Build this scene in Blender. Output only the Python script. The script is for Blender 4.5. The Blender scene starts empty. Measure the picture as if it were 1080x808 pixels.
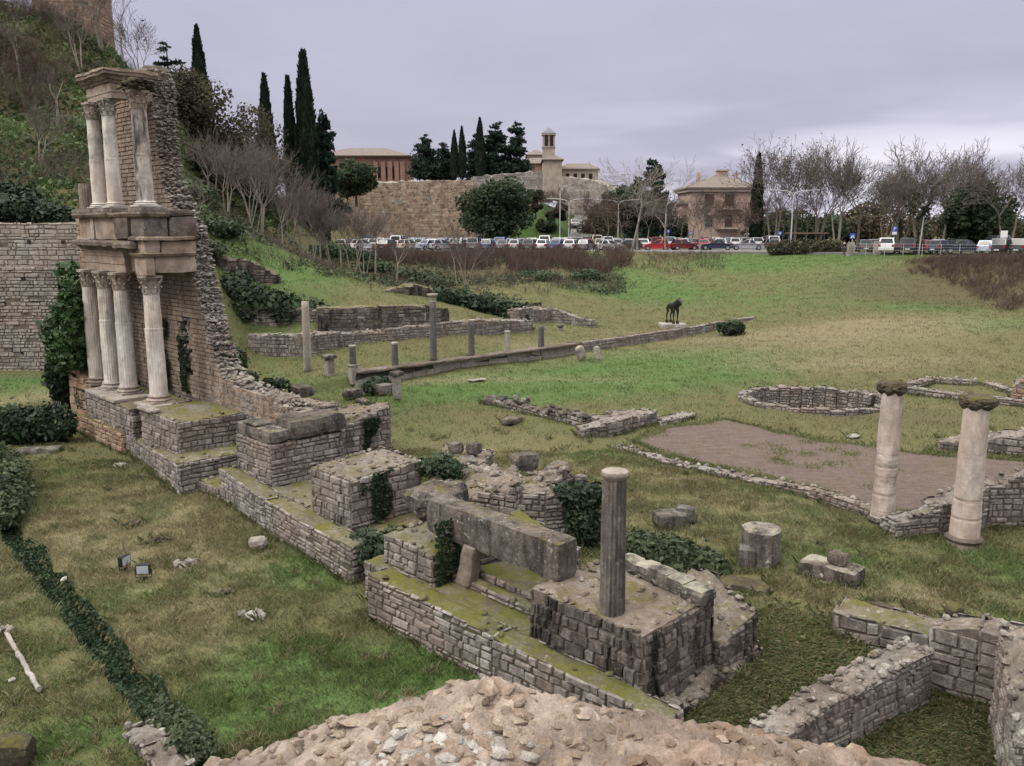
import bpy, bmesh, math, random
import numpy as np
from mathutils import Vector, Matrix, noise

SC = bpy.context.scene
COL = SC.collection
rng = random.Random(11)
NR = np.random.default_rng(11)
R2 = math.sqrt(.5)
# ------------------------------------------------------------------ camera constants
F, CX, CY, EYE, HOR = 900.0, 540.0, 404.0, 9.0, 238.0
PITCH = math.atan((CY - HOR) / F)
CP, SP = math.cos(PITCH), math.sin(PITCH)

def ray(px, py):
    r = (px - CX) / F; u = (CY - py) / F
    return (r, CP + u * SP, -SP + u * CP)
def G(px, py, z):                      # photo point seen at height z -> ground plan
    d = ray(px, py); t = (z - EYE) / d[2]
    return (d[0] * t, d[1] * t)
def D(px, py, Y):                      # photo point seen at distance Y -> x, z
    d = ray(px, py); t = Y / d[1]
    return (d[0] * t, EYE + d[2] * t)
O0 = (-13.9, 32.8)                     # stage building frame: u along the ruin, v towards the stage front
def L(u, v):
    return (O0[0] + R2 * u - R2 * v, O0[1] - R2 * u - R2 * v)
def L3(u, v, z):
    x, y = L(u, v); return Vector((x, y, z))
def fbm(x, y, z=0.0, o=4):
    return noise.fractal(Vector((x, y, z)), 1.0, 2.0, o)

# ------------------------------------------------------------------ materials
def rgb(c): return (c[0], c[1], c[2], 1.0)
class NT:
    def __init__(s, name):
        s.m = bpy.data.materials.new(name); s.m.use_nodes = True
        s.t = s.m.node_tree; s.t.nodes.clear()
        s.out = s.n('ShaderNodeOutputMaterial')
        s.b = s.n('ShaderNodeBsdfPrincipled')
        s.l(s.b.outputs[0], s.out.inputs[0])
    def n(s, ty, **k):
        nd = s.t.nodes.new(ty)
        for a, v in k.items(): setattr(nd, a, v)
        return nd
    def l(s, a, b): s.t.links.new(a, b)
    def set(s, inp, v):
        if hasattr(v, 'is_linked') or isinstance(v, bpy.types.NodeSocket): s.l(v, inp)
        else: inp.default_value = v
    def coord(s, scale=1.0, obj=False):
        g = s.n('ShaderNodeTexCoord') if obj else s.n('ShaderNodeNewGeometry')
        v = g.outputs['Object'] if obj else g.outputs['Position']
        if scale == 1.0: return v
        m = s.n('ShaderNodeVectorMath', operation='MULTIPLY')
        s.l(v, m.inputs[0]); m.inputs[1].default_value = (scale,) * 3 if not isinstance(scale, tuple) else scale
        return m.outputs[0]
    def noise(s, vec, sc, det=4, rough=.6, dist=0.0):
        nd = s.n('ShaderNodeTexNoise'); s.l(vec, nd.inputs['Vector'])
        nd.inputs['Scale'].default_value = sc; nd.inputs['Detail'].default_value = det
        nd.inputs['Roughness'].default_value = rough; nd.inputs['Distortion'].default_value = dist
        return nd.outputs['Fac']
    def ramp(s, fac, stops):
        nd = s.n('ShaderNodeValToRGB'); s.l(fac, nd.inputs[0])
        e = nd.color_ramp.elements
        while len(e) < len(stops): e.new(.5)
        for el, (p, c) in zip(e, stops):
            el.position = p
            el.color = (c, c, c, 1) if not isinstance(c, tuple) else rgb(c)
        return nd.outputs[0]
    def mix(s, fac, a, b, mode='MIX'):
        nd = s.n('ShaderNodeMix', data_type='RGBA', blend_type=mode)
        s.set(nd.inputs['Factor'], fac)
        for i, v in ((6, a), (7, b)):
            if isinstance(v, bpy.types.NodeSocket): s.l(v, nd.inputs[i])
            else: nd.inputs[i].default_value = rgb(v)
        return nd.outputs[2]
    def math(s, op, a, b=0.0):
        nd = s.n('ShaderNodeMath', operation=op, use_clamp=False)
        s.set(nd.inputs[0], a); s.set(nd.inputs[1], b)
        return nd.outputs[0]
    def attr(s, name):
        return s.n('ShaderNodeAttribute', attribute_name=name)
    def upmask(s, lo, hi):
        g = s.n('ShaderNodeNewGeometry'); x = s.n('ShaderNodeSeparateXYZ')
        s.l(g.outputs['Normal'], x.inputs[0])
        m = s.n('ShaderNodeMapRange'); s.l(x.outputs[2], m.inputs[0])
        m.inputs[1].default_value = lo; m.inputs[2].default_value = hi
        return m.outputs[0]
    def bump(s, h, strength=.4, dist=.03):
        nd = s.n('ShaderNodeBump'); s.l(h, nd.inputs['Height'])
        nd.inputs['Strength'].default_value = strength; nd.inputs['Distance'].default_value = dist
        s.l(nd.outputs[0], s.b.inputs['Normal'])
    def done(s, col, rough=.9, spec=.25, metal=0.0):
        s.set(s.b.inputs['Base Color'], col if isinstance(col, bpy.types.NodeSocket) else rgb(col))
        s.set(s.b.inputs['Roughness'], rough)
        s.b.inputs['Specular IOR Level'].default_value = spec
        s.b.inputs['Metallic'].default_value = metal
        return s.m

def stone_mat(name, dark, mid, light, stain=.5, lichen=.25, moss=.0, mossc=(.11, .10, .02), white=(.46, .44, .40), fine=9., bump=.5, vert=False):
    t = NT(name)
    P = t.coord(); A = t.attr('tint').outputs['Fac']
    f = t.noise(P, fine, 6, .7)
    f2 = t.noise(P, fine * 4.5, 4, .75)
    a = t.math('ADD', t.math('MULTIPLY', A, .62), t.math('MULTIPLY', t.math('SUBTRACT', f, .5), 1.25))
    a = t.math('ADD', t.math('ADD', a, .19), t.math('MULTIPLY', t.math('SUBTRACT', f2, .5), .55))
    c = t.ramp(a, [(.1, dark), (.5, mid), (.9, light)])
    # warm / cool drift from stone to stone and over the wall
    h = t.noise(P, .55, 3, .5)
    c = t.mix(t.ramp(h, [(.4, 0.), (.65, .45)]), c, (mid[0] * 1.05, mid[1] * .86, mid[2] * .74))
    # dark weathering
    ps = t.coord((1.0, 1.0, .22)) if vert else P
    s = t.ramp(t.noise(ps, 1.1 if not vert else 2.2, 5, .65, .4), [(.44, 0.), (.62, stain)])
    c = t.mix(s, c, (dark[0] * .5, dark[1] * .5, dark[2] * .5))
    sp = t.ramp(t.noise(P, 23., 3, .7), [(.63, 0.), (.70, .8 * lichen)])
    c = t.mix(sp, c, white)
    # pale lichen blotches
    lm = t.ramp(t.noise(P, 5.5, 5, .72), [(.60, 0.), (.68, 1.)])
    l2 = t.ramp(t.noise(P, .8, 2, .5), [(.4, 0.), (.6, 1.)])
    c = t.mix(t.math('MULTIPLY', t.math('MULTIPLY', lm, l2), lichen), c, white)
    if moss > 0:
        up = t.upmask(.35, .8)
        mn = t.ramp(t.math('ADD', t.math('MULTIPLY', t.noise(P, 1.3, 4, .6), .6), t.math('MULTIPLY', t.noise(P, 6.5, 6, .8), .4)), [(.58 - .13 * moss, 0.), (.68 - .1 * moss, .92)])
        mc = t.mix(t.noise(P, 7, 3, .6), (mossc[0] * .5, mossc[1] * .55, mossc[2] * .6), (mossc[0] * 1.35, mossc[1] * 1.25, mossc[2]))
        c = t.mix(t.math('MULTIPLY', up, mn), c, mc)
    t.bump(t.math('ADD', f, t.math('MULTIPLY', f2, .5)), min(1., bump * 1.7), .05)
    return t.done(c, .93, .15)

def leaf_mat(name, stops, rough=.55, spec=.3, trans=0.0):
    t = NT(name)
    A = t.attr('tint').outputs['Fac']
    c = t.ramp(A, stops)
    c = t.mix(t.ramp(t.noise(t.coord(), .45, 3, .6), [(.3, .0), (.75, .5)]), c, tuple(x * .5 for x in stops[0][1]))
    t.done(c, rough, spec)
    tr = t.n('ShaderNodeBsdfTranslucent'); t.l(c, tr.inputs[0]); mx = t.n('ShaderNodeMixShader'); mx.inputs[0].default_value = .28
    t.l(t.b.outputs[0], mx.inputs[1]); t.l(tr.outputs[0], mx.inputs[2]); t.l(mx.outputs[0], t.out.inputs[0])
    return t.m

def plain_mat(name, col, rough=.7, spec=.3, metal=0., vary=.25, sc=6., obj=True):
    t = NT(name)
    c = t.mix(t.ramp(t.noise(t.coord(1.0, obj), sc, 4, .65), [(.3, 0.), (.75, 1.)]), tuple(x * (1 - vary) for x in col), tuple(min(1, x * (1 + vary)) for x in col))
    return t.done(c, rough, spec, metal)

M = {}
M['ruin'] = stone_mat('ruin_masonry', (.08, .072, .067), (.215, .193, .178), (.42, .395, .37), .55, .5, 0, vert=True)
M['ruin_top'] = stone_mat('ruin_rubble_top', (.09, .078, .066), (.19, .165, .14), (.36, .335, .3), .45, .7, .55, (.115, .105, .035))
M['moss'] = stone_mat('thick_moss', (.07, .065, .045), (.14, .13, .09), (.28, .26, .21), .45, .6, 1.12, (.115, .118, .028))
M['hill_ivy'] = leaf_mat('bramble_leaves', [(.0, (.03, .05, .02)), (.5, (.075, .12, .04)), (1., (.16, .22, .085))], .6)
M['moss_top'] = stone_mat('mossy_top', (.075, .07, .05), (.16, .145, .11), (.34, .32, .28), .4, .8, .95, (.115, .115, .028))
M['dark_ruin'] = stone_mat('dark_masonry', (.03, .027, .026), (.125, .108, .1), (.31, .285, .265), 1., .45, 0, vert=True)
M['block'] = stone_mat('grey_block', (.045, .041, .037), (.135, .122, .11), (.31, .295, .275), .8, .95, .4, (.13, .115, .02), vert=True)
M['lichen_block'] = stone_mat('lichen_whitened_block', (.045, .041, .037), (.135, .122, .11), (.31, .295, .275), .8, .95, 1.0, (.34, .33, .30), vert=True)
M['cornice_stone'] = stone_mat('weathered_cornice', (.09, .07, .058), (.215, .172, .142), (.37, .32, .275), .7, .35, .8, (.15, .125, .04), fine=6)
M['pale_block'] = stone_mat('pale_block', (.13, .12, .11), (.29, .27, .245), (.47, .45, .42), .4, .8, .12)
M['rubble'] = stone_mat('grey_rubble', (.08, .072, .065), (.215, .195, .175), (.42, .4, .37), .5, .8, .12)
M['brick'] = stone_mat('brown_facing', (.135, .105, .084), (.25, .2, .163), (.37, .31, .26), .4, .1, 0, vert=True, fine=5)
M['brown'] = stone_mat('brown_masonry', (.14, .10, .075), (.285, .205, .15), (.41, .31, .23), .4, .1, 0, fine=3)
M['marble'] = stone_mat('weathered_marble', (.22, .205, .195), (.53, .50, .465), (.70, .675, .645), .4, .3, 0, vert=True, fine=4, bump=.25)
M['marble_dark'] = stone_mat('stained_marble', (.1, .09, .09), (.36, .33, .31), (.6, .57, .54), 1.0, .3, 0, vert=True, fine=4, bump=.25)
M['carved'] = stone_mat('carved_marble', (.15, .13, .11), (.34, .3, .265), (.56, .52, .47), .6, .4, .1, fine=11)
M['entab'] = stone_mat('entablature_stone', (.16, .125, .1), (.31, .255, .21), (.45, .39, .34), .45, .2, .5, (.15, .12, .03), fine=4)
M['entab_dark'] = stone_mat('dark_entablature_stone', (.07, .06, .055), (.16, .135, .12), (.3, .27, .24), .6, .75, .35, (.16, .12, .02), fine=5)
M['flute'] = stone_mat('dark_fluted_stone', (.065, .06, .058), (.17, .158, .148), (.33, .31, .29), .7, .55, .0, vert=True, fine=7)
M['grey_shaft'] = stone_mat('dark_grey_shaft', (.05, .05, .054), (.105, .103, .108), (.24, .235, .23), .4, .45, 0, vert=True)
M['light_shaft'] = stone_mat('pale_grey_shaft', (.15, .14, .12), (.31, .29, .255), (.46, .44, .4), .5, .4, 0, vert=True)
M['pink_shaft'] = stone_mat('pinkish_shaft', (.2, .165, .145), (.40, .345, .31), (.55, .5, .46), .35, .3, 0, vert=True, fine=3, bump=.3)
M['moss_cap'] = stone_mat('mossy_capital', (.035, .03, .022), (.08, .07, .05), (.18, .165, .13), .5, .3, .7, (.11, .105, .025))
M['city'] = stone_mat('city_wall_stone', (.15, .135, .125), (.30, .275, .25), (.42, .395, .37), .35, .35, .2, vert=True, fine=5)
M['far_wall'] = stone_mat('far_wall_stone', (.22, .16, .11), (.32, .25, .195), (.46, .385, .31), .75, .4, .1, fine=3.2, bump=.12)
M['far_grey'] = stone_mat('far_grey_stone', (.16, .15, .14), (.29, .27, .25), (.45, .43, .4), .5, .3, .2, fine=3.2, bump=.12)
M['rampart'] = stone_mat('tawny_mortar', (.12, .096, .08), (.30, .24, .198), (.47, .40, .345), .65, .35, 0, fine=7, bump=1.)
M['pebble'] = stone_mat('tawny_pebbles', (.12, .092, .072), (.29, .222, .17), (.52, .44, .36), .5, .5, 0, fine=9, bump=.8)
M['white_pebble'] = stone_mat('white_pebbles', (.2, .19, .175), (.43, .41, .375), (.6, .58, .54), .5, .4, 0, fine=11, bump=.7)
M['opening'] = plain_mat('dark_opening', (.02, .018, .018), .8, .2)
M['ivy'] = leaf_mat('ivy_leaves', [(.0, (.014, .027, .014)), (.55, (.038, .07, .03)), (1., (.11, .16, .07))])
M['ivy_bright'] = leaf_mat('bright_ivy_leaves', [(.0, (.014, .035, .012)), (.55, (.036, .085, .024)), (1., (.09, .16, .045))])
M['ivy_dull'] = leaf_mat('dull_ivy_leaves', [(.0, (.028, .042, .02)), (.5, (.068, .094, .046)), (1., (.16, .185, .10))], .6)
M['cypress'] = leaf_mat('cypress_foliage', [(.0, (.014, .022, .016)), (.6, (.034, .05, .032)), (1., (.07, .09, .055))], .8, .1)
M['conifer'] = leaf_mat('conifer_foliage', [(.0, (.016, .03, .024)), (.6, (.038, .062, .045)), (1., (.075, .105, .075))], .8, .1)
M['oak'] = leaf_mat('evergreen_foliage', [(.0, (.02, .036, .018)), (.6, (.05, .078, .038)), (1., (.105, .14, .07))], .7, .2)
M['shrub'] = leaf_mat('greygreen_shrub', [(.0, (.045, .042, .03)), (.5, (.085, .08, .052)), (1., (.15, .145, .09))], .8, .1)
M['dead_leaf'] = leaf_mat('withered_leaves', [(.0, (.06, .045, .03)), (.5, (.12, .09, .06)), (1., (.2, .17, .12))], .8, .1)
M['twig'] = leaf_mat('brown_twigs', [(.0, (.085, .068, .054)), (.5, (.16, .125, .105)), (1., (.27, .23, .195))], .9, .1)
M['red_twig'] = leaf_mat('reddish_twigs', [(.0, (.075, .052, .044)), (.5, (.14, .10, .085)), (1., (.22, .17, .145))], .9, .1)
M['bark'] = plain_mat('bark', (.17, .145, .12), .95, .1, 0, .4, 3)
M['grey_bark'] = plain_mat('pale_bark', (.23, .205, .18), .95, .1, 0, .35, 3)
M['dark_bark'] = plain_mat('dark_bark', (.06, .05, .042), .95, .1, 0, .3, 3)
M['twigbark'] = plain_mat('twig_bark', (.125, .108, .098), .95, .1, 0, .3, 3)

# ------------------------------------------------------------------ mesh builder
class MB:
    def __init__(s): s.v = []; s.f = []; s.t = []
    def add(s, vs, fs, tint=.5):
        b = len(s.v); s.v.extend([tuple(p) for p in vs])
        s.f.extend([tuple(b + i for i in f) for f in fs])
        s.t.extend([tint] * len(fs) if not isinstance(tint, (list, tuple)) else tint)
    def box(s, c, h, rz=0., tint=.5, taper=0.):
        cs, sn = math.cos(rz), math.sin(rz); vs = []
        for dz in (-1, 1):
            k = 1 - taper if dz > 0 else 1
            for dx, dy in ((-1, -1), (1, -1), (1, 1), (-1, 1)):
                x, y = dx * h[0] * k, dy * h[1] * k
                vs.append((c[0] + x * cs - y * sn, c[1] + x * sn + y * cs, c[2] + dz * h[2]))
        s.add(vs, [(3, 2, 1, 0), (4, 5, 6, 7), (0, 1, 5, 4), (1, 2, 6, 5), (2, 3, 7, 6), (3, 0, 4, 7)], tint)
    def prism(s, poly, z0, z1, tint=.5):
        n = len(poly)
        vs = [(p[0], p[1], z0) for p in poly] + [(p[0], p[1], z1) for p in poly]
        s.add(vs, [tuple(range(n - 1, -1, -1)), tuple(range(n, 2 * n))] + [(i, (i + 1) % n, n + (i + 1) % n, n + i) for i in range(n)], tint)
    def lathe(s, c, prof, seg=24, tint=.5, flute=0, fd=.0, wob=0., lean=(0, 0), cap=True):
        vs = []; m = len(prof)
        for j, (r, z) in enumerate(prof):
            for i in range(seg):
                a = 2 * math.pi * i / seg; rr = r
                if flute: rr = r * (1 - fd * (.5 + .5 * math.cos(a * flute)) ** .6)
                if wob: rr *= 1 + wob * noise.noise(Vector((math.cos(a) * 2 + c[0], math.sin(a) * 2 + c[1], z * 2.2)))
                vs.append((c[0] + rr * math.cos(a) + lean[0] * z, c[1] + rr * math.sin(a) + lean[1] * z, c[2] + z))
        fs = [(j * seg + i, j * seg + (i + 1) % seg, (j + 1) * seg + (i + 1) % seg, (j + 1) * seg + i) for j in range(m - 1) for i in range(seg)]
        if cap:
            fs.append(tuple(range(seg - 1, -1, -1))); fs.append(tuple(range((m - 1) * seg, m * seg)))
        s.add(vs, fs, tint)
    def tube(s, pts, rad, n=6, tint=.5):
        pts = [Vector(p) for p in pts]; vs = []
        for i, p in enumerate(pts):
            d = (pts[min(i + 1, len(pts) - 1)] - pts[max(i - 1, 0)]).normalized()
            a = d.orthogonal().normalized() if i == 0 else (a - d * a.dot(d)).normalized()
            b = d.cross(a); r = rad[i] if isinstance(rad, (list, tuple)) else rad
            for k in range(n):
                t = 2 * math.pi * k / n; vs.append(p + (a * math.cos(t) + b * math.sin(t)) * r)
        fs = [(i * n + k, i * n + (k + 1) % n, (i + 1) * n + (k + 1) % n, (i + 1) * n + k) for i in range(len(pts) - 1) for k in range(n)]
        fs.append(tuple(range(n - 1, -1, -1))); fs.append(tuple(range((len(pts) - 1) * n, len(pts) * n)))
        s.add(vs, fs, tint)
    def rock(s, c, r, tint=None, flat=.7, rz=None):
        rz = rng.uniform(0, 6.28) if rz is None else rz
        vs = []
        if not isinstance(r, (tuple, list)): r = (r * rng.uniform(.8, 1.3), r * rng.uniform(.7, 1.1), r * flat)
        cs, sn = math.cos(rz), math.sin(rz); tx, ty = rng.uniform(-.35, .35), rng.uniform(-.35, .35)
        for p in ICO_V:
            k = rng.uniform(.78, 1.12)
            x, y, z = p[0] * r[0] * k, p[1] * r[1] * k, p[2] * r[2] * k
            z += x * tx + y * ty
            vs.append((c[0] + x * cs - y * sn, c[1] + x * sn + y * cs, c[2] + z))
        s.add(vs, ICO_F, rng.uniform(.2, .9) if tint is None else tint)
    def slab(s, p, axs, h, n=(5, 4, 3), rough=.04, tint=.5, seed=0.):
        """big rough stone: a box with softened, chipped faces. p centre, axs three unit vectors, h half sizes"""
        idx = {}; vs = []
        def vert(i, j, k):
            if (i, j, k) in idx: return idx[(i, j, k)]
            q = [2 * i / n[0] - 1, 2 * j / n[1] - 1, 2 * k / n[2] - 1]
            ext = [abs(x) > .999 for x in q]
            e = sum(ext)
            w = Vector(p) + axs[0] * (q[0] * h[0]) + axs[1] * (q[1] * h[1]) + axs[2] * (q[2] * h[2])
            nv = noise.noise_vector(w * 1.7 + Vector((seed, 0, 0))) + noise.noise_vector(w * 5.) * .5
            pull = rough * (.9 if e >= 3 else .45 if e == 2 else 0)
            dirc = axs[0] * q[0] * ext[0] + axs[1] * q[1] * ext[1] + axs[2] * q[2] * ext[2]
            w = w - dirc * pull + nv * rough * .8
            idx[(i, j, k)] = len(vs); vs.append(w); return idx[(i, j, k)]
        fs = []
        a, b, c = n
        for i in range(a):
            for j in range(b):
                fs.append((vert(i, j, 0), vert(i, j + 1, 0), vert(i + 1, j + 1, 0), vert(i + 1, j, 0)))
                fs.append((vert(i, j, c), vert(i + 1, j, c), vert(i + 1, j + 1, c), vert(i, j + 1, c)))
        for i in range(a):
            for k in range(c):
                fs.append((vert(i, 0, k), vert(i + 1, 0, k), vert(i + 1, 0, k + 1), vert(i, 0, k + 1)))
                fs.append((vert(i, b, k), vert(i, b, k + 1), vert(i + 1, b, k + 1), vert(i + 1, b, k)))
        for j in range(b):
            for k in range(c):
                fs.append((vert(0, j, k), vert(0, j, k + 1), vert(0, j + 1, k + 1), vert(0, j + 1, k)))
                fs.append((vert(a, j, k), vert(a, j + 1, k), vert(a, j + 1, k + 1), vert(a, j, k + 1)))
        s.add(vs, fs, tint)
    def mesh(s, name, smooth=False, origin=(0, 0, 0)):
        me = bpy.data.meshes.new(name)
        ox, oy, oz = origin
        me.from_pydata([(x - ox, y - oy, z - oz) for x, y, z in s.v], [], s.f)
        at = me.attributes.new('tint', 'FLOAT', 'FACE'); at.data.foreach_set('value', s.t)
        if smooth: me.polygons.foreach_set('use_smooth', [True] * len(me.polygons))
        return me
_p = (1 + 5 ** .5) / 2; _k = 1 / math.sqrt(1 + _p * _p)
ICO_V = [(x * _k, y * _k, z * _k) for x, y, z in ((-1, _p, 0), (1, _p, 0), (-1, -_p, 0), (1, -_p, 0), (0, -1, _p), (0, 1, _p), (0, -1, -_p), (0, 1, -_p), (_p, 0, -1), (_p, 0, 1), (-_p, 0, -1), (-_p, 0, 1))]
ICO_F = [(0, 11, 5), (0, 5, 1), (0, 1, 7), (0, 7, 10), (0, 10, 11), (1, 5, 9), (5, 11, 4), (11, 10, 2), (10, 7, 6), (7, 1, 8), (3, 9, 4), (3, 4, 2), (3, 2, 6), (3, 6, 8), (3, 8, 9), (4, 9, 5), (2, 4, 11), (6, 2, 10), (8, 6, 7), (9, 8, 1)]

def np_mesh(name, V, Fc, tint, n=4, extra=None):
    """fast mesh of faces that all have n corners"""
    V = np.asarray(V, np.float32).reshape(-1, 3); Fc = np.asarray(Fc, np.int32).reshape(-1, n)
    me = bpy.data.meshes.new(name)
    me.vertices.add(len(V)); me.vertices.foreach_set('co', V.ravel())
    me.loops.add(Fc.size); me.loops.foreach_set('vertex_index', Fc.ravel())
    me.polygons.add(len(Fc)); me.polygons.foreach_set('loop_start', np.arange(0, Fc.size, n, dtype=np.int32))
    me.polygons.foreach_set('loop_total', np.full(len(Fc), n, np.int32))
    me.update(calc_edges=True)
    at = me.attributes.new('tint', 'FLOAT', 'FACE'); at.data.foreach_set('value', np.asarray(tint, np.float32))
    if extra is not None:
        at = me.attributes.new('lush', 'FLOAT', 'FACE'); at.data.foreach_set('value', np.asarray(extra, np.float32))
    return me

# ------------------------------------------------------------------ objects
def tag(o, label, cat, group=None, kind=None):
    if label: o['label'] = label
    if cat: o['category'] = cat
    if group: o['group'] = group
    if kind: o['kind'] = kind
    return o
def thing(name, label, cat, loc=(0, 0, 0), rz=0., group=None):
    o = bpy.data.objects.new(name, None); COL.objects.link(o)
    o.location = loc; o.rotation_euler = (0, 0, rz); o.empty_display_size = .3
    return tag(o, label, cat, group)
def root_loc(p):
    while p.parent is not None: p = p.parent
    return tuple(p.location)
def part(name, mb, mat, parent=None, label=None, smooth=False, local=False):
    """link a mesh; MB coordinates are world ones unless local"""
    if isinstance(mb, MB): me = mb.mesh(name, smooth, (0, 0, 0) if (local or parent is None) else root_loc(parent))
    else: me = mb
    me.materials.append(M[mat] if isinstance(mat, str) else mat)
    o = bpy.data.objects.new(name, me); COL.objects.link(o)
    if parent is not None: o.parent = parent
    if label: o['label'] = label
    return o
def np_part(name, me, mat, parent):
    o = part(name, me, mat, parent)
    if parent is not None:
        l = root_loc(parent); me.transform(Matrix.Translation((-l[0], -l[1], -l[2])))
    return o
def lone(name, mb, mat, label, cat, group=None, smooth=False, kind=None):
    vs = np.array(mb.v); c = (float(vs[:, 0].mean()), float(vs[:, 1].mean()), float(vs[:, 2].min()))
    me = mb.mesh(name, smooth, c); me.materials.append(M[mat] if isinstance(mat, str) else mat)
    o = bpy.data.objects.new(name, me); COL.objects.link(o); o.location = c
    return tag(o, label, cat, group, kind)
def setting(name, me, mat):
    me.materials.append(M[mat] if isinstance(mat, str) else mat)
    o = bpy.data.objects.new(name, me); COL.objects.link(o); o['kind'] = 'structure'; return o
def dup(o, parent=None):
    c = o.copy(); COL.objects.link(c)
    if parent is not None: c.parent = parent
    for ch in list(o.children): dup(ch, c)
    return c
EXCL = []                                   # plan outlines where no grass grows

# ------------------------------------------------------------------ terrain
Q0 = np.array((-8.5, 45.0)); QE = np.array((.748, .664)); QM = np.array((-.664, .748))   # portico line
def sst(x, a, b):
    t = np.clip((x - a) / (b - a), 0, 1); return t * t * (3 - 2 * t)
def step_(x, y):
    al = (x - Q0[0]) * QE[0] + (y - Q0[1]) * QE[1]; m = (x - Q0[0]) * QM[0] + (y - Q0[1]) * QM[1]
    return .6 * sst(m, 1.3, 1.6) * sst(al, -7, 1) * (1 - sst(al, 34, 42))
CT = []
def ct(x, y, z): CT.append((x, y, z - float(step_(x, y))))
def cp(px, py, Y):
    x, z = D(px, py, Y); ct(x, Y, z)
for a in [(-3, 18, 0), (-8, 14, 0), (-12, 20, 0), (-16, 28, 0), (-20, 34, 0), (-6, 24, 0), (-10, 28, .0), (-20, 20, 0), (-25, 30, 0), (-30, 20, 0), (0, 15, 0), (0, 10, 0), (-9, 8, 0), (0, 3, 0), (-20, 8, 0), (10, 5, 0), (2, 13, 0),
          (-22, 39, .1), (-30, 38, .2), (-31, 48.6, .8), (-26, 45, .7), (-38, 48.6, .8), (-38, 42, .5), (-45, 48.6, .8), (-20, 48, .7), (-17, 44, .4), (-20, 42, .4),
          (3, 20, .4), (5, 28, .4), (0, 30, .4), (-4, 36, .4), (10, 20, .4), (12, 30, .4), (20, 30, .5), (20, 45, .5), (0, 45, .4), (-10, 40, .4), (10, 50, .5), (14, 24, .4), (8, 36, .4), (-2, 24.5, .4), (-8, 33, .4), (-12, 44, .5), (-5, 28, .4),
          (30, 55, 1.1), (25, 20, .6), (35, 40, 1.0), (25, 30, .6), (25, 50, .8), (15, 60, .6), (5, 55, .45), (25, 62, 1.1),
          (6, 15.5, .1), (8, 18, .38), (9, 14, -.35), (4, 15, .1), (5, 12.5, -.35), (8, 12.5, -.45), (8.5, 15.5, -.2), (11, 16, .3), (11, 12, .3),
          (-8, 50, 1.0), (4, 60, 1.05), (14, 71, 1.15), (20, 73, 1.3), (-13, 50.5, .95), (-16, 50.8, .9), (0, 57, 1.0),
          (-16.5, 53.6, 2.2), (-12, 53.2, 2.2), (-8, 55.3, 2.2), (-4.5, 56.5, 2.2), (-1, 59.5, 1.9), (2, 62.4, 1.5),
          (-16, 57, 4.0), (-11.5, 57, 3.8), (-7, 58.8, 3.8), (-3.6, 60.5, 3.2),
          (-25, 124, 5.4), (0, 124, 5.5), (22, 118, 5.5), (50, 101, 5.8), (75, 99, 5.9), (0, 150, 5.8), (50, 150, 6), (100, 150, 6), (-25, 150, 6.4), (36, 108, 5.6), (12, 121, 5.5), (-12, 124, 5.5), (-22, 116, 5.2)]:
    ct(*a)
for a in [(640, 322, 77), (640, 300, 90), (640, 276, 105), (640, 264, 114), (760, 322, 76), (760, 292, 92), (760, 266, 113), (880, 340, 65), (880, 300, 83), (880, 268, 104), (820, 310, 80), (960, 347, 60), (960, 322, 72), (960, 305, 80), (960, 273, 93), (1040, 347, 59), (1040, 327, 68), (1040, 275, 87), (1080, 347, 56), (1080, 336, 63), (1080, 322, 71), (1080, 276, 79), (1000, 310, 78), (1000, 277, 85), (1080, 275, 84), (1000, 380, 52), (1000, 275, 90),
          (400, 300, 76), (400, 287, 88), (450, 278, 98), (560, 300, 86), (560, 332, 72), (600, 337, 70), (545, 276, 105), (500, 310, 76), (360, 290, 80), (360, 272, 98), (600, 300, 88), (600, 270, 110),
          (210, 246, 60), (264, 267, 62), (321, 274, 70), (252, 240, 75), (282, 238, 90), (330, 255, 100), (240, 290, 56.5), (300, 300, 57), (225, 275, 58.5), (280, 283, 60),
          (0, 232, 50.4), (60, 232, 50.4), (-150, 232, 50.4), (150, 236, 50.4), (180, 240, 52), (0, 200, 55), (0, 100, 69), (0, 10, 80), (-150, 10, 78), (-150, 120, 62), (60, 60, 77), (100, 40, 84), (180, 115, 92), (250, 168, 101), (300, 228, 108), (350, 260, 114), (280, 262, 84), (200, 185, 80), (100, 155, 65), (150, 105, 82), (110, 215, 53), (200, 215, 62), (140, 190, 64), (230, 205, 84), (265, 222, 96)]:
    cp(*a)
for a in [(-60, 110, 30), (-55, 130, 27), (-40, 130, 16), (-38, 115, 19), (-30, 135, 8), (-60, 160, 20), (-90, 90, 32), (-120, 120, 32), (-90, 60, 30), (-60, 60, 26), (-30, 170, 9), (0, 200, 8), (100, 250, 8), (-100, 250, 20), (250, 150, 6), (150, 90, 6), (100, 60, 5.5), (70, 40, 3), (60, 20, 2), (100, 0, 2), (-80, 20, 6), (-60, 40, 8), (-60, 5, 3), (40, -10, 0), (-20, -10, 0), (400, 400, 8), (-400, 400, 20), (-400, 0, 20), (400, 0, 6), (0, 800, 8), (900, 1500, 5), (-900, 1500, 5)]:
    CT.append(a)
CT = np.array(CT, float)
_d = np.sqrt(((CT[:, None, :2] - CT[None, :, :2]) ** 2).sum(-1) + .09)
_A = np.block([[_d - .08 * np.eye(len(CT)), np.ones((len(CT), 1))], [np.ones((1, len(CT))), np.zeros((1, 1))]])
_w = np.linalg.solve(_A, np.append(CT[:, 2], 0.))
POOL = np.array((15.0, 41.5)); PR = (3.35, 2.75); PROT = math.radians(-12)
TA, TB = np.array(G(0, 545, 0)), np.array(G(208, 800, 0))          # ivy trench along the left lawn
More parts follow.
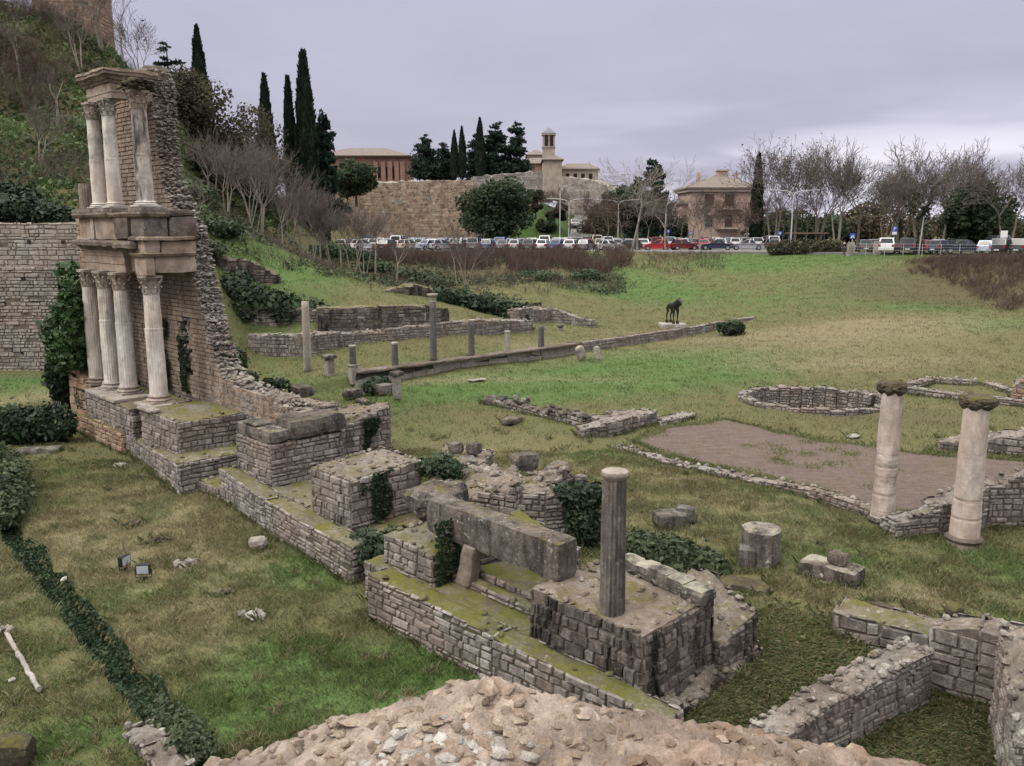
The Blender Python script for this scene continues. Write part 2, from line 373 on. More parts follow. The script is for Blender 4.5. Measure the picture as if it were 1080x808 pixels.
def pool_d(x, y):
    dx, dy = x - POOL[0], y - POOL[1]; c, s = math.cos(PROT), math.sin(PROT)
    return np.sqrt(((dx * c + dy * s) / PR[0]) ** 2 + ((-dx * s + dy * c) / PR[1]) ** 2)
def seg_d(x, y, A, B):
    ab = B - A; t = np.clip(((x - A[0]) * ab[0] + (y - A[1]) * ab[1]) / (ab @ ab), 0, 1)
    return np.hypot(x - A[0] - t * ab[0], y - A[1] - t * ab[1])
def gz_np(x, y, bumps=True):
    x = np.asarray(x, float).ravel(); y = np.asarray(y, float).ravel(); z = np.empty(len(x))
    for i in range(0, len(x), 20000):
        xs, ys = x[i:i + 20000], y[i:i + 20000]
        d = np.sqrt((xs[:, None] - CT[None, :, 0]) ** 2 + (ys[:, None] - CT[None, :, 1]) ** 2 + .09)
        z[i:i + 20000] = d @ _w[:-1] + _w[-1]
    z = z + step_(x, y)
    z = z - 1.25 * (1 - sst(pool_d(x, y), .97, 1.05))
    z = z - .5 * (1 - sst(seg_d(x, y, TA, TB), .22, .4))
    # hollows and hummocks
    far = sst(y, 48, 70)
    z = z + (.05 * np.sin(x * 1.1 + .6 * np.sin(y * .7)) * np.sin(y * .9 + x * .3) + .03 * np.sin(x * 2.9 + y * 1.7) * np.sin(y * 2.3 - x)) * (1 - .3 * far)
    lm = sst(y, 50, 56) * (1 - sst(x, -24, -16))
    z = z + lm * (.5 * np.sin(x * .9 + np.sin(y * .5)) * np.sin(y * .6 + x * .2) + .22 * np.sin(x * 2.1 - y * 1.3) * np.sin(y * 1.9))
    wgt = (1 - sst(x, -21.5, -18.8)) * (1 - sst(y, 49.2, 49.9)); z = z * (1 - wgt) + np.minimum(z, .45 + .35 * sst(y, 36, 48)) * wgt
    z = np.where((x > -200) & (y > 114) & (x > -26) & (y < 146), np.where(x < 130, np.minimum(z, z * .2 + (5.5 + .0 * x) * .8), z), z)
    return z
def gz(x, y): return float(gz_np([x], [y])[0])
# ------------------------------------------------------------------ masonry
def facing(mb, p, q, z0, top, sw, sh, proud, out, gap=.012, light=.0):
    p = Vector((p[0], p[1])); q = Vector((q[0], q[1])); e = q - p; Ln = e.length
    if Ln < .05: return
    e = e / Ln; o = Vector(out)
    zmax = max(top(i / 12) for i in range(13))
    z = z0
    while z < zmax - .02:
        h = sh * rng.uniform(.62, 1.45); wv = rng.uniform(0, 50)
        x = -rng.uniform(0, sw * .5)
        while x < Ln:
            w = sw * rng.choice((rng.uniform(.35, .8), rng.uniform(.7, 1.3), rng.uniform(1.1, 2.0)))
            a, b = max(0, x), min(Ln, x + w)
            x += w
            if b - a < sw * .18 or rng.random() < .025: continue
            tt = top(min(1, max(0, (a + b) / 2 / Ln)))
            z1 = min(z + h, tt)
            if z1 - z < h * .4: continue
            g = gap * rng.uniform(.6, 1.6); pr = proud * rng.uniform(.35, 1.3); i = min(.022, .18 * (b - a), .22 * (z1 - z)) * rng.uniform(.7, 1.4)
            jj = lambda: rng.uniform(-1, 1) * .12 * min(sw, sh)
            vs = []
            for (d, ins) in ((-.03, 0), (pr, i)):
                for (xx, zz) in ((a + g + ins, z + g + ins), (b - g - ins, z + g + ins), (b - g - ins, z1 - g - ins), (a + g + ins, z1 - g - ins)):
                    xx += jj(); zz += jj() + .18 * sh * noise.noise(Vector((xx * 1.1, wv * 0 + z * .3, p.x))); dd = d + (rng.uniform(-.3, .3) * proud if d > 0 else 0)
                    pt = p + e * xx + o * dd; vs.append((pt.x, pt.y, zz))
            mb.add(vs, [(4, 5, 6, 7), (0, 1, 5, 4), (1, 2, 6, 5), (2, 3, 7, 6), (3, 0, 4, 7)], min(1, max(0, rng.gauss(.5, .17) + light)))
        z += h

def quad_fix(qd):
    a = sum(qd[i][0] * qd[(i + 1) % 4][1] - qd[(i + 1) % 4][0] * qd[i][1] for i in range(4))
    return list(qd) if a > 0 else [qd[0], qd[3], qd[2], qd[1]]
def core_mesh(mb, qd, z0, topf, rough=.05, res=.22, inset=.025, rocks=6., rsz=(.04, .11)):
    P = [Vector((x, y)) for x, y in qd]
    n = max(2, min(60, round(max((P[1] - P[0]).length, (P[2] - P[3]).length) / res))); m = max(2, min(60, round(max((P[3] - P[0]).length, (P[2] - P[1]).length) / res)))
    cen = (P[0] + P[1] + P[2] + P[3]) / 4
    vs = []; 
    for j in range(m + 1):
        for i in range(n + 1):
            u, v = i / n, j / m
            b = P[0] * (1 - u) * (1 - v) + P[1] * u * (1 - v) + P[2] * u * v + P[3] * (1 - u) * v
            edge = i in (0, n) or j in (0, m)
            if edge: b = b + (cen - b).normalized() * inset
            z = topf(u, v) + rough * (noise.noise(Vector((b.x * 2.3, b.y * 2.3, 1.7))) + .7 * noise.noise(Vector((b.x * 6, b.y * 6, 4.)))) - (rough * .8 if edge else 0)
            vs.append((b.x, b.y, z))
    fs = [(j * (n + 1) + i, j * (n + 1) + i + 1, (j + 1) * (n + 1) + i + 1, (j + 1) * (n + 1) + i) for j in range(m) for i in range(n)]
    mb.add(vs, fs, .45)
    ring = [i for i in range(n + 1)] + [j * (n + 1) + n for j in range(1, m + 1)] + [m * (n + 1) + i for i in range(n - 1, -1, -1)] + [j * (n + 1) for j in range(m - 1, 0, -1)]
    tp = [vs[i] for i in ring]; k = len(tp)
    mb.add(tp + [(x, y, z0) for x, y, z in tp], [(i, k + i, k + (i + 1) % k, (i + 1) % k) for i in range(k)], .12)
    area = (P[1] - P[0]).length * (P[3] - P[0]).length
    for _ in range(int(area * rocks)):
        u, v = rng.random(), rng.random()
        if rng.random() < .5:
            if rng.random() < .5: u = rng.choice((.03, .97))
            else: v = rng.choice((.06, .94))
        b = P[0] * (1 - u) * (1 - v) + P[1] * u * (1 - v) + P[2] * u * v + P[3] * (1 - u) * v
        mb.rock((b.x, b.y, topf(u, v) + rng.uniform(-.02, .03)), rng.uniform(*rsz))

def block_into(st, tp, qd, z0, top, sw=.3, sh=.16, proud=.03, rough=.05, rag=.0, rocks=6., sides=(0, 1, 2, 3), light=0., rsz=(.04, .11), res=.22):
    fixed = quad_fix(qd)
    tt = top if isinstance(top, (list, tuple)) else [top] * 4
    if fixed[1] is not qd[1]: tt = [tt[0], tt[3], tt[2], tt[1]]; sides = [{0: 3, 1: 2, 2: 1, 3: 0}[s] for s in sides]
    qd = fixed
    def topf(u, v):
        z = tt[0] * (1 - u) * (1 - v) + tt[1] * u * (1 - v) + tt[2] * u * v + tt[3] * (1 - u) * v
        if rag:
            x = qd[0][0] * (1 - u) + qd[2][0] * u + v * 3; z += rag * noise.noise(Vector((x * 1.3 + qd[0][1], v * 2 + qd[0][0], 9.)))
        return z
    core_mesh(tp, qd, z0, topf, rough, res=res, rocks=rocks, rsz=rsz)
    ef = [lambda t: topf(t, 0), lambda t: topf(1, t), lambda t: topf(1 - t, 1), lambda t: topf(0, 1 - t)]
    for s in sides:
        a, b = qd[s], qd[(s + 1) % 4]; dx, dy = b[0] - a[0], b[1] - a[1]; l = math.hypot(dx, dy) or 1
        facing(st, a, b, z0, ef[s], sw, sh, proud, (dy / l, -dx / l), light=light)
    EXCL.append(qd)

def ruin(name, label, cat, blocks, mat='ruin', topmat='ruin_top', group=None, pn=('stone_facing', 'rubble_core')):
    """one ruin made of masonry blocks: a facing of laid stones and a rubble core"""
    st, tp = MB(), MB()
    for kw in blocks: block_into(st, tp, **kw)
    q = blocks[0]['qd']; c = (sum(p[0] for p in q) / 4, sum(p[1] for p in q) / 4, blocks[0]['z0'])
    t = thing(name, label, cat, c, group=group)
    part(pn[0], st, mat, t); part(pn[1], tp, topmat, t)
    return t
def lq(u0, u1, v0, v1): return [L(u0, v0), L(u1, v0), L(u1, v1), L(u0, v1)]
def strip(a, b, w):                       # plan quad of a wall from a to b of width w, to the left of a->b
    dx, dy = b[0] - a[0], b[1] - a[1]; l = math.hypot(dx, dy); nx, ny = -dy / l * w, dx / l * w
    return [a, b, (b[0] + nx, b[1] + ny), (a[0] + nx, a[1] + ny)]
def poly_wall(pts, w, z0, tops, **k):
    """blocks of a wall that follows a line of plan points"""
    out = []
    for i in range(len(pts) - 1):
        t0, t1 = (tops[i], tops[i + 1]) if isinstance(tops, (list, tuple)) else (tops, tops)
        out.append(dict(qd=strip(pts[i], pts[i + 1], w), z0=z0 if not isinstance(z0, (list, tuple)) else z0[i], top=[t0, t1, t1, t0], **k))
    return out
def gap_rocks(mb, pts, n, w, size, zoff=0., tint=None):
    """a loose line of stones along plan points"""
    seg = [(Vector(pts[i]), Vector(pts[i + 1])) for i in range(len(pts) - 1)]
    tot = sum((b - a).length for a, b in seg)
    P = []
    for a, b in seg:
        k = int(n * (b - a).length / tot); d = (b - a); nn = Vector((-d.y, d.x)).normalized()
        for _ in range(k):
            P.append(a + d * rng.random() + nn * rng.gauss(0, w))
    zs = gz_np([p.x for p in P], [p.y for p in P])
    for p, z in zip(P, zs): mb.rock((p.x, p.y, z + zoff + rng.uniform(-.01, .05)), rng.uniform(*size), tint, rz=None)

# ------------------------------------------------------------------ foliage
def rhombi(C, A, B):
    C, A, B = (np.asarray(x, np.float32) for x in (C, A, B))
    V = np.stack([C - A, C + B, C + A, C - B], 1); n = len(C)
    return V.reshape(-1, 3), np.arange(4 * n, dtype=np.int32).reshape(-1, 4)
def rand_dirs(n):
    v = NR.normal(size=(n, 3)); return v / np.linalg.norm(v, axis=1, keepdims=True)
def leaves_mesh(name, C, size, tint, up=.0, aspect=.6, facing_dir=None):
    """leaf sized faces at the given centres; facing_dir tilts them to a surface"""
    n = len(C); N = rand_dirs(n)
    if facing_dir is not None: N = N * .75 + facing_dir
    if up: N[:, 2] += up
    N /= np.linalg.norm(N, axis=1, keepdims=True) + 1e-9
    T = np.cross(N, rand_dirs(n)); T /= np.linalg.norm(T, axis=1, keepdims=True) + 1e-9
    B = np.cross(N, T); s = np.asarray(size).reshape(-1, 1) * NR.uniform(.6, 1.35, (n, 1))
    V, Fc = rhombi(C, T * s, B * s * aspect)
    return np_mesh(name, V, Fc, tint)
def clump_tint(C, sc=.9, base=.45, amp=.35, seed=0.):
    t = np.array([noise.noise(Vector((c[0] * sc + seed, c[1] * sc, c[2] * sc))) for c in C])
    return np.clip(base + amp * t + NR.normal(0, .13, len(C)), 0, 1)
def blob_points(n, blobs, shell=.55):
    """points through a cluster of ellipsoids (x,y,z,rx,ry,rz), denser near their skins"""
    w = np.array([b[3] * b[4] + b[4] * b[5] for b in blobs]); k = NR.choice(len(blobs), n, p=w / w.sum())
    B = np.array(blobs)[k]; d = rand_dirs(n); r = NR.uniform(shell, 1, (n, 1)) ** .6
    return B[:, :3] + d * B[:, 3:] * r, d
def hedge_mesh(name, blobs, n, size, base=.45, up=.35, amp=.35):
    C, d = blob_points(n, blobs); w_ = NR.random(n) < .16; rr_ = np.array([b_[3:6] for b_ in blobs]).mean(0); C[w_] += d[w_] * rr_ * NR.uniform(.05, .4, (w_.sum(), 1)); C = C + NR.normal(0, .05, C.shape); size = size * NR.choice([.65, 1., 1.5], n, p=[.35, .45, .2])
    t = clump_tint(C, 1.3, base, amp)
    return leaves_mesh(name, C, size, t, up=up, facing_dir=d * .8)
def lump(mb, blobs, k=.86, tint=.1):
    for b in blobs:
        mb.lathe((0, 0, 0), [(1, 0)], 3, tint, cap=False) if False else None
        vs = []; n1, n2 = 7, 10
        for j in range(n1 + 1):
            th = math.pi * j / n1
            for i in range(n2):
                ph = 2 * math.pi * i / n2
                vs.append((b[0] + b[3] * k * math.sin(th) * math.cos(ph), b[1] + b[4] * k * math.sin(th) * math.sin(ph), b[2] + b[5] * k * math.cos(th)))
        mb.add(vs, [(j * n2 + i, (j + 1) * n2 + i, (j + 1) * n2 + (i + 1) % n2, j * n2 + (i + 1) % n2) for j in range(n1) for i in range(n2)], tint)
def bush(name, label, cat, blobs, n, size, mat, group=None, base=.45, up=.35, amp=.35, stemmat='dark_bark', stem_name='stems', leaf_name='foliage'):
    """a leafy plant: foliage over a tangle of stems"""
    zz = min(b[2] - b[5] for b in blobs); c = (sum(b[0] for b in blobs) / len(blobs), sum(b[1] for b in blobs) / len(blobs), zz)
    t = thing(name, label, cat, c, group=group)
    np_part(leaf_name, hedge_mesh(leaf_name, blobs, n, size, base, up, amp), mat, t)
    sm = MB()
    for b in blobs:
        for _ in range(5):
            a = rng.uniform(0, 6.28); r = rng.uniform(.3, .75)
            e = Vector((b[0] + math.cos(a) * b[3] * r, b[1] + math.sin(a) * b[4] * r, b[2] + b[5] * rng.uniform(.0, .6)))
            s0 = Vector((b[0] + rng.uniform(-.2, .2), b[1], b[2] - b[5] * .9))
            sm.tube([s0, (s0 + e) / 2 + Vector((rng.uniform(-.2, .2), rng.uniform(-.2, .2), 0)), e], [b[5] * .03 + .01, b[5] * .02 + .008, .008], 4, rng.random())
    part(stem_name, sm, stemmat, t)
    return t
def branch_tree(h, spread=.5, trunk_h=.25, r0=.16, levels=5, kids=3, seed=0, gnarl=.18, up=.25, multi=1):
    """segments of a leafless tree: returns (thick, thin) lists of (p, q, rp, rq)"""
    R = random.Random(seed); thick, thin = [], []
    def grow(p, d, ln, r, lev):
        n = 3 if lev < 3 else 2
        for i in range(n):
            d = (d + Vector((R.gauss(0, gnarl) * (.35 if lev == 0 else 1), R.gauss(0, gnarl) * (.35 if lev == 0 else 1), R.gauss(0, gnarl * .6) + up * .12))).normalized()
            q = p + d * ln / n; rq = r * (.86 if lev == 0 else .78)
            (thick if lev <= 1 else thin).append((p, q, r, rq)); p, r = q, rq
            if lev >= 1 and lev < levels and i < n - 1:
                side(p, d, ln, r, lev)
        if lev < levels:
            for _ in range(kids if lev else kids + 1): side(p, d, ln, r, lev)
    def side(p, d, ln, r, lev):
        ax = d.orthogonal(); ax.rotate(Matrix.Rotation(R.uniform(0, 6.28), 3, d))
        nd = (d * R.uniform(.55, 1.1) + ax * spread * R.uniform(.6, 1.5)).normalized()
        grow(p, nd, ln * R.uniform(.55, .8), r * R.uniform(.5, .68), lev + 1)
    for k in range(multi):
        a = R.uniform(0, 6.28)
        d0 = Vector((math.cos(a) * .28, math.sin(a) * .28, 1)).normalized() if multi > 1 else Vector((R.gauss(0, .05), R.gauss(0, .05), 1)).normalized()
        grow(Vector((math.cos(a) * .1 * (multi > 1), math.sin(a) * .1 * (multi > 1), -.2)), d0, h * trunk_h if multi == 1 else h * trunk_h * 1.3, r0 if multi == 1 else r0 * .7, 0)
    top = max(max(q.z for _, q, _, _ in thin), .1) if thin else h
    k = h / top
    sc = lambda S: [(p * k, q * k, a, b) for p, q, a, b in S]
    return sc(thick), sc(thin)
def tubes_mesh(name, segs, n=4, rmin=.012):
    P = np.array([s[0] for s in segs], np.float32); Q = np.array([s[1] for s in segs], np.float32)
    ra = np.maximum(np.array([s[2] for s in segs], np.float32), rmin)[:, None]; rb = np.maximum(np.array([s[3] for s in segs], np.float32), rmin * .8)[:, None]
    d = Q - P; d /= np.linalg.norm(d, axis=1, keepdims=True) + 1e-9
    a = np.cross(d, np.where(np.abs(d[:, 2:3]) > .9, [[1., 0, 0]], [[0, 0, 1.]])); a /= np.linalg.norm(a, axis=1, keepdims=True) + 1e-9
    b = np.cross(d, a); vs = []
    for X, r in ((P, ra), (Q, rb)):
        for k in range(n):
            t = 2 * math.pi * k / n; vs.append(X + (a * math.cos(t) + b * math.sin(t)) * r)
    V = np.stack(vs, 1); m = len(P); o = np.arange(m, dtype=np.int32)[:, None] * 2 * n
    Fc = np.concatenate([o + np.array([[k, (k + 1) % n, n + (k + 1) % n, n + k]], np.int32) for k in range(n)], 1).reshape(-1, 4)
    return np_mesh(name, V.reshape(-1, 3), Fc, np.repeat(NR.uniform(.2, .9, m), n))
def bare_tree(label, loc, h, group=None, cat='tree', name='bare_tree', mat='grey_bark', tmat='twigbark', rmin=.014, leaves=0, leafmat='dead_leaf', leafsize=.13, ivy=0, **k):
    th, tn = branch_tree(h, **k)
    t = thing(name, label, cat, loc, rng.uniform(0, 6.28), group)
    tr = part('trunk', tubes_mesh('trunk', th, 6, rmin), mat, t)
    if tn: part('branches', tubes_mesh('branches', tn, 3, rmin), tmat, t)
    if leaves and tn:
        idx = NR.integers(0, len(tn), leaves); C = np.array([tn[i][1] for i in idx]) + NR.normal(0, .18, (leaves, 3))
        part('foliage', leaves_mesh('foliage', C, leafsize, clump_tint(C, .5)), leafmat, t)
    if ivy:
        idx = NR.integers(0, len(th), ivy); w = NR.random((ivy, 1)); C = np.array([th[i][0] for i in idx]) * (1 - w) + np.array([th[i][1] for i in idx]) * w + NR.normal(0, .28, (ivy, 3))
        part('ivy', leaves_mesh('ivy', C, .22, clump_tint(C, .8)), 'cypress', t)
    return t
def cypress(label, loc, h, r, group=None, n=4200, seed=0, name='cypress_tree'):
    t = thing(name, label, 'tree', loc, group=group)
    u = NR.random(n) ** .85; a = NR.uniform(0, 6.283, n)
    prof = np.interp(u, [0, .06, .3, .6, .85, 1], [.35, .8, 1, .78, .4, .04])
    lumpy = np.array([1 + .28 * noise.noise(Vector((math.cos(x) * 1.6 + seed, math.sin(x) * 1.6, y * h * .55))) for x, y in zip(a, u)])
    rr = prof * r * lumpy * NR.uniform(.72, 1.06, n)
    C = np.stack([rr * np.cos(a), rr * np.sin(a), h * .05 + u * h * .95], 1)
    out = np.stack([np.cos(a), np.sin(a), np.full(n, .25)], 1)
    T = np.stack([np.cos(a) * .25, np.sin(a) * .25, np.ones(n)], 1) + NR.normal(0, .22, (n, 3)); T /= np.linalg.norm(T, axis=1, keepdims=True)
    B = np.cross(T, out + NR.normal(0, .4, (n, 3))); B /= np.linalg.norm(B, axis=1, keepdims=True)
    s = (.028 * h) * NR.uniform(.7, 1.4, (n, 1))
    V, Fc = rhombi(C, T * s, B * s * .42)
    tn = np.clip(.42 + .4 * np.array([noise.noise(Vector(c * 1.3)) for c in C]) + NR.normal(0, .14, n), 0, 1)
    part('crown', np_mesh('crown', V, Fc, tn), 'cypress', t)
    m = MB(); m.lathe((0, 0, -.4), [(.22 * r, 0), (.16 * r, h * .3), (.02, h * .93)], 7, .4); part('trunk', m, 'dark_bark', t, local=True)
    return t
def conifer(label, loc, h, r, group=None, n=5200, mat='conifer', gap=.5, name='conifer_tree', tiers=15, droop=.14, flat=.2, power=.8, base=.1):
    """spreading conifer: separate limbs each carrying a plume of needles"""
    t = thing(name, label, 'tree', loc, group=group)
    limbs = []; cs = []; wts = []
    for k in range(tiers):
        f = base + (1 - base) * (k + .3) / tiers
        for j in range(7 if k < tiers - 2 else 4):
            a = rng.uniform(0, 6.28); ln = r * (1 - f) ** power * rng.uniform(.6, 1.15) + .12 * r * .6
            p = Vector((0, 0, f * h)); e = p + Vector((math.cos(a) * ln, math.sin(a) * ln, ln * rng.uniform(-droop, droop * 1.8)))
            f = min(.97, f + rng.uniform(-.4, .4) / tiers); p = Vector((0, 0, f * h)); e = p + Vector((math.cos(a) * ln, math.sin(a) * ln, ln * rng.uniform(-droop, droop * 1.8)))
            limbs.append((p, e, .02 * h * (1 - f) + .02, .02)); cs.append((p, e, ln)); wts.append(ln ** 1.6)
    w = np.array(wts); idx = NR.choice(len(cs), n, p=w / w.sum())
    P = np.array([c[0] for c in cs])[idx]; E_ = np.array([c[1] for c in cs])[idx]; ln = np.array([c[2] for c in cs])[idx][:, None]
    q = NR.random((n, 1)) ** .6; C = P + (E_ - P) * q + NR.normal(0, 1, (n, 3)) * np.concatenate([ln * .17, ln * .17, ln * flat * .5 + .0 * ln], 1)
    part('crown', leaves_mesh('crown', C, .022 * h + .09, clump_tint(C, .8, .42), up=.3, aspect=.5), mat, t)
    tk = [(Vector((0, 0, -.4)), Vector((0, 0, h * .5)), .03 * h, .02 * h), (Vector((0, 0, h * .5)), Vector((0, 0, h * .97)), .02 * h, .02)]
    part('trunk', tubes_mesh('trunk', tk + limbs, 5), 'dark_bark', t)
    return t
def broad_tree(label, loc, h, r, group=None, n=6000, mat='oak', size=.3, name='evergreen_tree', nb=16, zc=.58, tall=.42, cat='tree', base=.45):
    t = thing(name, label, cat, loc, group=group); blobs = []; segs = [(Vector((0, 0, -.4)), Vector((0, 0, h * .35)), .03 * h, .024 * h)]
    for k in range(nb):
        d = rand_dirs(1)[0]; q = rng.uniform(.45, .85)
        c = Vector((d[0] * r * q, d[1] * r * q, h * zc + d[2] * h * tall * q)); s = r * rng.uniform(.28, .5)
        blobs.append((c.x, c.y, c.z, s, s, s * .8)); segs.append((Vector((0, 0, h * .25)), c, .018 * h, .03))
    C, d = blob_points(n, blobs, .3); C[:, 2] = np.maximum(C[:, 2], .15)
    part('crown', leaves_mesh('crown', C, size, clump_tint(C, .7, base), up=.3, facing_dir=d * .5), mat, t)
    part('trunk', tubes_mesh('trunk', segs, 5), 'dark_bark', t)
    return t
def twig_mesh(name, P, h, lean=.35, r=.012, forks=3):
    """upright bare twigs rising from ground points, each forking"""
    n = len(P); segs = []
    for i in range(n):
        p = Vector(P[i]); hh = h * rng.uniform(.5, 1.25)
        d = Vector((rng.gauss(0, lean), rng.gauss(0, lean), 1)).normalized()
        q = p + d * hh * .5; segs.append((p, q, r, r * .8))
        for _ in range(forks):
            e = (d + Vector((rng.gauss(0, .45), rng.gauss(0, .45), rng.uniform(-.2, .3)))).normalized()
            segs.append((p + d * hh * rng.uniform(.2, .5), p + d * hh * .4 + e * hh * .6, r * .7, r * .4))
    return tubes_mesh(name, segs, 3, r * .4)
def in_poly(x, y, q):
    ins = np.zeros(len(x), bool); n = len(q)
    for i in range(n):
        x0, y0 = q[i]; x1, y1 = q[(i + 1) % n]
        if y0 == y1: continue
        c = ((y0 > y) != (y1 > y)) & (x < (x1 - x0) * (y - y0) / (y1 - y0) + x0); ins ^= c
    return ins
# ================================================================== THE TALL COLUMNED FACADE
def shaft(mb, u, v, z0, z1, r0, r1, tint=.5, flute=20, fd=.07, wob=.05, seg=60, n=26, chip=0.):
    x, y = L(u, v); pr = []
    for i in range(n + 1):
        t = i / n; r = r0 + (r1 - r0) * t ** 1.25
        if i in (0, n): r *= 1.04
        pr.append((r, (z1 - z0) * t))
    mb.lathe((x, y, z0), pr, seg, tint, flute, fd, wob)
def attic_base(mb, x, y, z, r, h, sq=True, tint=.5):
    if sq: mb.box((x, y, z + h * .13), (r * 1.38, r * 1.38, h * .13), math.radians(-45), tint)
    z1 = z + (h * .26 if sq else 0); hh = h - (h * .26 if sq else 0)
    pr = []
    for t, k in ((0, 1.25), (.08, 1.36), (.22, 1.40), (.36, 1.33), (.42, 1.16), (.52, 1.1), (.62, 1.14), (.66, 1.2), (.78, 1.25), (.9, 1.18), (1., 1.03)):
        pr.append((r * k, hh * t))
    mb.lathe((x, y, z1), pr, 28, tint, wob=.05)
def corinthian(mb, x, y, z, r, h, rz=0., worn=.3, tint=.5):
    pr = [(r * .98, 0), (r * 1.08, h * .03), (r * 1.0, h * .07), (r * 1.0, h * .4), (r * 1.12, h * .7), (r * 1.36, h * .86), (r * 1.3, h * .88)]
    mb.lathe((x, y, z), pr, 24, tint - .25, wob=.06)
    for tier, (zb, zt, k, off) in enumerate(((.06, .42, 1.04, 0), (.30, .68, 1.1, .5))):
        for i in range(8):
            if rng.random() < worn * .4: continue
            a = rz + 2 * math.pi * (i + off) / 8; w = r * .36 * rng.uniform(.8, 1.05)
            d = Vector((math.cos(a), math.sin(a), 0)); s = Vector((-d.y, d.x, 0)); vs = []
            rows = ((zb, k * .98, .8), (zb + (zt - zb) * .5, k * 1.03, 1.), (zb + (zt - zb) * .88, k * 1.14, .85), (zt, k * 1.32, .5), (zt - .07, k * 1.42, .3))
            for (q, kk, ww) in rows:
                for e in (-1, 0, 1):
                    p = Vector((x, y, z + q * h)) + d * r * (kk + (.07 if e == 0 else 0)) + s * w * ww * e; vs.append(p)
            mb.add(vs, [(j * 3 + e, j * 3 + e + 1, (j + 1) * 3 + e + 1, (j + 1) * 3 + e) for j in range(len(rows) - 1) for e in (0, 1)], tint + rng.uniform(-.1, .15))
    for i in range(4):                                    # corner volutes and the hollow sided abacus
        a = rz + math.pi / 4 + i * math.pi / 2
        d = Vector((math.cos(a), math.sin(a), 0)); c = Vector((x, y, z + h * .78)) + d * r * 1.42
        if rng.random() > worn * .6:
            mb.tube([Vector((x, y, z + h * .5)) + d * r * 1.1, c - Vector((0, 0, h * .04)), c + d * r * .1 + Vector((0, 0, h * .05))], [r * .12, r * .17, r * .15], 6, tint)
    poly = []
    for i in range(4):
        a = rz + math.pi / 4 + i * math.pi / 2
        for da, k in ((-.12, 1.62), (.12, 1.62), (.45, 1.32), (math.pi / 4, 1.22), (math.pi / 2 - .45, 1.32)):
            poly.append((x + math.cos(a + da) * r * k, y + math.sin(a + da) * r * k))
    mb.prism(poly, z + h * .86, z + h * .99, tint)
def sweep(mb, prof, path, tint=.5, wob=.012):
    """moulding: prof = (outward, z) points, path = (u, v) points; outward is to the right of the path"""
    n = len(path); secs = []
    pp = []
    for i in range(n - 1):                                # finer path, so that edges can be worn
        k = max(1, int(math.hypot(path[i + 1][0] - path[i][0], path[i + 1][1] - path[i][1]) / .25))
        for j in range(k): pp.append((path[i][0] + (path[i + 1][0] - path[i][0]) * j / k, path[i][1] + (path[i + 1][1] - path[i][1]) * j / k))
    pp.append(path[-1]); path = pp; n = len(path)
    for i in range(n):
        def nrm(a, b):
            dx, dy = b[0] - a[0], b[1] - a[1]; l = math.hypot(dx, dy); return (dy / l, -dx / l)
        if i == 0: m = nrm(path[0], path[1])
        elif i == n - 1: m = nrm(path[-2], path[-1])
        else:
            a, b = nrm(path[i - 1], path[i]), nrm(path[i], path[i + 1]); s = 1 + a[0] * b[0] + a[1] * b[1]
            m = ((a[0] + b[0]) / s, (a[1] + b[1]) / s)
        for (o, z) in prof:
            p = L3(path[i][0] + m[0] * o, path[i][1] + m[1] * o, z)
            q = noise.noise_vector(p * 2.2) * wob + noise.noise_vector(p * 7) * wob * .6
            secs.append(p + q)
    k = len(prof)
    fs = [(i * k + j, (i + 1) * k + j, (i + 1) * k + (j + 1) % k, i * k + (j + 1) % k) for i in range(n - 1) for j in range(k)]
    fs += [tuple(range(k)), tuple(range((n - 1) * k + k - 1, (n - 1) * k - 1, -1))]
    mb.add(secs, fs, tint)
AXU = [Vector((R2, -R2, 0)), Vector((-R2, -R2, 0)), Vector((0, 0, 1))]
def lslab(mb, u0, u1, v0, v1, z0, z1, rough=.03, tint=.5, n=None):
    n = n or (max(2, min(14, int((u1 - u0) / .2))), max(2, min(14, int((v1 - v0) / .2))), max(2, min(8, int((z1 - z0) / .2))))
    mb.slab(L3((u0 + u1) / 2, (v0 + v1) / 2, (z0 + z1) / 2), AXU, ((u1 - u0) / 2, (v1 - v0) / 2, (z1 - z0) / 2), n, rough, tint, u0 * 3 + v0)

VW, VB = -1.6, -2.5                        # front and back of the standing wall
fac = thing('columned_facade', 'tall two-storey ruined facade with marble columns, entablature and torn rubble edge', 'ruin', tuple(L3(-3, -1, 0)))
def uend(z):                               # torn right end of the wall
    zs = [0, 2.5, 2.95, 3.15, 3.6, 4.4, 5.2, 7.0, 8.6, 9.7, 10.6, 12, 14, 16]; us = [9.4, 8.6, 6.0, 2.9, 2.1, 1.55, 1.2, .45, .0, -.9, -1.85, -2.1, -2.15, -2.25]
    return float(np.interp(z, zs, us)) + .10 * noise.noise(Vector((z * 2.1, 3., 0)))
def ubeg(z): return -6.4 if z > 9.7 else -7.0
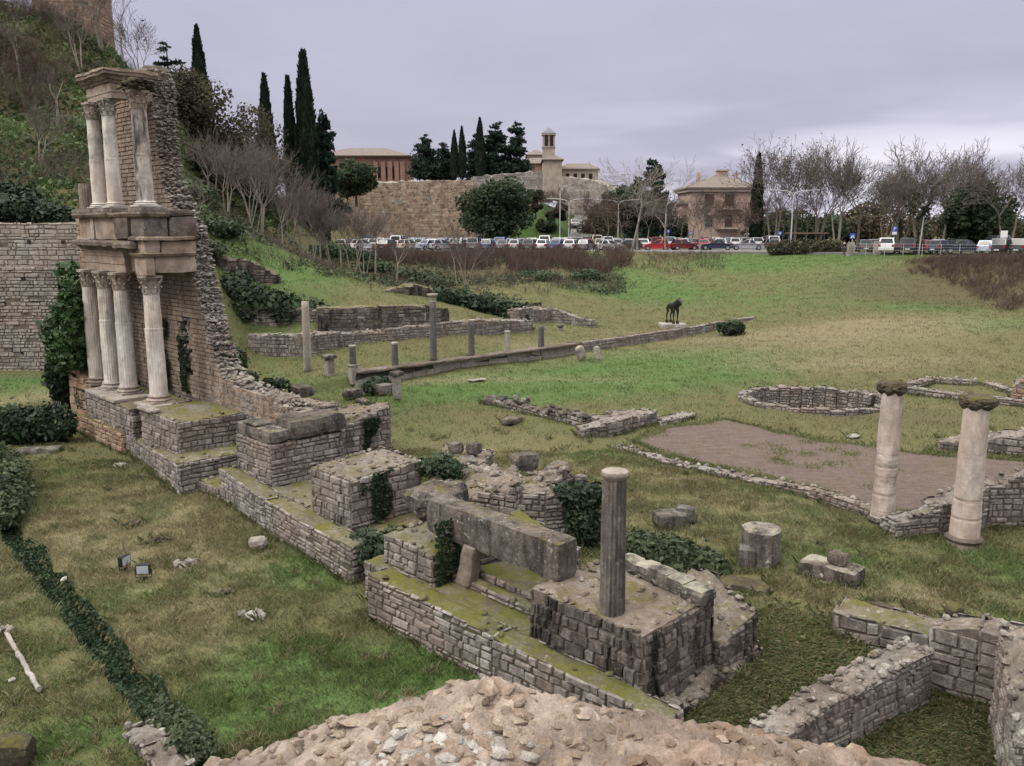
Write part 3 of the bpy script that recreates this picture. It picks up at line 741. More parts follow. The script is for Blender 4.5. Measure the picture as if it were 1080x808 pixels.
# facing of long brown stones, course by course
fm, cm = MB(), MB()
z = 2.1
while z < 14.95:
    h = rng.uniform(.15, .22); e = uend(z + h / 2); b = ubeg(z); a0 = L(b, VW); a1 = L(e - .05, VW)
    x = b - rng.uniform(0, .3)
    while x < e - .05:
        w = rng.uniform(.3, .85); q0, q1 = max(b, x), min(e - .03, x + w); x += w
        if q1 - q0 < .06: continue
        uc = (q0 + q1) / 2
        if 2.9 < z < 5.35 and -1.15 < uc < -.25 and z < 5.35 - abs(uc + .7) * .5: continue   # the arched niche
        if 7.2 < z < 8.3 and uc > -2: continue
        pr = rng.uniform(.01, .045); g = .008
        vs = [L3(p_, VW + d_, z_) for d_, i_ in ((-.05, 0), (pr, .018)) for p_, z_ in ((q0 + g + i_, z + g + i_ * .7), (q1 - g - i_, z + g + i_ * .7), (q1 - g - i_, z + h - g - i_ * .7), (q0 + g + i_, z + h - g - i_ * .7))]
        fm.add(vs, [(4, 5, 6, 7), (0, 1, 5, 4), (1, 2, 6, 5), (2, 3, 7, 6), (3, 0, 4, 7)], min(1, max(0, rng.gauss(.52, .15))))
    z += h
part('stone_facing', fm, 'brick', fac)
# rubble core in thin lifts, its right edge torn
z = .0
while z < 14.9:
    h = .3; e, b = uend(z + .15), ubeg(z + .15)
    pieces = [(b, e)] if not (2.9 < z + .15 < 5.3) else [(b, -1.15), (-.25, e)]
    for (p0, p1) in pieces:
        lslab(cm, p0 + .02, p1, VB, VW - .01, z, z + h + .02, .05, rng.uniform(.25, .5), n=(max(3, int((p1 - p0) / .45)), 4, 2))
    if 2.9 < z + .15 < 5.3: lslab(cm, -1.2, -.2, VB, VB + .62, z, z + h + .02, .06, .8, n=(5, 2, 2))
    if 2.9 < z + .15 < 5.3:
        for _ in range(8): cm.rock(L3(rng.uniform(-1.15, -.25), VB + .66 + rng.uniform(0, .1), z + rng.uniform(0, h)), rng.uniform(.06, .14), rng.uniform(.4, .95))
    for _ in range(44):                    # stones standing out of the torn face
        v = rng.uniform(VB, VW); cm.rock(L3(uend(z + .15) + rng.uniform(-.06, .10), v, z + rng.uniform(0, h)), (rng.uniform(.05, .13), rng.uniform(.05, .12), rng.uniform(.03, .07)), rng.uniform(.15, .95))
    z += h
for i in range(170):                       # loose stones along the sloping foot of the tear and the low wall
    zz = rng.uniform(2.5, 5.5); cm.rock(L3(uend(zz) + rng.uniform(-.1, .15), rng.uniform(VB, VW), zz), rng.uniform(.06, .14), rng.uniform(.2, 1.))
for i in range(120):
    uu = rng.uniform(2, 9); cm.rock(L3(uu, rng.uniform(VB, VW), float(np.interp(uu, [2, 2.6, 6, 9], [3.5, 3.2, 3.0, 2.5])) + .02), rng.uniform(.05, .12), rng.uniform(.3, .9))
part('rubble_core', cm, 'rubble', fac)
fm = MB(); facing(fm, L(1.1, VW), L(8.9, VW), .9, lambda t: float(np.interp(1.1 + 7.8 * t, [1.1, 2.6, 6, 9], [2.6, 3.12, 2.95, 2.4])), .34, .17, .035, (-R2, -R2)); part('low_wall_facing', fm, 'ruin', fac)
EXCL.append(lq(-7.2, 9, VB - .1, VW + .1))
# left spur of brown masonry behind the ivy
sp = MB(); sc = MB()
block_into(sp, sc, lq(-7.7, -6.85, -2.6, -.15), .0, [9.9, 10.5, 10.2, 9.4], .5, .26, .03, .1, .5, 5)
block_into(sp, sc, lq(-9.6, -6.9, -.9, .1), .0, [2.6, 3.9, 4.3, 2.2], .7, .45, .03, .06, .3, 5)
block_into(sp, sc, lq(-8.2, -5.7, -1.5, .62), .0, [3.1, 2.05, 2.0, 3.2], .7, .45, .03, .06, 0, 3)
part('side_pier', sp, 'brown', fac); part('pier_core', sc, 'brown', fac)
# pedestals under the lower order, each with its moulded top slab
sl = MB()
for q_, top_, sw_, sh_, lt_ in ((lq(.75, 3.95, VW, 1.0), 2.2, .34, .18, .04), (lq(-3.75, -.35, -1.5, .95), 2.02, .34, .2, .06), (lq(-5.8, -3.77, -1.5, .75), 1.95, .38, .22, 0)):
    pd, pc = MB(), MB(); block_into(pd, pc, q_, .25, top_, sw_, sh_, .03, .05, .0, 3, light=lt_)
    po = part('pedestal', pd, 'ruin', fac); part('rubble_core', pc, 'moss_top', po)
for a in ((-3.9, -1.75, -.5, 1.05, 2.02, 2.16), (-5.6, -3.95, -.6, .85, 1.95, 2.08), (-.55, .95, -.45, .75, 2.12, 2.22), (.75, 2.0, .72, 1.12, 2.2, 2.32)): lslab(sl, *a, .02, .6)
part('pedestal_slabs', sl, 'pale_block', fac)
for (u, z0, z1, r0, r1, mat, vv) in ((-6.25, 2.1, 7.15, .34, .295, 'marble', .05), (-4.6, 2.1, 7.15, .34, .295, 'marble', 0), (-2.83, 2.16, 7.15, .34, .295, 'marble', 0), (.15, 2.2, 7.15, .34, .295, 'marble', 0),
                               (-4.28, 9.7, 13.86, .285, .25, 'marble', 0), (-2.65, 9.7, 13.86, .285, .25, 'marble', 0), (.28, 9.7, 13.86, .31, .275, 'marble_dark', 0)):
    low = z0 < 5; x, y = L(u, vv); hb = .34 if low else .2; hc = .72 if low else .68
    m = MB(); zj = z0 + hb + (z1 - z0) * (.52 if low else .4)
    shaft(m, u, vv, z0 + hb - .01, zj, r0, (r0 + r1) / 2 + .012, .62, 20, .05 if low else .03, .05)
    shaft(m, u, vv, zj - .005, z1 - hc + .01, (r0 + r1) / 2 - .004, r1, .42, 20, .05 if low else .03, .06)
    c = part('column', m, mat, fac, smooth=False)
    if u == .28: c['label'] = 'upper column blackened down its right side'
    m = MB(); attic_base(m, x, y, z0, r0, hb); part('base', m, 'carved' if low else 'marble', c)
    m = MB(); corinthian(m, x, y, z1 - hc, r1, hc, math.radians(-45), .35); part('capital', m, 'carved', c)
m = MB(); shaft(m, -6.0, -.1, 9.72, 10.75, .32, .31, .4); part('column_stump', m, 'carved', fac)
m = MB()
for k in range(40): m.rock(L3(.28 + rng.uniform(-.55, .6), rng.uniform(-.5, .5), 13.86 + rng.uniform(0, .3)), (rng.uniform(.12, .26), rng.uniform(.12, .22), rng.uniform(.05, .1)), rng.uniform(.1, .6))
part('broken_impost', m, 'moss_cap', fac)
# upper entablature: plain frieze below a projecting cornice, turning the corner back to the wall
VF = .02
m = MB()
def corner(prof, u0, u1, vf, vw, tint=.5, wob=.012):
    # outward is +v on the front run and +u on the return: walk from the wall out and then left
    sweep(m, prof, [(u1, vw), (u1, vf), (u0, vf)], tint, wob)
corner([(0, 13.850), (0, 14.053), (.03, 14.076), (.03, 14.399), (-.6, 14.399), (-.6, 13.850)], -4.62, -2.12, VF, VW + .02, .55)
part('upper_frieze', m, 'entab', fac)
m = MB()
corner([(.0, 14.399), (.08, 14.414), (.1, 14.504), (.18, 14.534), (.21, 14.639), (.34, 14.684), (.34, 14.790), (.38, 14.805), (.33, 14.925), (-.5, 14.970), (-.6, 14.399)], -4.75, -2.12, VF, VW - .1, .45, .05)
lslab(m, -4.5, -2.2, VW - .5, VF - .4, 14.602, 14.955, .05, .4)
part('upper_cornice', m, 'cornice_stone', fac)
m = MB()
for k in range(60): m.rock(L3(rng.uniform(-5.0, -2.0), rng.uniform(VB, VW + .3), 14.955 + rng.uniform(0, .12)), rng.uniform(.06, .16), rng.uniform(.2, .7))
lslab(m, -4.0, -2.2, VB + .05, VW, 14.9, 15.3, .08, .4); part('wall_head', m, 'ruin_top', fac)
# lower entablature: left run over three columns, then the block over the right hand column
m = MB(); corner([(0, 7.15), (0, 7.45), (.03, 7.47), (.03, 7.75), (.06, 7.78), (.06, 8.0), (-.7, 8.0), (-.7, 7.15)], -6.5, -2.15, .0, VW + .02, .5); part('lower_frieze', m, 'entab', fac)
m = MB(); corner([(.06, 8.0), (.14, 8.03), (.2, 8.12), (.44, 8.2), (.46, 8.33), (.4, 8.42), (-.6, 8.45), (-.7, 8.0)], -6.7, -2.1, .0, VW + .02, .42, .035)
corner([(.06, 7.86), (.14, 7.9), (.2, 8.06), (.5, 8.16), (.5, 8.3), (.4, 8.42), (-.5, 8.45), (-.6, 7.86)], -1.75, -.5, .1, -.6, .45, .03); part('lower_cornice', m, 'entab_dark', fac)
m = MB(); lslab(m, -.4, .62, -.05, .32, 7.15, 7.9, .02, .75); lslab(m, -.4, .6, VW - .1, -.03, 7.22, 7.88, .05, .6); lslab(m, -.42, .62, -.3, .3, 7.9, 8.45, .05, .7)
part('architrave_block', m, 'entab', fac)
m = MB(); lslab(m, -2.2, -.6, -1.6, -.2, 7.2, 7.95, .03, .2); lslab(m, -.2, .66, VW - .1, -.32, 7.88, 8.42, .04, .45); part('recessed_frieze', m, 'entab', fac)
m = MB(); lslab(m, -.5, .7, -.62, .32, 8.46, 9.42, .045, .35); lslab(m, -2.1, -.72, -.5, .36, 8.48, 9.4, .05, .3); lslab(m, -.3, .72, VW - .15, -.66, 8.44, 9.35, .06, .3)
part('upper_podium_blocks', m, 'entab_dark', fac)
m = MB(); lslab(m, -6.4, -4.9, -.6, .18, 8.45, 9.42, .02, .5); lslab(m, -4.55, -2.3, -.6, .2, 8.45, 9.42, .02, .55); lslab(m, -4.9, -4.55, -.6, .26, 8.45, 9.42, .02, .75); lslab(m, -6.5, -5.0, -.55, .3, 8.4, 8.5, .02, .8)
part('upper_podium', m, 'entab', fac)
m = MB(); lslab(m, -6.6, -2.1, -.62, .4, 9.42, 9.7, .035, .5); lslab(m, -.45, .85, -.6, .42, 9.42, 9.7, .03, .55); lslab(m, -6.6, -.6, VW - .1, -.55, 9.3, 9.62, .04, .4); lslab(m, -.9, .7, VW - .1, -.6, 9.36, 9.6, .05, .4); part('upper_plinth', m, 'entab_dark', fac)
m = MB()
corner([(.0, 9.3), (.1, 9.34), (.16, 9.44), (.16, 9.5), (-.3, 9.52), (-.3, 9.3)], -.55, .7, .34, -.64, .55, .025)
corner([(.0, 9.3), (.1, 9.34), (.16, 9.44), (.16, 9.5), (-.3, 9.52), (-.3, 9.3)], -6.45, -.75, .3, -.5, .5, .03)
corner([(.0, 8.44), (.12, 8.46), (.12, 8.54), (.02, 8.6), (-.3, 8.6), (-.3, 8.44)], -.55, .72, .32, VW + .05, .6, .02)
corner([(.0, 7.84), (.1, 7.87), (.16, 7.96), (.02, 8.0), (-.3, 8.0), (-.3, 7.84)], -.45, .64, .33, VW + .05, .65, .02)
part('mouldings', m, 'cornice_stone', fac)
# ================================================================== STAGE RUINS IN FRONT
def P(px, py, z): return G(px, py, z)
ruin('terrace_wall', 'stepped front wall with mossy ledge directly below the marble columns', 'ruin', [
    dict(qd=[L(-1., .85), L(5.4, 1.66), L(5.4, -1.5), L(-1., -1.5)], z0=-.4, top=[.75, 1.12, 1.1, .8], sw=.34, sh=.17, light=.04),
    dict(qd=[L(3.95, 1.0), L(6.9, 1.0), L(6.9, -1.6), L(3.95, -1.6)], z0=-.4, top=.42, sw=.34, sh=.17)], topmat='moss_top')
ruin('brown_wall', 'low reddish brown wall running from ivy to the left pedestal', 'ruin', [
    dict(qd=lq(-9.8, -1.05, .3, .95), z0=-.4, top=[.55, .85, .95, .7], sw=.5, sh=.26, rag=.25),
    dict(qd=lq(-3.9, -1.05, .5, 1.1), z0=-.4, top=[1.0, .8, .9, 1.1], sw=.4, sh=.22)], 'brown', 'moss_top')
ruin('retaining_wall', 'long low retaining wall of squared grey stones above the left grass', 'ruin', [
    dict(qd=[L(6.9, .95), L(10.6, 1.35), L(10.6, .75), L(6.9, .35)], z0=-.4, top=[1.12, 1., 1., 1.1], sw=.36, sh=.165, rocks=3, light=.08),
    dict(qd=[L(10.61, 1.35), L(15.7, 1.78), L(15.7, 1.15), L(10.61, .75)], z0=-.4, top=[.98, 1.02, 1., .96], sw=.36, sh=.165, rag=.12, rocks=3, light=.08),
    dict(qd=lq(6.9, 15.5, -2.4, .6), z0=-.2, top=[.82, .86, .8, .8], sw=.4, sh=.2, sides=(1, 2), rocks=1)], topmat='moss_top')
ruin('masonry_pedestal', 'square masonry pedestal carrying a dark broken slab', 'ruin', [
    dict(qd=lq(7.0, 9.2, -2.4, .32), z0=.4, top=2.2, sw=.33, sh=.16, light=.04)])
m = MB(); lslab(m, 6.95, 9.2, -.42, .34, 2.22, 2.62, .05, .6); lslab(m, 8.2, 9.32, -2.5, -.38, 2.22, 2.86, .09, .3); lslab(m, 7.3, 8.3, -.36, .3, 2.6, 2.72, .04, .4)
lone('stone_slab', m, 'block', 'dark cracked stone slab lying on the square masonry pedestal', 'stone slab')
ruin('rubble_pier', 'squat pier with ivy on its face behind the slab pedestal', 'ruin', [
    dict(qd=lq(5.4, 7.6, -5.6, -3.4), z0=.0, top=[2.1, 2.3, 1.85, 2.0], sw=.3, sh=.17, rag=.25, rocks=10),
    dict(qd=lq(3.2, 7.5, -3.38, -2.6), z0=.2, top=[2.6, 2.75, 2.8, 2.6], sw=.36, sh=.17, rocks=9)])
ruin('flat_topped_block', 'large square masonry block with pebbly flat top and ivy streak', 'ruin', [
    dict(qd=lq(12.3, 14.25, -1.7, .78), z0=.3, top=[2.38, 2.33, 2.2, 2.25], sw=.34, sh=.2, rocks=26, rsz=(.03, .09), light=.02)])
ruin('front_wall', 'near front wall of pale squared stones with mossy top', 'ruin', [
    dict(qd=[L(17.6, 2.65), L(21.6, 2.5), L(21.6, 1.95), L(17.6, 2.0)], z0=-.5, top=[1.18, 1.02, 1.0, 1.15], sw=.3, sh=.165, rocks=3, light=.13),
    dict(qd=[L(21.61, 2.5), L(25.6, 2.32), L(25.6, 1.75), L(21.61, 1.95)], z0=-.5, top=[1.02, .8, .78, 1.0], sw=.3, sh=.165, rag=.06, rocks=3, light=.13),
    dict(qd=lq(16.7, 22.0, -1.2, 2.1), z0=-.3, top=[1.05, .92, .92, 1.05], sw=.3, sh=.18, sides=(0, 2, 3), rocks=0)], topmat='moss')
ruin('mossy_block', 'mossy topped masonry block under the left end of the fallen beam', 'ruin', [
    dict(qd=lq(17.15, 18.95, -.8, 1.83), z0=.6, top=[1.78, 1.7, 1.75, 1.8], sw=.36, sh=.18, rocks=7)], topmat='moss_top')
ruin('mossy_steps', 'moss covered inner steps below the fallen beam', 'ruin', [
    dict(qd=lq(19.0, 21.95, .95, 1.3), z0=.5, top=[1.18, 1.12, 1.12, 1.18], sw=.4, sh=.16, rocks=2),
    dict(qd=lq(19.2, 21.95, -.55, .93), z0=.5, top=[1.08, 1.02, 1.2, 1.3], sw=.4, sh=.16, rocks=1),
    dict(qd=lq(18.96, 21.0, -.9, -.57), z0=.5, top=[2.2, 1.7, 1.8, 2.2], sw=.34, sh=.18, rocks=6)], topmat='moss')
m = MB(); lslab(m, 16.25, 17.25, -.95, .6, 1.74, 2.42, .14, .4, (6, 9, 5)); lone('rough_boulder', m, 'block', 'squat rough boulder lying behind the left end of the beam', 'boulder')
m = MB()
m.slab(L3(20.2, 1.0, 2.34), [(AXU[0] * 1 + AXU[1] * .0).normalized(), AXU[1], AXU[2]], (2.08, .3, .41), (22, 4, 6), .035, .42, 3.)
lone('stone_beam', m, 'block', 'fallen architrave beam lying across the mossy block and the dark corner block', 'stone beam')
m = MB(); m.slab(L3(19.5, 1.2, 1.45), [AXU[0], AXU[1], (AXU[2] + AXU[0] * .22).normalized()], (.22, .17, .56), (5, 4, 8), .05, .55, 2.); lone('prop_stone', m, 'ruin_top', 'pale upright stone propping the fallen beam', 'stone')
ruin('corner_block', 'dark stained corner block bearing the fluted column', 'ruin', [
    dict(qd=lq(21.95, 24.72, -.55, 1.78), z0=.2, top=[1.9, 1.88, 1.86, 1.92], sw=.3, sh=.19, rocks=12, proud=.035),
    dict(qd=[L(24.74, 1.6), L(25.12, 1.4), L(25.1, -2.0), L(24.74, -2.0)], z0=-.6, top=[.42, .2, .3, .5], sw=.3, sh=.18, rag=.3, rocks=26),
    dict(qd=lq(23.3, 24.95, -1.9, -.57), z0=-.2, top=[1.7, 1.25, .95, 1.2], sw=.3, sh=.18, rag=.3, rocks=14)], 'dark_ruin')
x, y = L(23.75, 1.44); t = thing('fluted_column', 'broken grey fluted column standing alone on the corner block', 'column', (x, y, 1.86))
m = MB(); pr = [(.245 - .028 * (i / 22) + (.01 if i in (0,) else 0), 2.62 * i / 22) for i in range(23)]; m.lathe((x, y, 1.86), pr, 144, .45, 18, .13, .06); part('shaft', m, 'flute', t)
m = MB(); m.lathe((x, y, 4.47), [(.2, 0), (.235, .05), (.25, .09), (.245, .14), (.2, .155)], 20, .7, wob=.12); part('worn_top', m, 'pale_block', t)
m = MB()
pa, pb = P(668, 590, 2.1), P(735, 622, 2.05)
for i in range(5):
    q = i / 4; c = (pa[0] + (pb[0] - pa[0]) * q, pa[1] + (pb[1] - pa[1]) * q); an = math.atan2(pb[1] - pa[1], pb[0] - pa[0])
    m.slab(Vector((c[0], c[1], 1.98)), [Vector((math.cos(an), math.sin(an), 0)), Vector((-math.sin(an), math.cos(an), 0)), Vector((0, 0, 1))], (rng.uniform(.24, .32), .24, rng.uniform(.16, .24)), (4, 3, 3), .06, rng.uniform(.3, .7), i)
for k in range(26): q = rng.random(); m.rock((pa[0] + (pb[0] - pa[0]) * q + rng.uniform(-.2, .2), pa[1] + (pb[1] - pa[1]) * q + rng.uniform(-.28, .1), 1.95), rng.uniform(.05, .12))
lone('rubble_row', m, 'lichen_block', 'row of lichen spotted blocks along the back of the corner block', 'rubble')
# ruined mound with the curved wall
ruin('rubble_mound', 'tumbled rubble mound behind the fallen beam', 'ruin', [
    dict(qd=[P(440, 510, 1.9), P(545, 524, 1.9), P(612, 496, 1.9), P(490, 480, 1.9)], z0=-.2, top=[1.75, 2.05, 1.75, 1.55], sw=.34, sh=.18, rough=.2, rag=.5, rocks=14, rsz=(.06, .2))], topmat='ruin_top')
ruin('curved_wall', 'concave wall of small pale stones facing the camera behind the beam', 'ruin',
    poly_wall([P(500, 545, .8), P(520, 562, .7), P(545, 572, .6), P(575, 576, .55), P(602, 572, .55)], 1.0, -.2, [1.95, 2.0, 2.05, 2.05, 1.95], sw=.26, sh=.13, rag=.1, rocks=9, light=.1))
def boulder(px, py, z, hs, label, mat='block', name='boulder', rz=None, rough=.06, tilt=0.):
    x, y = P(px, py, z); a = rng.uniform(0, 3.1) if rz is None else math.radians(rz)
    m = MB(); ax = [Vector((math.cos(a), math.sin(a), tilt)).normalized(), Vector((-math.sin(a), math.cos(a), 0)), Vector((0, 0, 1))]; ax[2] = ax[0].cross(ax[1])
    m.slab(Vector((x, y, z + hs[2] - .04)), ax, hs, (max(3, int(hs[0] / .1)), max(3, int(hs[1] / .1)), max(3, int(hs[2] / .1))), rough, rng.uniform(.35, .6), px * .1)
    EXCL.append([(x - hs[0] * .8, y - hs[0] * .8), (x + hs[0] * .8, y - hs[0] * .8), (x + hs[0] * .8, y + hs[0] * .8), (x - hs[0] * .8, y + hs[0] * .8)])
    return lone(name, m, mat, label, 'stone')
boulder(553, 494, 1.65, (.42, .3, .28), 'tallest dark boulder on top of the rubble mound', rough=.1)
boulder(588, 502, 1.5, (.5, .3, .22), 'flatter boulder at the right end of the rubble mound', rough=.1)
boulder(612, 513, 1.5, (.25, .2, .2), 'small stone beside the ivy on the mound', rough=.08)
boulder(481, 478, 1.3, (.24, .2, .22), 'left one of two squared stones behind the mound', rz=40)
boulder(500, 478, 1.3, (.26, .2, .2), 'right one of two squared stones behind the mound', rz=40)
boulder(478, 497, 1.2, (.75, .45, .22), 'flat dark slab in front of two squared stones', rz=20)
ruin('rubble_footing', 'low rubble footing under the two squared stones', 'ruin', [dict(qd=[P(455, 492, 1.), P(500, 500, 1.), P(520, 482, 1.), P(470, 474, 1.)], z0=0, top=1.2, sw=.3, sh=.2, rag=.2, rocks=10)])
boulder(706, 556, .4, (.45, .35, .25), 'split grey rock lying on the lawn behind the shrub', rz=10)
boulder(722, 553, .42, (.3, .2, .3), 'upright stone leaning on the split grey rock', rz=-20)
# drum, bench, mossy stones on the right lawn
x, y = P(801, 596, .4); m = MB()
m.lathe((x, y, .3), [(.47, 0), (.5, .1), (.5, .9), (.48, 1.08), (.42, 1.13)], 10, .5, wob=.16); lone('stone_drum', m, 'lichen_block', 'squat grey stone drum standing on the right lawn', 'stone')
boulder(788, 600, .35, (.35, .25, .35), 'dark rock leaning against the stone drum', rz=70)
boulder(876, 612, .35, (.72, .38, .25), 'long lichen whitened block in the grass right of the drum', 'lichen_block', rz=-38)
x, y = P(886, 612, .4); m = MB(); m.slab(Vector((x - .05, y + .05, .96)), [Vector((.8, -.6, 0)), Vector((.6, .8, 0)), Vector((0, 0, 1))], (.24, .17, .14), (4, 3, 3), .04, .4); lone('small_stone', m, 'block', 'small dark stone resting on the long lichen whitened block', 'stone')
boulder(784, 628, .15, (.62, .36, .2), 'moss topped flat stone below the drum', 'moss_cap', rz=-25)
ruin('mossy_wall', 'low wall with a thick yellow moss top at the lower right', 'ruin', [
    dict(qd=strip(P(880, 640, .85), P(990, 668, .8), 1.25), z0=-.1, top=[.78, .72, .6, .62], sw=.4, sh=.24, rocks=2, rag=.1)], topmat='moss_top')
ruin('diagonal_wall', 'rubble topped wall running diagonally across the lower right corner', 'ruin', 
    poly_wall([P(822, 772, .85), P(900, 732, .85), P(985, 690, .85)], .62, -.8, [.7, .85, .92], sw=.24, sh=.13, rocks=60, rag=.1, rsz=(.03, .1)), topmat='rubble')
ruin('rubble_end', 'heap of broken masonry at the foot of the diagonal wall', 'ruin', [
    dict(qd=[P(800, 775, .6), P(840, 775, .6), P(855, 738, .6), P(818, 738, .6)], z0=-.5, top=[.4, .6, .65, .45], sw=.24, sh=.14, rocks=24, rag=.2)])
ruin('cross_wall', 'short wall of large squared stones closing the sunken corner', 'ruin', 
    poly_wall([(8.3, 15.75), (9.0, 15.25), (10.6, 14.2)], .6, -.7, [1.15, 1.4, 1.3], sw=.36, sh=.22, rag=.15, rocks=14, light=.05))
ruin('tall_pier', 'tall rubble pier cut by the right edge of the photo', 'ruin', [
    dict(qd=strip((8.05, 12.4), (9.05, 14.75), -1.2), z0=-.8, top=[.8, 1.75, 2.3, 1.9], sw=.26, sh=.15, rag=.3, rocks=24)], topmat='rubble')
boulder(752, 690, .0, (.4, .3, .28), 'rough stone at the foot of the corner block, right side', 'block')
boulder(1005, 648, .4, (.2, .16, .14), 'small mossy stone in grass behind the short wall', 'moss_cap')
boulder(935, 656, .1, (.5, .3, .2), 'half buried mossy stone in the grass below the mossy wall', 'moss_cap')
# ---------------------------------------------------------------- free columns on the right
def free_column(px, py, ztop, r, label, worn, seed):
    x, y = P(px, py, .4); t = thing('standing_column', label, 'column', (x, y, .35))
    m = MB(); n = 130; pr = []; tn = []
    for i in range(n + 1):
        q = i / n; rr = r * (1 - .14 * q)
        if worn: rr *= 1 - (.07 * math.exp(-((q - .3) / .07) ** 2) + .05 * math.exp(-((q - .42) / .012) ** 2) + .04 * math.exp(-((q - .52) / .008) ** 2) + .04 * math.exp(-((q - .2) / .01) ** 2))
        else: rr *= 1 - (.05 * math.exp(-((q - .3) / .01) ** 2) + .04 * math.exp(-((q - .16) / .01) ** 2)) - (.02 if q > .3 else 0)
        pr.append((rr * (1 + (.03 * noise.noise(Vector((q * 45, seed, 0))) if worn and q < .55 else 0)), (ztop - .35 - .5) * q + .2))
    def shade(q, k):
        g = q + .014 * noise.noise(Vector((math.cos(k * .157) * 1.6, math.sin(k * .157) * 1.6, seed + q * 3))) + .006 * noise.noise(Vector((k * .9, q * 9, 1)))
        dk = sum(w_ * math.exp(-((g - c_) / s_) ** 2) for c_, s_, w_ in (((.2, .006, .8), (.34, .02, .7), (.42, .008, 1), (.47, .006, .7), (.52, .006, 1), (.28, .03, .5)) if worn else ((.3, .006, 1), (.16, .005, .9))))
        return max(0., .62 - .62 * dk + (.35 * noise.noise(Vector((k * .25, g * 40, seed))) if worn and q < .5 else 0))
    tn = [shade(j / n, k) for j in range(n) for k in range(40)]
    m.lathe((x, y, .35), pr, 40, tn + [.5, .5], 0, 0, .10 if worn else .05)
    part('shaft', m, 'pink_shaft', t)
    m = MB(); attic_base(m, x, y, .28, r * 1.02, .34, False, .4); part('base', m, 'block', t)
    m = MB(); zc = ztop - .36
    m.lathe((x, y, zc - .05), [(r * .78, 0), (r * .95, .06), (r * 1.12, .14), (r * 1.16, .3), (r * 1.0, .38), (.05, .42)], 18, .4, wob=.3)
    for k in range(26): a = rng.uniform(0, 6.28); m.rock((x + math.cos(a) * r * .92, y + math.sin(a) * r * .92, zc + rng.uniform(.08, .34)), (.13, .1, .05), rng.uniform(.1, .7))
    part('capital', m, 'moss_cap', t)
free_column(930, 552, 4.66, .325, 'thinner pinkish column with crumbling lower shaft and green mossy top', True, 1)
free_column(1016, 572, 4.55, .38, 'thicker smooth column with grey stain down its right side', False, 2)
# ---------------------------------------------------------------- baths
gp = [P(*a, .46) for a in [(664, 464), (700, 450), (762, 442), (860, 463), (950, 474), (1000, 481), (1090, 490), (1090, 540), (1000, 545), (940, 543), (860, 516), (760, 493), (700, 478)]]
EXCL.append(gp)
ruin('gravel_border', 'low crumbling stone border along the near edge of the gravel floor', 'ruin',
    poly_wall([P(652, 470, .45), P(720, 489, .45), P(790, 505, .45), P(862, 521, .45), P(938, 548, .45)], -.45, .1, [.52, .56, .62, .7, .8], sw=.3, sh=.12, rag=.1, rocks=22, res=.3), topmat='rubble')
ruin('bath_wall', 'ragged rubble wall running right behind the two standing columns', 'ruin',
    poly_wall([P(944, 570, .4), P(990, 566, .4), P(1040, 558, .4), P(1095, 556, .4)], .7, 0., [.95, 1.15, 1.7, 1.95], sw=.26, sh=.15, rag=.35, rocks=24), topmat='rubble')
ruin('far_bath_wall', 'rising stone wall beyond the gravel floor at the right edge', 'ruin',
    poly_wall([P(990, 474, .45), P(1030, 478, .45), P(1095, 486, .45)], .8, 0., [.7, 1.0, 1.6], sw=.36, sh=.18, rag=.25, rocks=16), topmat='rubble')
ruin('room_footing', 'outline of low white topped walls right of the oval pool', 'ruin',
    poly_wall([P(955, 414, .5), P(985, 407, .5), P(1030, 410, .5)], .5, .2, .95, sw=.3, sh=.14, rocks=14) + poly_wall([P(955, 416, .5), P(1020, 425, .5), P(1090, 432, .5)], .5, .2, .9, sw=.3, sh=.14, rocks=14) + poly_wall([P(1036, 410, .5), P(1066, 420, .5)], .5, .2, .9, sw=.3, sh=.14, rocks=14), topmat='rubble')
ruin('broken_pier', 'stub of pinkish brick wall at the right edge beyond the pool', 'ruin', [dict(qd=strip(P(1066, 424, .5), P(1095, 428, .5), 1.2), z0=.2, top=[1.5, 2.2, 2.2, 1.6], sw=.4, sh=.2, rag=.4, rocks=8)], 'brown', 'rubble')
def ring_blocks(n=34, w=.45, top=.66, miss=()):
    out = []; c, s = math.cos(PROT), math.sin(PROT)
    def e(a, k): x, y = math.cos(a) * (PR[0] + k), math.sin(a) * (PR[1] + k); return (POOL[0] + x * c - y * s, POOL[1] + x * s + y * c)
    for i in range(n):
        a, b = 2 * math.pi * i / n, 2 * math.pi * (i + 1) / n
        out.append(dict(qd=[e(a, -w * .3), e(a, w * .7), e(b, w * .7), e(b, -w * .3)], z0=-.6, top=top + .06 * math.sin(i * 2.1), sw=.26, sh=.14, rough=.07, rocks=10, sides=(1, 3), rsz=(.04, .12)))
    return out
ruin('pool_rim', 'oval sunken pool ringed with pale rubble stones', 'ruin', ring_blocks(), topmat='rubble')
ruin('channel_wall', 'thin line of stones leading from the oval pool to the mossy topped column', 'ruin', poly_wall([P(918, 421, .5), P(948, 415, .5)], .4, .2, .7, sw=.26, sh=.14, rocks=14), topmat='rubble')
ruin('rubble_line', 'broken line of rubble stones across the middle lawn', 'ruin', poly_wall([P(508, 425, .42), P(545, 433, .42), P(580, 442, .42), P(614, 450, .42)], .6, .1, [.55, .75, .75, .8], sw=.34, sh=.16, rag=.35, rough=.12, rocks=16, rsz=(.08, .2)), topmat='block')
ruin('room_corner', 'low squared wall corner beside the gravel floor', 'ruin', poly_wall([P(614, 462, .42), P(640, 460, .42), P(693, 447, .42)], .8, .1, [.8, .95, 1.0], sw=.4, sh=.18, rag=.15, rocks=10), topmat='rubble')
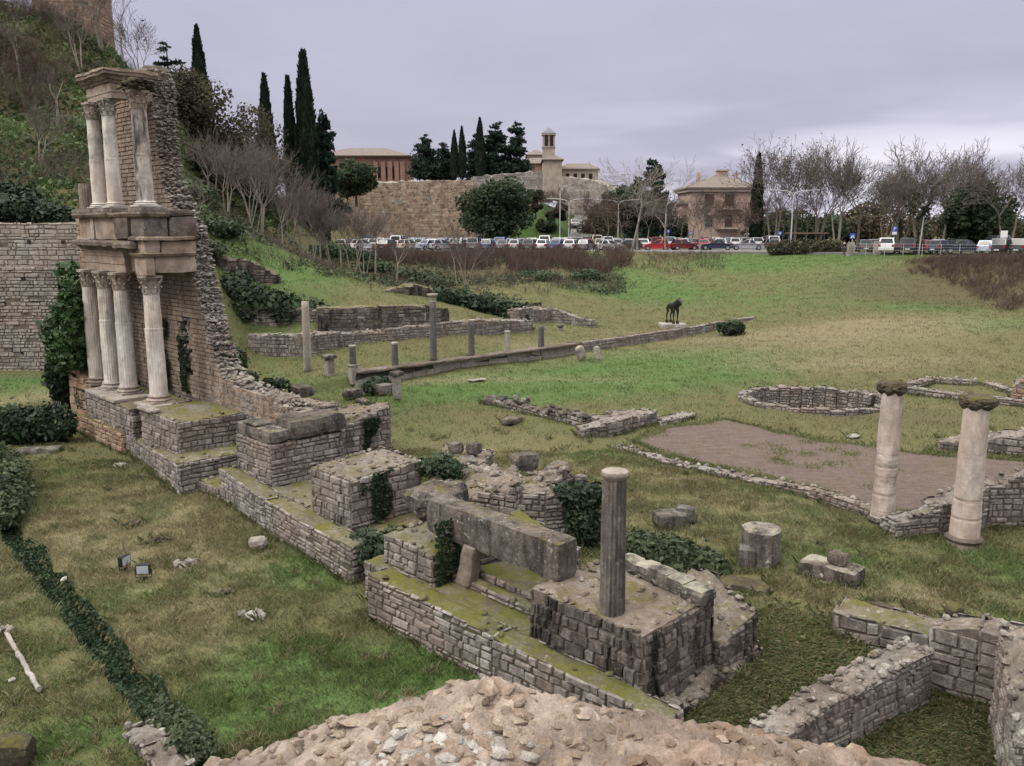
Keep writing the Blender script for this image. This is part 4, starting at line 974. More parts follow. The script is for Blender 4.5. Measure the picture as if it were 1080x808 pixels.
ruin('room_wall', 'lower thin wall just behind the squared wall corner', 'ruin', poly_wall([P(612, 448, .42), P(645, 445, .42), P(688, 438, .42)], .5, .1, [.7, .75, .6], sw=.36, sh=.18, rag=.2, rocks=10), topmat='rubble')
ruin('threshold_stone', 'short pale wall stub at the corner of the gravel floor', 'ruin', poly_wall([P(698, 448, .42), P(734, 441, .42)], .6, .1, .65, sw=.4, sh=.2, rocks=8), 'pale_block', 'rubble')
def heap(px, py, z, r, n, label, mat='moss_cap'):
    x, y = P(px, py, z); m = MB()
    for k in range(n): a, q = rng.uniform(0, 6.28), rng.random() ** .7 * r; m.rock((x + math.cos(a) * q * 1.3, y + math.sin(a) * q * .7, z + rng.uniform(.0, .06)), rng.uniform(.05, .13), rng.uniform(.1, .9))
    EXCL.append([(x - r, y - r * .6), (x + r, y - r * .6), (x + r, y + r * .6), (x - r, y + r * .6)]); return lone('rubble_heap', m, mat, label, 'rubble')
heap(268, 650, 0., .3, 22, 'small rubble heap in the left grass nearest the camera', 'rubble'); heap(232, 625, 0., .3, 18, 'dark rubble heap in dry grass below the whitish boulder'); heap(195, 595, 0., .32, 20, 'low rubble heap right of the floodlights', 'rubble'); heap(140, 553, 0., .34, 14, 'dark rubble tuft in the straw coloured grass beyond the floodlights'); heap(165, 570, 0., .3, 10, 'scattered dark stones between two heaps of rubble in dry grass')
boulder(540, 446, .42, (.5, .3, .15), 'dark flat stone in a bare patch of the lawn', 'block'); boulder(518, 425, .42, (.6, .35, .18), 'brown stones at the left end of the rubble line', 'block')
boulder(272, 578, .0, (.3, .22, .2), 'whitish boulder lying in the grass below the retaining wall', 'pale_block', rz=-40, tilt=.3, rough=.09)
boulder(12, 806, .0, (.36, .26, .25), 'mossy stone cut by the lower left corner', 'moss_cap', rz=10)
boulder(503, 281 + 120, .45, (.5, .25, .06), 'white flat stone in the green lawn before the portico', 'pale_block')
boulder(900, 460, .46, (.28, .2, .05), 'white flat stone at the far edge of the gravel floor', 'white_pebble')
boulder(68, 612, .0, (.1, .07, .05), 'white pebble beside the ivy trench', 'white_pebble'); boulder(14, 717, .0, (.07, .06, .04), 'white pebble near the fallen pillar', 'white_pebble')
boulder(128, 493, .0, (.35, .2, .1), 'flat pale stone below the brown wall', 'pale_block'); boulder(150, 505, .0, (.3, .2, .1), 'stone in the grass at the foot of the stepped front wall', 'block')
boulder(40, 478, .0, (.9, .3, .14), 'flat grey slab under the dark ivy hedge', 'block', rz=15)
# fallen pillar at the left edge
xa, ya = P(6, 668, .1); xb, yb = P(41, 729, .05); t = thing('fallen_pillar', 'white fluted pillar with capital lying on the left grass', 'pillar', (xa, ya, 0))
m = MB(); m.tube([Vector((xa, ya, .12)) + (Vector((xb, yb, .09)) - Vector((xa, ya, .12))) * (k / 14.) + noise.noise_vector(Vector((k, 1, 0))) * .03 for k in range(15)], [.05 + .018 * noise.noise(Vector((k * .9, 0, 3))) for k in range(15)], 9, .8); part('shaft', m, 'pale_block', t)
m = MB(); d = (Vector((xa, ya, .2)) - Vector((xb, yb, .2))).normalized()
for k in range(9): m.rock(Vector((xa, ya, .2)) + d * rng.uniform(-.05, .2) + Vector((rng.uniform(-.16, .16), rng.uniform(-.1, .1), rng.uniform(-.05, .1))), (.08, .07, .07), .8)
part('capital', m, 'pale_block', t)
# floodlights
M['black_metal'] = plain_mat('black_metal', (.015, .015, .018), .4, .5); M['glass_grey'] = plain_mat('lamp_glass', (.35, .38, .4), .15, .6)
def flood(px, py, rz, label, facing_us):
    x, y = P(px, py, 0); z = gz(x, y); t = thing('floodlight', label, 'lamp', (x, y, z), math.radians(rz)); m = MB()
    m.box((0, 0, .32), (.17, .06, .13), 0, .3); m.box((0, .07, .32), (.12, .03, .1), 0, .3); part('housing', m, 'black_metal', t, local=True)
    m = MB(); m.box((0, -.064, .32), (.145, .006, .105)); part('glass', m, 'glass_grey', t, local=True)
    m = MB(); m.tube([(-.2, 0, .32), (-.2, 0, .1), (.2, 0, .1), (.2, 0, .32)], .015, 5); m.tube([(0, 0, -.1), (0, 0, .1)], .03, 6); part('bracket', m, 'black_metal', t, local=True)
flood(152, 612, 5, 'floodlight showing its grey glass in the left grass', True); flood(132, 601, 75, 'black floodlight turned sideways beside a dry stalk', False)
# ================================================================== PORTICO
def pxh(px, pyt, pyb, z0):                 # plan point and height of an upright seen from pyb up to pyt
    x, y = P(px, pyb, z0); return x, y, D(px, pyt, y)[1] - z0, y / F
def on_line(px, m=1.35):
    k = (px - CX) / F; bx, by = Q0 + QM * m          # meets bearing px on the straight line of the portico
    al = (k * (by * CP + 8.55 * SP) - bx) / (QE[0] - k * QE[1] * CP); return (bx + QE[0] * al, by + QE[1] * al)
def up(px, pyt, pyb, wpx, label, mat, z0=.45, ped=0, cap=None, group='columns along the portico', name='portico_column'):
    x, y, h, s = pxh(px, pyt, pyb, z0)
    if px > 370: x, y = on_line(px); s = y / F; h = D(px, pyt, y)[1] - z0
    r = wpx * s / 2; t = thing(name, label, 'column', (x, y, z0 - .1)); t['group'] = group
    zs = z0 - .1; ph = ped * s if ped else .12
    m = MB(); m.slab(Vector((x, y, zs + ph / 2)), [Vector((QE[0], QE[1], 0)), Vector((QM[0], QM[1], 0)), Vector((0, 0, 1))], (r * 1.15, r * 1.15, ph / 2), (3, 3, 4), .04, .5, px); 
    if ped: m.slab(Vector((x, y, zs + ph - .06)), [Vector((QE[0], QE[1], 0)), Vector((QM[0], QM[1], 0)), Vector((0, 0, 1))], (r * 1.4, r * 1.4, .07), (3, 3, 2), .03, .4, px)
    part('pedestal', m, 'pale_block' if ped else 'block', t)
    top = z0 + h; hc = .5 if cap == 'full' else .14 if cap else 0
    n = 12; m = MB(); m.lathe((x, y, zs + ph), [(r * (1 - .12 * i / n), (top - hc - zs - ph) * i / n) for i in range(n + 1)], 24, .5, wob=.06); part('shaft', m, mat, t, smooth=True)
    if cap:
        m = MB()
        if cap == 'full': m.lathe((x, y, top - hc), [(r * .9, 0), (r * 1.0, .06), (r * .95, .1), (r * 1.15, .3), (r * 1.6, .42), (r * 1.65, .5)], 16, .6, wob=.15)
        else: m.lathe((x, y, top - hc), [(r * .86, 0), (r * 1.02, .03), (r * 1.05, .12), (r * .95, .14)], 16, .7, wob=.1)
        part('capital', m, 'light_shaft', t)
    return t
up(325, 318, 394, 8.5, 'tall pale column standing alone left of the portico row', 'light_shaft', .6, 0, None)
up(373, 364, 409, 7.5, 'short dark column stub at the left end of the portico wall', 'grey_shaft', .45, 22, 'a')
up(417, 361, 396, 7.5, 'second dark column stub from the left on the portico wall', 'grey_shaft', .45, 11, 'a')
up(457.5, 310, 391, 7.5, 'tallest dark portico column, with a flared capital', 'grey_shaft', .45, 12, 'full')
up(497.5, 337, 386, 7, 'dark portico column with pale broken top, right of the tallest', 'grey_shaft', .45, 11, 'a')
up(535, 349, 383, 6.5, 'slim grey column stub between two dark portico columns', 'light_shaft', .45, 10, 'a')
up(570.5, 344, 379, 7, 'dark column stub nearest the right end of the portico row', 'grey_shaft', .45, 11, None)
for px, t_, b_, w, lab in ((348, 375, 402, 9, 'squat stone pedestal with flat dark cap left of the portico wall'), (419, 393, 419, 8, 'rough stone pedestal standing before the second column stub'), (606, 361, 371, 8, 'capped pedestal closing the right end of the portico columns')):
    x, y, h, s = pxh(px, t_, b_, .45); r = w * s / 2; t = thing('stone_pedestal', lab, 'pedestal', (x, y, .35)); m = MB()
    m.slab(Vector((x, y, .35 + h / 2)), [Vector((QE[0], QE[1], 0)), Vector((QM[0], QM[1], 0)), Vector((0, 0, 1))], (r, r, h / 2), (3, 3, 5), .06, .5, px); part('body', m, 'pale_block', t)
    m = MB(); m.slab(Vector((x, y, .4 + h)), [Vector((QE[0], QE[1], 0)), Vector((QM[0], QM[1], 0)), Vector((0, 0, 1))], (r * 1.5, r * 1.5, .12), (4, 4, 2), .04, .4, px); part('cap', m, 'block', t)
for px, t_, b_, w, lab in ((561, 344, 356, 5, 'left small capped stub on the grass behind the portico'), (591, 342, 352, 5, 'right small capped stub on the grass behind the portico')):
    x, y, h, s = pxh(px, t_, b_, 1.05); r = w * s / 2; t = thing('capped_stub', lab, 'pedestal', (x, y, .95)); m = MB(); m.lathe((x, y, .95), [(r, 0), (r * .9, h * .8)], 14, .5, wob=.1); part('shaft', m, 'pale_block', t)
    m = MB(); m.lathe((x, y, .95 + h * .78), [(r * .9, 0), (r * 1.5, .1), (r * 1.55, .22), (r, .26)], 14, .5, wob=.12); part('cap', m, 'block', t)
boulder(612, 380, .45, (.3, .22, .5), 'leaning forked stone before the portico wall', 'pale_block', rz=30, tilt=.35, rough=.1); boulder(630, 380, .45, (.22, .18, .48), 'upright pointed stone beside the leaning forked stone', 'pale_block', rz=20, tilt=.2, rough=.1)
boulder(372, 418, .45, (.5, .35, .22), 'loose block below the leftmost column stub', 'block'); boulder(405, 414, .45, (.45, .35, .25), 'low slab between portico wall and rough pedestal', 'block'); boulder(383, 425, .45, (.4, .25, .12), 'flat stone lying lowest of the blocks below the column stubs', 'block')
pts = [on_line(q, 1.1) for q in (375, 417, 457.5, 497.5, 535, 570.5, 606)]
st, tp = MB(), MB()
for kw in poly_wall(pts, .5, .0, [1.02] * 7, sw=1.5, sh=.8, rough=.02, rocks=0, proud=.04): block_into(st, tp, **kw)
t = thing('portico_wall', 'low panelled base wall joining the portico columns', 'wall', (pts[0][0], pts[0][1], 0)); part('stone_facing', st, 'pale_block', t); part('rubble_core', tp, 'block', t)
m = MB()
for i in range(6):
    a, b = Vector(pts[i]), Vector(pts[i + 1]); d = (b - a); an = d.normalized(); c = (a + b) / 2
    m.slab(Vector((c.x, c.y, 1.06)), [Vector((an.x, an.y, 0)), Vector((-an.y, an.x, 0)), Vector((0, 0, 1))], (d.length / 2 - .02, .42, .09), (8, 2, 2), .05, rng.uniform(.2, .5), i)
part('coping', m, 'entab_dark', t)
ruin('terrace_kerb', 'low stone wall carrying on from the portico towards the statue', 'wall', poly_wall([on_line(q, 1.1) for q in (609, 660, 720, 766)], .5, 0, [1.08, 1.12, 1.2, 1.35], sw=.6, sh=.2, rocks=3, rag=.05))
ruin('wall_remnant', 'last short stretch of kerb wall right of the ivy clump', 'wall', poly_wall([on_line(778, 1.1), on_line(798, 1.1)], .5, 0, [1.4, 1.4], sw=.5, sh=.2, rocks=3))
# back walls of the portico
ruin('low_back_wall', 'low rubble topped wall behind the portico lawn', 'wall', poly_wall([P(262, 378, .95), P(330, 381, .95), P(362, 377, .95)], .8, 0, [2.4, 2.6, 2.5], sw=.4, sh=.2, rag=.2, rocks=8), topmat='rubble')
ruin('long_back_wall', 'long rubble topped wall behind the row of column stubs', 'wall', poly_wall([P(362, 377, 1), P(400, 373, 1), P(455, 370, 1), P(512, 364, 1), P(562, 357, 1)], .8, 0, [2.45, 2.45, 2.7, 2.75, 2.3], sw=.4, sh=.2, rag=.15, rocks=8), topmat='rubble')
ruin('high_back_wall', 'tall dark streaked retaining wall with grassy top behind the portico', 'wall', poly_wall([P(335, 352, 2.3), P(400, 350, 2.3), P(450, 348, 2.3), P(474, 346, 2.3)], .9, 1, [3.95, 3.95, 3.9, 3.5], sw=.45, sh=.24, rag=.1, rocks=2), 'dark_ruin', 'moss_top')
ruin('stepped_wall', 'low wall tapering down to the right behind the capped stubs', 'wall', poly_wall([P(545, 352, 1.1), P(580, 344, 1.2), P(610, 345, 1.2), P(630, 345, 1.2)], .9, .5, [2.9, 2.7, 1.9, 1.6], sw=.5, sh=.2, rag=.2, rocks=6), topmat='rubble')
ruin('upper_terrace_wall', 'ragged ivy draped wall on the upper terrace above the portico', 'wall', poly_wall([(D(q, 238, w)[0], w) for q, w in ((404, 61), (440, 62), (478, 64), (520, 67), (572, 70))], .9, 1, [D(540, 306, 61)[1], D(540, 300, 62)[1], D(540, 312, 64)[1], D(540, 320, 67)[1], D(540, 318, 70)[1]], sw=.5, sh=.24, rag=.3, rocks=4), 'dark_ruin', 'moss_top')
ruin('left_terrace_wall', 'overgrown dark wall on the slope right of the tall facade', 'wall', poly_wall([D(222, 295, 57.5)[:1] + (57.5,), D(265, 292, 58.0)[:1] + (58.0,), D(296, 300, 58.5)[:1] + (58.5,)], .9, 3, [7.0, 6.7, 5.6], sw=.5, sh=.24, rag=.3, rocks=4), 'dark_ruin', 'moss_top')
ruin('pale_back_wall', 'pale stone wall seen under the ivy right of the tall facade', 'wall', poly_wall([(-20.5, 54.2), (-16.5, 54.3), (-12.2, 54.8)], .8, .8, [4.3, 4.0, 3.7], sw=.45, sh=.22, rag=.2, rocks=4))
# ---------------------------------------------------------------- statue
x, y = P(709, 346, 1.05); z = gz(x, y)
m = MB(); m.slab(Vector((x, y, z + .12)), [Vector((1, 0, 0)), Vector((0, 1, 0)), Vector((0, 0, 1))], (1.0, .8, .2), (6, 5, 2), .02, .7); lone('statue_plinth', m, 'pale_block', 'low pale stone plinth under the horse statue', 'plinth')
M['bronze'] = plain_mat('dark_bronze', (.018, .018, .019), .45, .5, .3, .4, 4); M['rust'] = plain_mat('rusty_iron', (.05, .03, .022), .8, .2, .2, .4, 5)
def skin(name, V, E, Rr, mat, parent, sub=2):
    me = bpy.data.meshes.new(name); me.from_pydata(V, E, [])
    o = bpy.data.objects.new(name, me); COL.objects.link(o); sm = o.modifiers.new('skin', 'SKIN')
    for i, r in enumerate(Rr): me.skin_vertices[0].data[i].radius = (r, r) if not isinstance(r, tuple) else r
    me.skin_vertices[0].data[0].use_root = True
    sb = o.modifiers.new('sub', 'SUBSURF'); sb.levels = sb.render_levels = sub
    dg = bpy.context.evaluated_depsgraph_get(); dg.update(); nm = bpy.data.meshes.new_from_object(o.evaluated_get(dg)); nm.name = name
    bpy.data.objects.remove(o); nm.materials.clear(); nm.attributes.new('tint', 'FLOAT', 'FACE')
    for p_ in nm.polygons: p_.use_smooth = True
    nm.transform(Matrix.Identity(4)); ob = part(name, nm, mat, parent); return ob
hs = thing('horse_statue', 'thin legged dark bronze horse statue on wheels', 'statue', (x, y, z + .3), math.radians(-70))
# faces +x in its own frame
V = [(-.55, 0, 1.45), (-.2, 0, 1.42), (.2, 0, 1.42), (.5, 0, 1.5), (.74, 0, 1.74), (.93, 0, 1.9), (1.1, 0, 1.74), (1.17, 0, 1.5), (-.72, 0, 1.42), (-.82, 0, 1.15), (-.86, 0, .85)]
E_ = [(0, 1), (1, 2), (2, 3), (3, 4), (4, 5), (5, 6), (6, 7), (0, 8), (8, 9), (9, 10)]; Rr = [.33, .31, .31, .31, .23, .17, .13, .085, .1, .05, .03]
for (bx, sy, b) in ((.42, 1, 3), (.42, -1, 3), (-.5, 1, 0), (-.5, -1, 0)):
    k = len(V); f = b == 3
    V += [(bx, sy * .17, 1.22), (bx + (.02 if f else .06), sy * .18, .82 if f else .92), (bx + (0 if f else -.12), sy * .18, .68 if f else .66), (bx + (.01 if f else -.08), sy * .18, .3), (bx + (.03 if f else -.05), sy * .18, .14)]
    E_ += [(b, k), (k, k + 1), (k + 1, k + 2), (k + 2, k + 3), (k + 3, k + 4)]; Rr += [.15, .085, .06, .045, .05]
for sy in (1, -1):
    k = len(V); V += [(.9, sy * .07, 2.02), (.9, sy * .09, 2.12)]; E_ += [(5, k), (k, k + 1)]; Rr += [.04, .015]
skin('body', V, E_, Rr, 'bronze', hs)
for bx, sy in ((.45, 1), (.45, -1), (-.55, 1), (-.55, -1)):
    m = MB(); c = Vector((bx, sy * .18, .13)); m.tube([c + Vector((0, -.06, 0)), c + Vector((0, .06, 0))], .16, 16); part('wheel', m, 'rust', hs, local=True)
m = MB()
for k in range(9): a = k / 8; m.rock((.5 + .4 * a, 0, 1.8 + .22 * a), (.08, .04, .1), .3)
part('mane', m, 'bronze', hs, local=True)
# ---------------------------------------------------------------- city wall at the left
ruin('city_wall', 'high grey city wall with putlog holes behind the lawn at left', 'wall', [
    dict(qd=[(-46, 48.2), (-21.5, 48.6), (-21.5, 50.2), (-46, 49.8)], z0=-.3, top=[6.7, 6.7, 6.6, 6.6], sw=.42, sh=.19, rag=.1, rocks=0, res=.6, sides=(0, 1), light=-.1, proud=.05),
    dict(qd=[(-46, 48.62), (-21.9, 49.0), (-21.9, 50.6), (-46, 50.2)], z0=6.5, top=[9.3, 9.1, 9.2, 9.3], sw=.5, sh=.21, rag=.15, rocks=0, res=.6, sides=(0, 1), light=.14)], 'city', 'ruin_top')
for ch in list(COL.objects):
    if ch.get('label', '').startswith('high grey city wall'): cw = ch
m = MB()
for k in range(60): xx = rng.uniform(-33, -23); zz_ = rng.choice((2.1, 3.4, 4.6, 5.9)) + rng.uniform(-.3, .3); m.box((xx, 48.28 + (xx + 46) * .0163 - .055, zz_), (rng.uniform(.06, .13), .05, rng.uniform(.06, .12)))
for k in range(6): m.box((-33 + k * 1.9, 48.65 + (k * 1.9 + 13) * .0157 - .055, 8.1), (.09, .05, .09))
part('putlog_holes', m, 'opening', cw)
# foreground rampart: a rough mortared wall head just below the camera
def ramp_top(x, y):
    ex = [(-2.8, 5.7), (-1.72, 6.2), (-1.32, 6.36), (-.78, 6.58), (-.5, 6.64), (-.27, 6.72), (0., 6.73), (.28, 6.67), (.66, 6.57), (1.27, 6.47), (1.66, 6.36), (2.06, 6.28), (2.4, 6.22), (3.2, 6.05)]
    return float(np.interp(x, [e[0] for e in ex], [e[1] for e in ex]))
XS = np.arange(-2.8, 3.2, .022); YS = np.concatenate([np.arange(1.2, 2.4, .06), np.arange(2.4, 4.5, .022)])
V = []; 
for yy in YS:
    for xx in XS:
        e = 4.08 + .10 * noise.noise(Vector((xx * 1.4, 0, 7))) + .05 * noise.noise(Vector((xx * 5, 0, 2)))
        z = ramp_top(xx, yy) - .03 * (e - yy) - (1.6 * max(0, yy - e + .12) ** 1.2 * 6)
        q = Vector((xx, yy, 0)); w = noise.voronoi(q * 6.5 + noise.noise_vector(q * 3) * .25)[0]
        crack = min(1, (w[1] - w[0]) * 2.2); patch = max(0, min(1, .5 + 2.2 * noise.noise(q * 1.1 + Vector((4.2, 0, 0)))))
        w2 = noise.voronoi(q * 15 + noise.noise_vector(q * 6) * .2)[0]; c2 = min(1, (w2[1] - w2[0]) * 2.5)
        rim = max(.25, min(1, (e - yy) / .35)); z += (.035 * noise.noise(q * 2.) + .03 * noise.noise(q * 4.5) + (.06 * crack + .034 * c2) * (.35 + .65 * patch)) * rim + .014 * noise.noise(q * 17) + .008 * noise.noise(q * 40)
        V.append((xx, yy, z))
nx = len(XS); idx = np.arange(nx * len(YS)).reshape(len(YS), nx)
Fc = np.stack([idx[:-1, :-1], idx[:-1, 1:], idx[1:, 1:], idx[1:, :-1]], -1).reshape(-1, 4)
t = thing('rampart_wall', 'tawny mortared rampart wall head in the foreground', 'wall', (0, 3, 0))
me = np_mesh('wall_head', V, Fc, np.full(len(Fc), .55)); me.polygons.foreach_set('use_smooth', [True] * len(me.polygons))
np_part('wall_head', me, 'rampart', t)
m = MB(); m.prism([(-2.8, 1.2), (3.1, 1.2), (3.1, 4.3), (-2.8, 4.3)], -.5, 4.0, .4)
m.prism([(-1.3, 1.25), (2., 1.25), (2., 4.05), (-1.3, 4.05)], 3.9, 5.7, .4); part('wall_body', m, 'rampart', t)
VA = np.array(V); VZ = VA[:, 2].reshape(len(YS), nx)
def rz_at(x, y):
    i = int(np.clip(np.searchsorted(YS, y), 0, len(YS) - 1)); j = int(np.clip(np.searchsorted(XS, x), 0, nx - 1)); return VZ[i, j]
m, w = MB(), MB()
for k in range(1900):
    x, y = rng.uniform(-2., 2.4), rng.uniform(2.5, 4.1)
    if noise.noise(Vector((x * 1.3 + 4.2, y * 1.3, 0))) < -.05 and rng.random() < .55: continue
    r = rng.uniform(.014, .05) * (1.6 if rng.random() < .14 else 1); m.rock((x, y, rz_at(x, y) - r * .12), r, rng.gauss(.5, .26), rng.uniform(.3, .5))
for k in range(120):                        # the patch of white rubble
    a, q = rng.uniform(0, 6.28), rng.random() ** .5; x, y = -.36 + math.cos(a) * .5 * q, 3.3 + math.sin(a) * .34 * q
    r = rng.uniform(.02, .05); w.rock((x, y, rz_at(x, y) - r * .1), r, rng.uniform(.1, .9), .5)
part('embedded_stones', m, 'pebble', t); part('white_rubble', w, 'white_pebble', t)
# ================================================================== PLANTS NEAR THE RUINS
def B(px, py, z, rx, ry, rz_, dz=0.): x, y = G(px, py, z); return (x, y, z + dz, rx, ry, rz_)
bl = []
for (u, v, z, a, b, c) in ((-7.3, .3, 6.3, .7, .7, .8), (-7.5, .2, 5.4, .95, .8, .9), (-7.9, .3, 4.4, 1.1, .9, 1.0), (-7.8, .5, 3.5, 1.15, .9, .9), (-7.2, .6, 4.2, .7, .6, .9), (-8.4, .4, 2.9, .9, .7, .9), (-6.9, .55, 5.0, .55, .5, .8), (-6.9, .5, 3.6, .5, .5, .7), (-8.3, .3, 5.2, .7, .6, .7), (-8.9, .2, 3.6, .7, .6, .8), (-8.2, .2, 7.0, .5, .5, .4), (-6.5, .75, 4.6, .5, .45, .75), (-6.6, .8, 5.6, .5, .4, .6), (-6.9, .8, 3.2, .6, .45, .5), (-8.6, .9, 4.3, .6, .5, .8)):
    x, y = L(u, v); bl.append((x, y, z, a, b, c))
bush('ivy', 'large bright ivy climbing the left end of the tall facade', 'ivy', bl, 7000, .13, 'ivy_bright', base=.5)
bl = [L(-9.3 + q * .1, .6 + q * .1) + (z, .55, .5, .6) for q, z in ((0, 1.6), (1, 2.1), (-2, 1.1), (2, 2.6), (0, .6))]
bush('ivy', 'dark ivy column hanging beside the dark hedge left of the facade', 'ivy', bl, 2200, .13, 'ivy', base=.3)
x0, y0 = P(-14, 464, .2); x1, y1 = P(66, 462, .2)
bl = [(x0 + (x1 - x0) * k / 9, y0 + (y1 - y0) * k / 9, .85 + .1 * math.sin(k * 2), .65, .55, .75) for k in range(10)]
bush('hedge', 'dark ivy hedge below the left lawn and city wall', 'hedge', bl, 5200, .11, 'ivy', base=.32)
m = MB()
for k in range(6):
    a = P(20 + k * 6, 440, 1.0); b = P(62 + k * 2, 432, 1.3); m.tube([Vector((a[0] + (b[0] - a[0]) * q, a[1] + (b[1] - a[1]) * q - .55, 1.5 - 1.3 * math.sin(q * 3.1) * (.4 + .12 * k) + .3 * q)) for q in [i / 8 for i in range(9)]], .014, 4, .8)
lone('vine_stems', m, 'grey_bark', 'thin looping bare vine stems hanging before the dark ivy hedge', 'vine')
bl = [B(6, 550, .0, .6, .6, .5, .35), B(-8, 538, 0, .85, .8, .8, .6), B(16, 536, 0, .55, .6, .5, .4), B(10, 520, .0, .75, .7, .65, .55), B(-16, 515, 0, .95, .9, 1.0, .8), B(0, 504, .0, .75, .7, .65, .55)]
bush('shrub', 'dense green shrub at the left edge above the ivy trench', 'shrub', bl, 7000, .085, 'ivy_dull', base=.5)
x, y = L(15.9, 1.15); bush('ivy_hedge', 'dark ivy bush filling the gap in the front wall', 'ivy', [(x, y, .75, .5, .45, .5), (x + .35, y - .3, .7, .4, .4, .45), (x - .4, y + .45, .75, .45, .45, .45), (x + .5, y + .3, .9, .4, .45, .4)], 3600, .06, 'ivy', base=.35)
def ivy_patch(label, u0, u1, v0, v1, z0, z1, n, mat='ivy', size=.06, thick=.05, dens=.15):
    k = int(n * 2.2); q = NR.random((k, 3)); U = u0 + (u1 - u0) * q[:, 0]; Vv = v0 + (v1 - v0) * q[:, 0]; Z = z0 + (z1 - z0) * q[:, 1]
    f = np.array([noise.noise(Vector((a * 1.5 + 9, b * 1.1, z0))) for a, b in zip(U + Vv, Z)]) + (Z - z0) / (z1 - z0) * .35 - np.abs(q[:, 0] - .5) * 1.1
    ok = f > dens - .35; U, Vv, Z = U[ok][:n], Vv[ok][:n], Z[ok][:n]
    du, dv = u1 - u0, v1 - v0; l = math.hypot(du, dv); nu, nv = dv / l, -du / l
    if nu < 0 and abs(nu) > abs(nv) or (nv < 0 and abs(nv) >= abs(nu)): nu, nv = -nu, -nv
    off = thick * NR.random(len(U)) + .03
    XY = np.array([L(a + nu * o, b + nv * o) for a, b, o in zip(U, Vv, off)]); C = np.column_stack([XY, Z])
    me = leaves_mesh('ivy', C, size, clump_tint(C, 2.)); c = C.mean(0); me.transform(Matrix.Translation(-Vector(c))); me.materials.append(M[mat])
    o = bpy.data.objects.new('ivy', me); COL.objects.link(o); o.location = c; return tag(o, label, 'ivy')
ivy_patch('narrow ivy streak hanging down the flat topped masonry block', 14.3, 14.3, .45, -.55, .9, 2.3, 900)
ivy_patch('dark ivy patch on the face of the squat pier', 7.65, 7.65, -3.9, -5.0, .6, 2.0, 900, size=.08)
ivy_patch('ivy trailing down beside the mossy topped block', 19.0, 19.0, 1.8, .9, .8, 2.5, 1100, size=.055, dens=-.1)
ivy_patch('ivy growing in the broken niche of the tall facade', -1.1, -.3, VW + .1, VW + .1, 2.3, 4.6, 500, size=.09)
ivy_patch('thin dark ivy climbing behind the marble columns', -3.3, -2.2, VW + .1, VW + .1, 2.2, 5.2, 650, size=.09)
ivy_patch('small ivy tuft at the foot of the side pier', -7.6, -6.0, .55, .55, .9, 1.9, 500, size=.08)
bl = [L(14.3, -1.9) + (2.1, .45, .35, .28), L(14.7, -2.3) + (2.0, .5, .35, .3), L(14.2, -2.6) + (2.0, .4, .35, .3)]
bush('ivy_clump', 'dark ivy clump between the flat topped block and the rubble mound', 'ivy', bl, 2000, .06, 'ivy')
x, y = P(615, 576, .5); bush('ivy', 'dark ivy curtain hanging over the right end of the curved wall', 'ivy', [(x, y + .25, 1.85, .6, .4, .35), (x - .05, y + .05, 1.4, .5, .3, .5), (x + .15, y, 1.0, .42, .3, .5), (x - .35, y + .2, 1.9, .5, .35, .25)], 4200, .06, 'ivy', base=.3)
x, y = P(702, 598, .4); bush('shrub', 'low spreading grey green shrub behind the fluted column', 'shrub', [(x, y, .75, .8, .7, .45), (x + .75, y - .1, .6, .65, .6, .35), (x - .7, y + .1, .8, .6, .6, .5), (x + .3, y - .45, .6, .6, .45, .3), (x + 1.15, y - .3, .5, .45, .4, .2)], 5200, .075, 'ivy_dull', base=.42, up=.1)
bush('ivy_clump', 'ivy clump on stones behind the low wall right of the facade', 'ivy', [B(262, 412, .9, .5, .5, .4, .6), B(290, 416, .9, .7, .5, .35, .45), B(252, 398, .9, .5, .5, .75, .9)], 2200, .09, 'ivy', base=.35)
boulder(318, 416, .9, (.75, .45, .25), 'flat grey stone beyond the ivy clump right of the facade', 'block')
bush('ivy_clump', 'ivy clump sprawling over the stones below the column stubs', 'ivy', [B(400, 410, .45, .55, .5, .35, .3), B(390, 414, .45, .4, .4, .3, .25)], 1000, .1, 'ivy')
bush('ivy_clump', 'dark ivy clump at the far end of the terrace kerb', 'ivy', [B(772, 351, .9, .9, .7, .5, .4), B(764, 350, .9, .6, .5, .35, .4)], 1500, .13, 'ivy', base=.3)
def far_hedge(label, pts, n, size, mat='ivy', base=.35, name='ivy_hedge', r=(1.0, .9, .7)):
    bl = []
    for (px, py, Y) in pts: x, z = D(px, py, Y); bl.append((x, Y, z, r[0] * rng.uniform(.85, 1.2), r[1], r[2] * rng.uniform(.85, 1.2)))
    bush(name, label, 'hedge', bl, n, size, mat, base=base)
far_hedge('big dark ivy mass over the pale wall right of the facade', [(230, 312, 55), (245, 308, 55), (262, 312, 55), (278, 316, 55), (292, 322, 55), (306, 326, 55.5), (236, 326, 54.5), (256, 328, 54.5), (300, 332, 55), (322, 335, 56), (330, 330, 56), (248, 300, 56)], 7500, .15, r=(1.15, .9, .85))
far_hedge('ivy spilling over the ragged upper terrace wall', [(480, 318, 63), (492, 320, 63), (504, 322, 63), (516, 326, 64), (530, 328, 65), (545, 328, 66), (468, 314, 62)], 4200, .16, r=(1.0, .8, .75))
far_hedge('round ivy bush on the low wall behind the portico', [(540, 337, 66), (550, 336, 66), (532, 342, 65)], 1800, .15, r=(.9, .8, .7))
far_hedge('straight ivy fence line behind the tallest portico column', [(474 + k * 11, 338, 62 + k * .3) for k in range(8)], 3000, .14, r=(.55, .4, .55), base=.25)
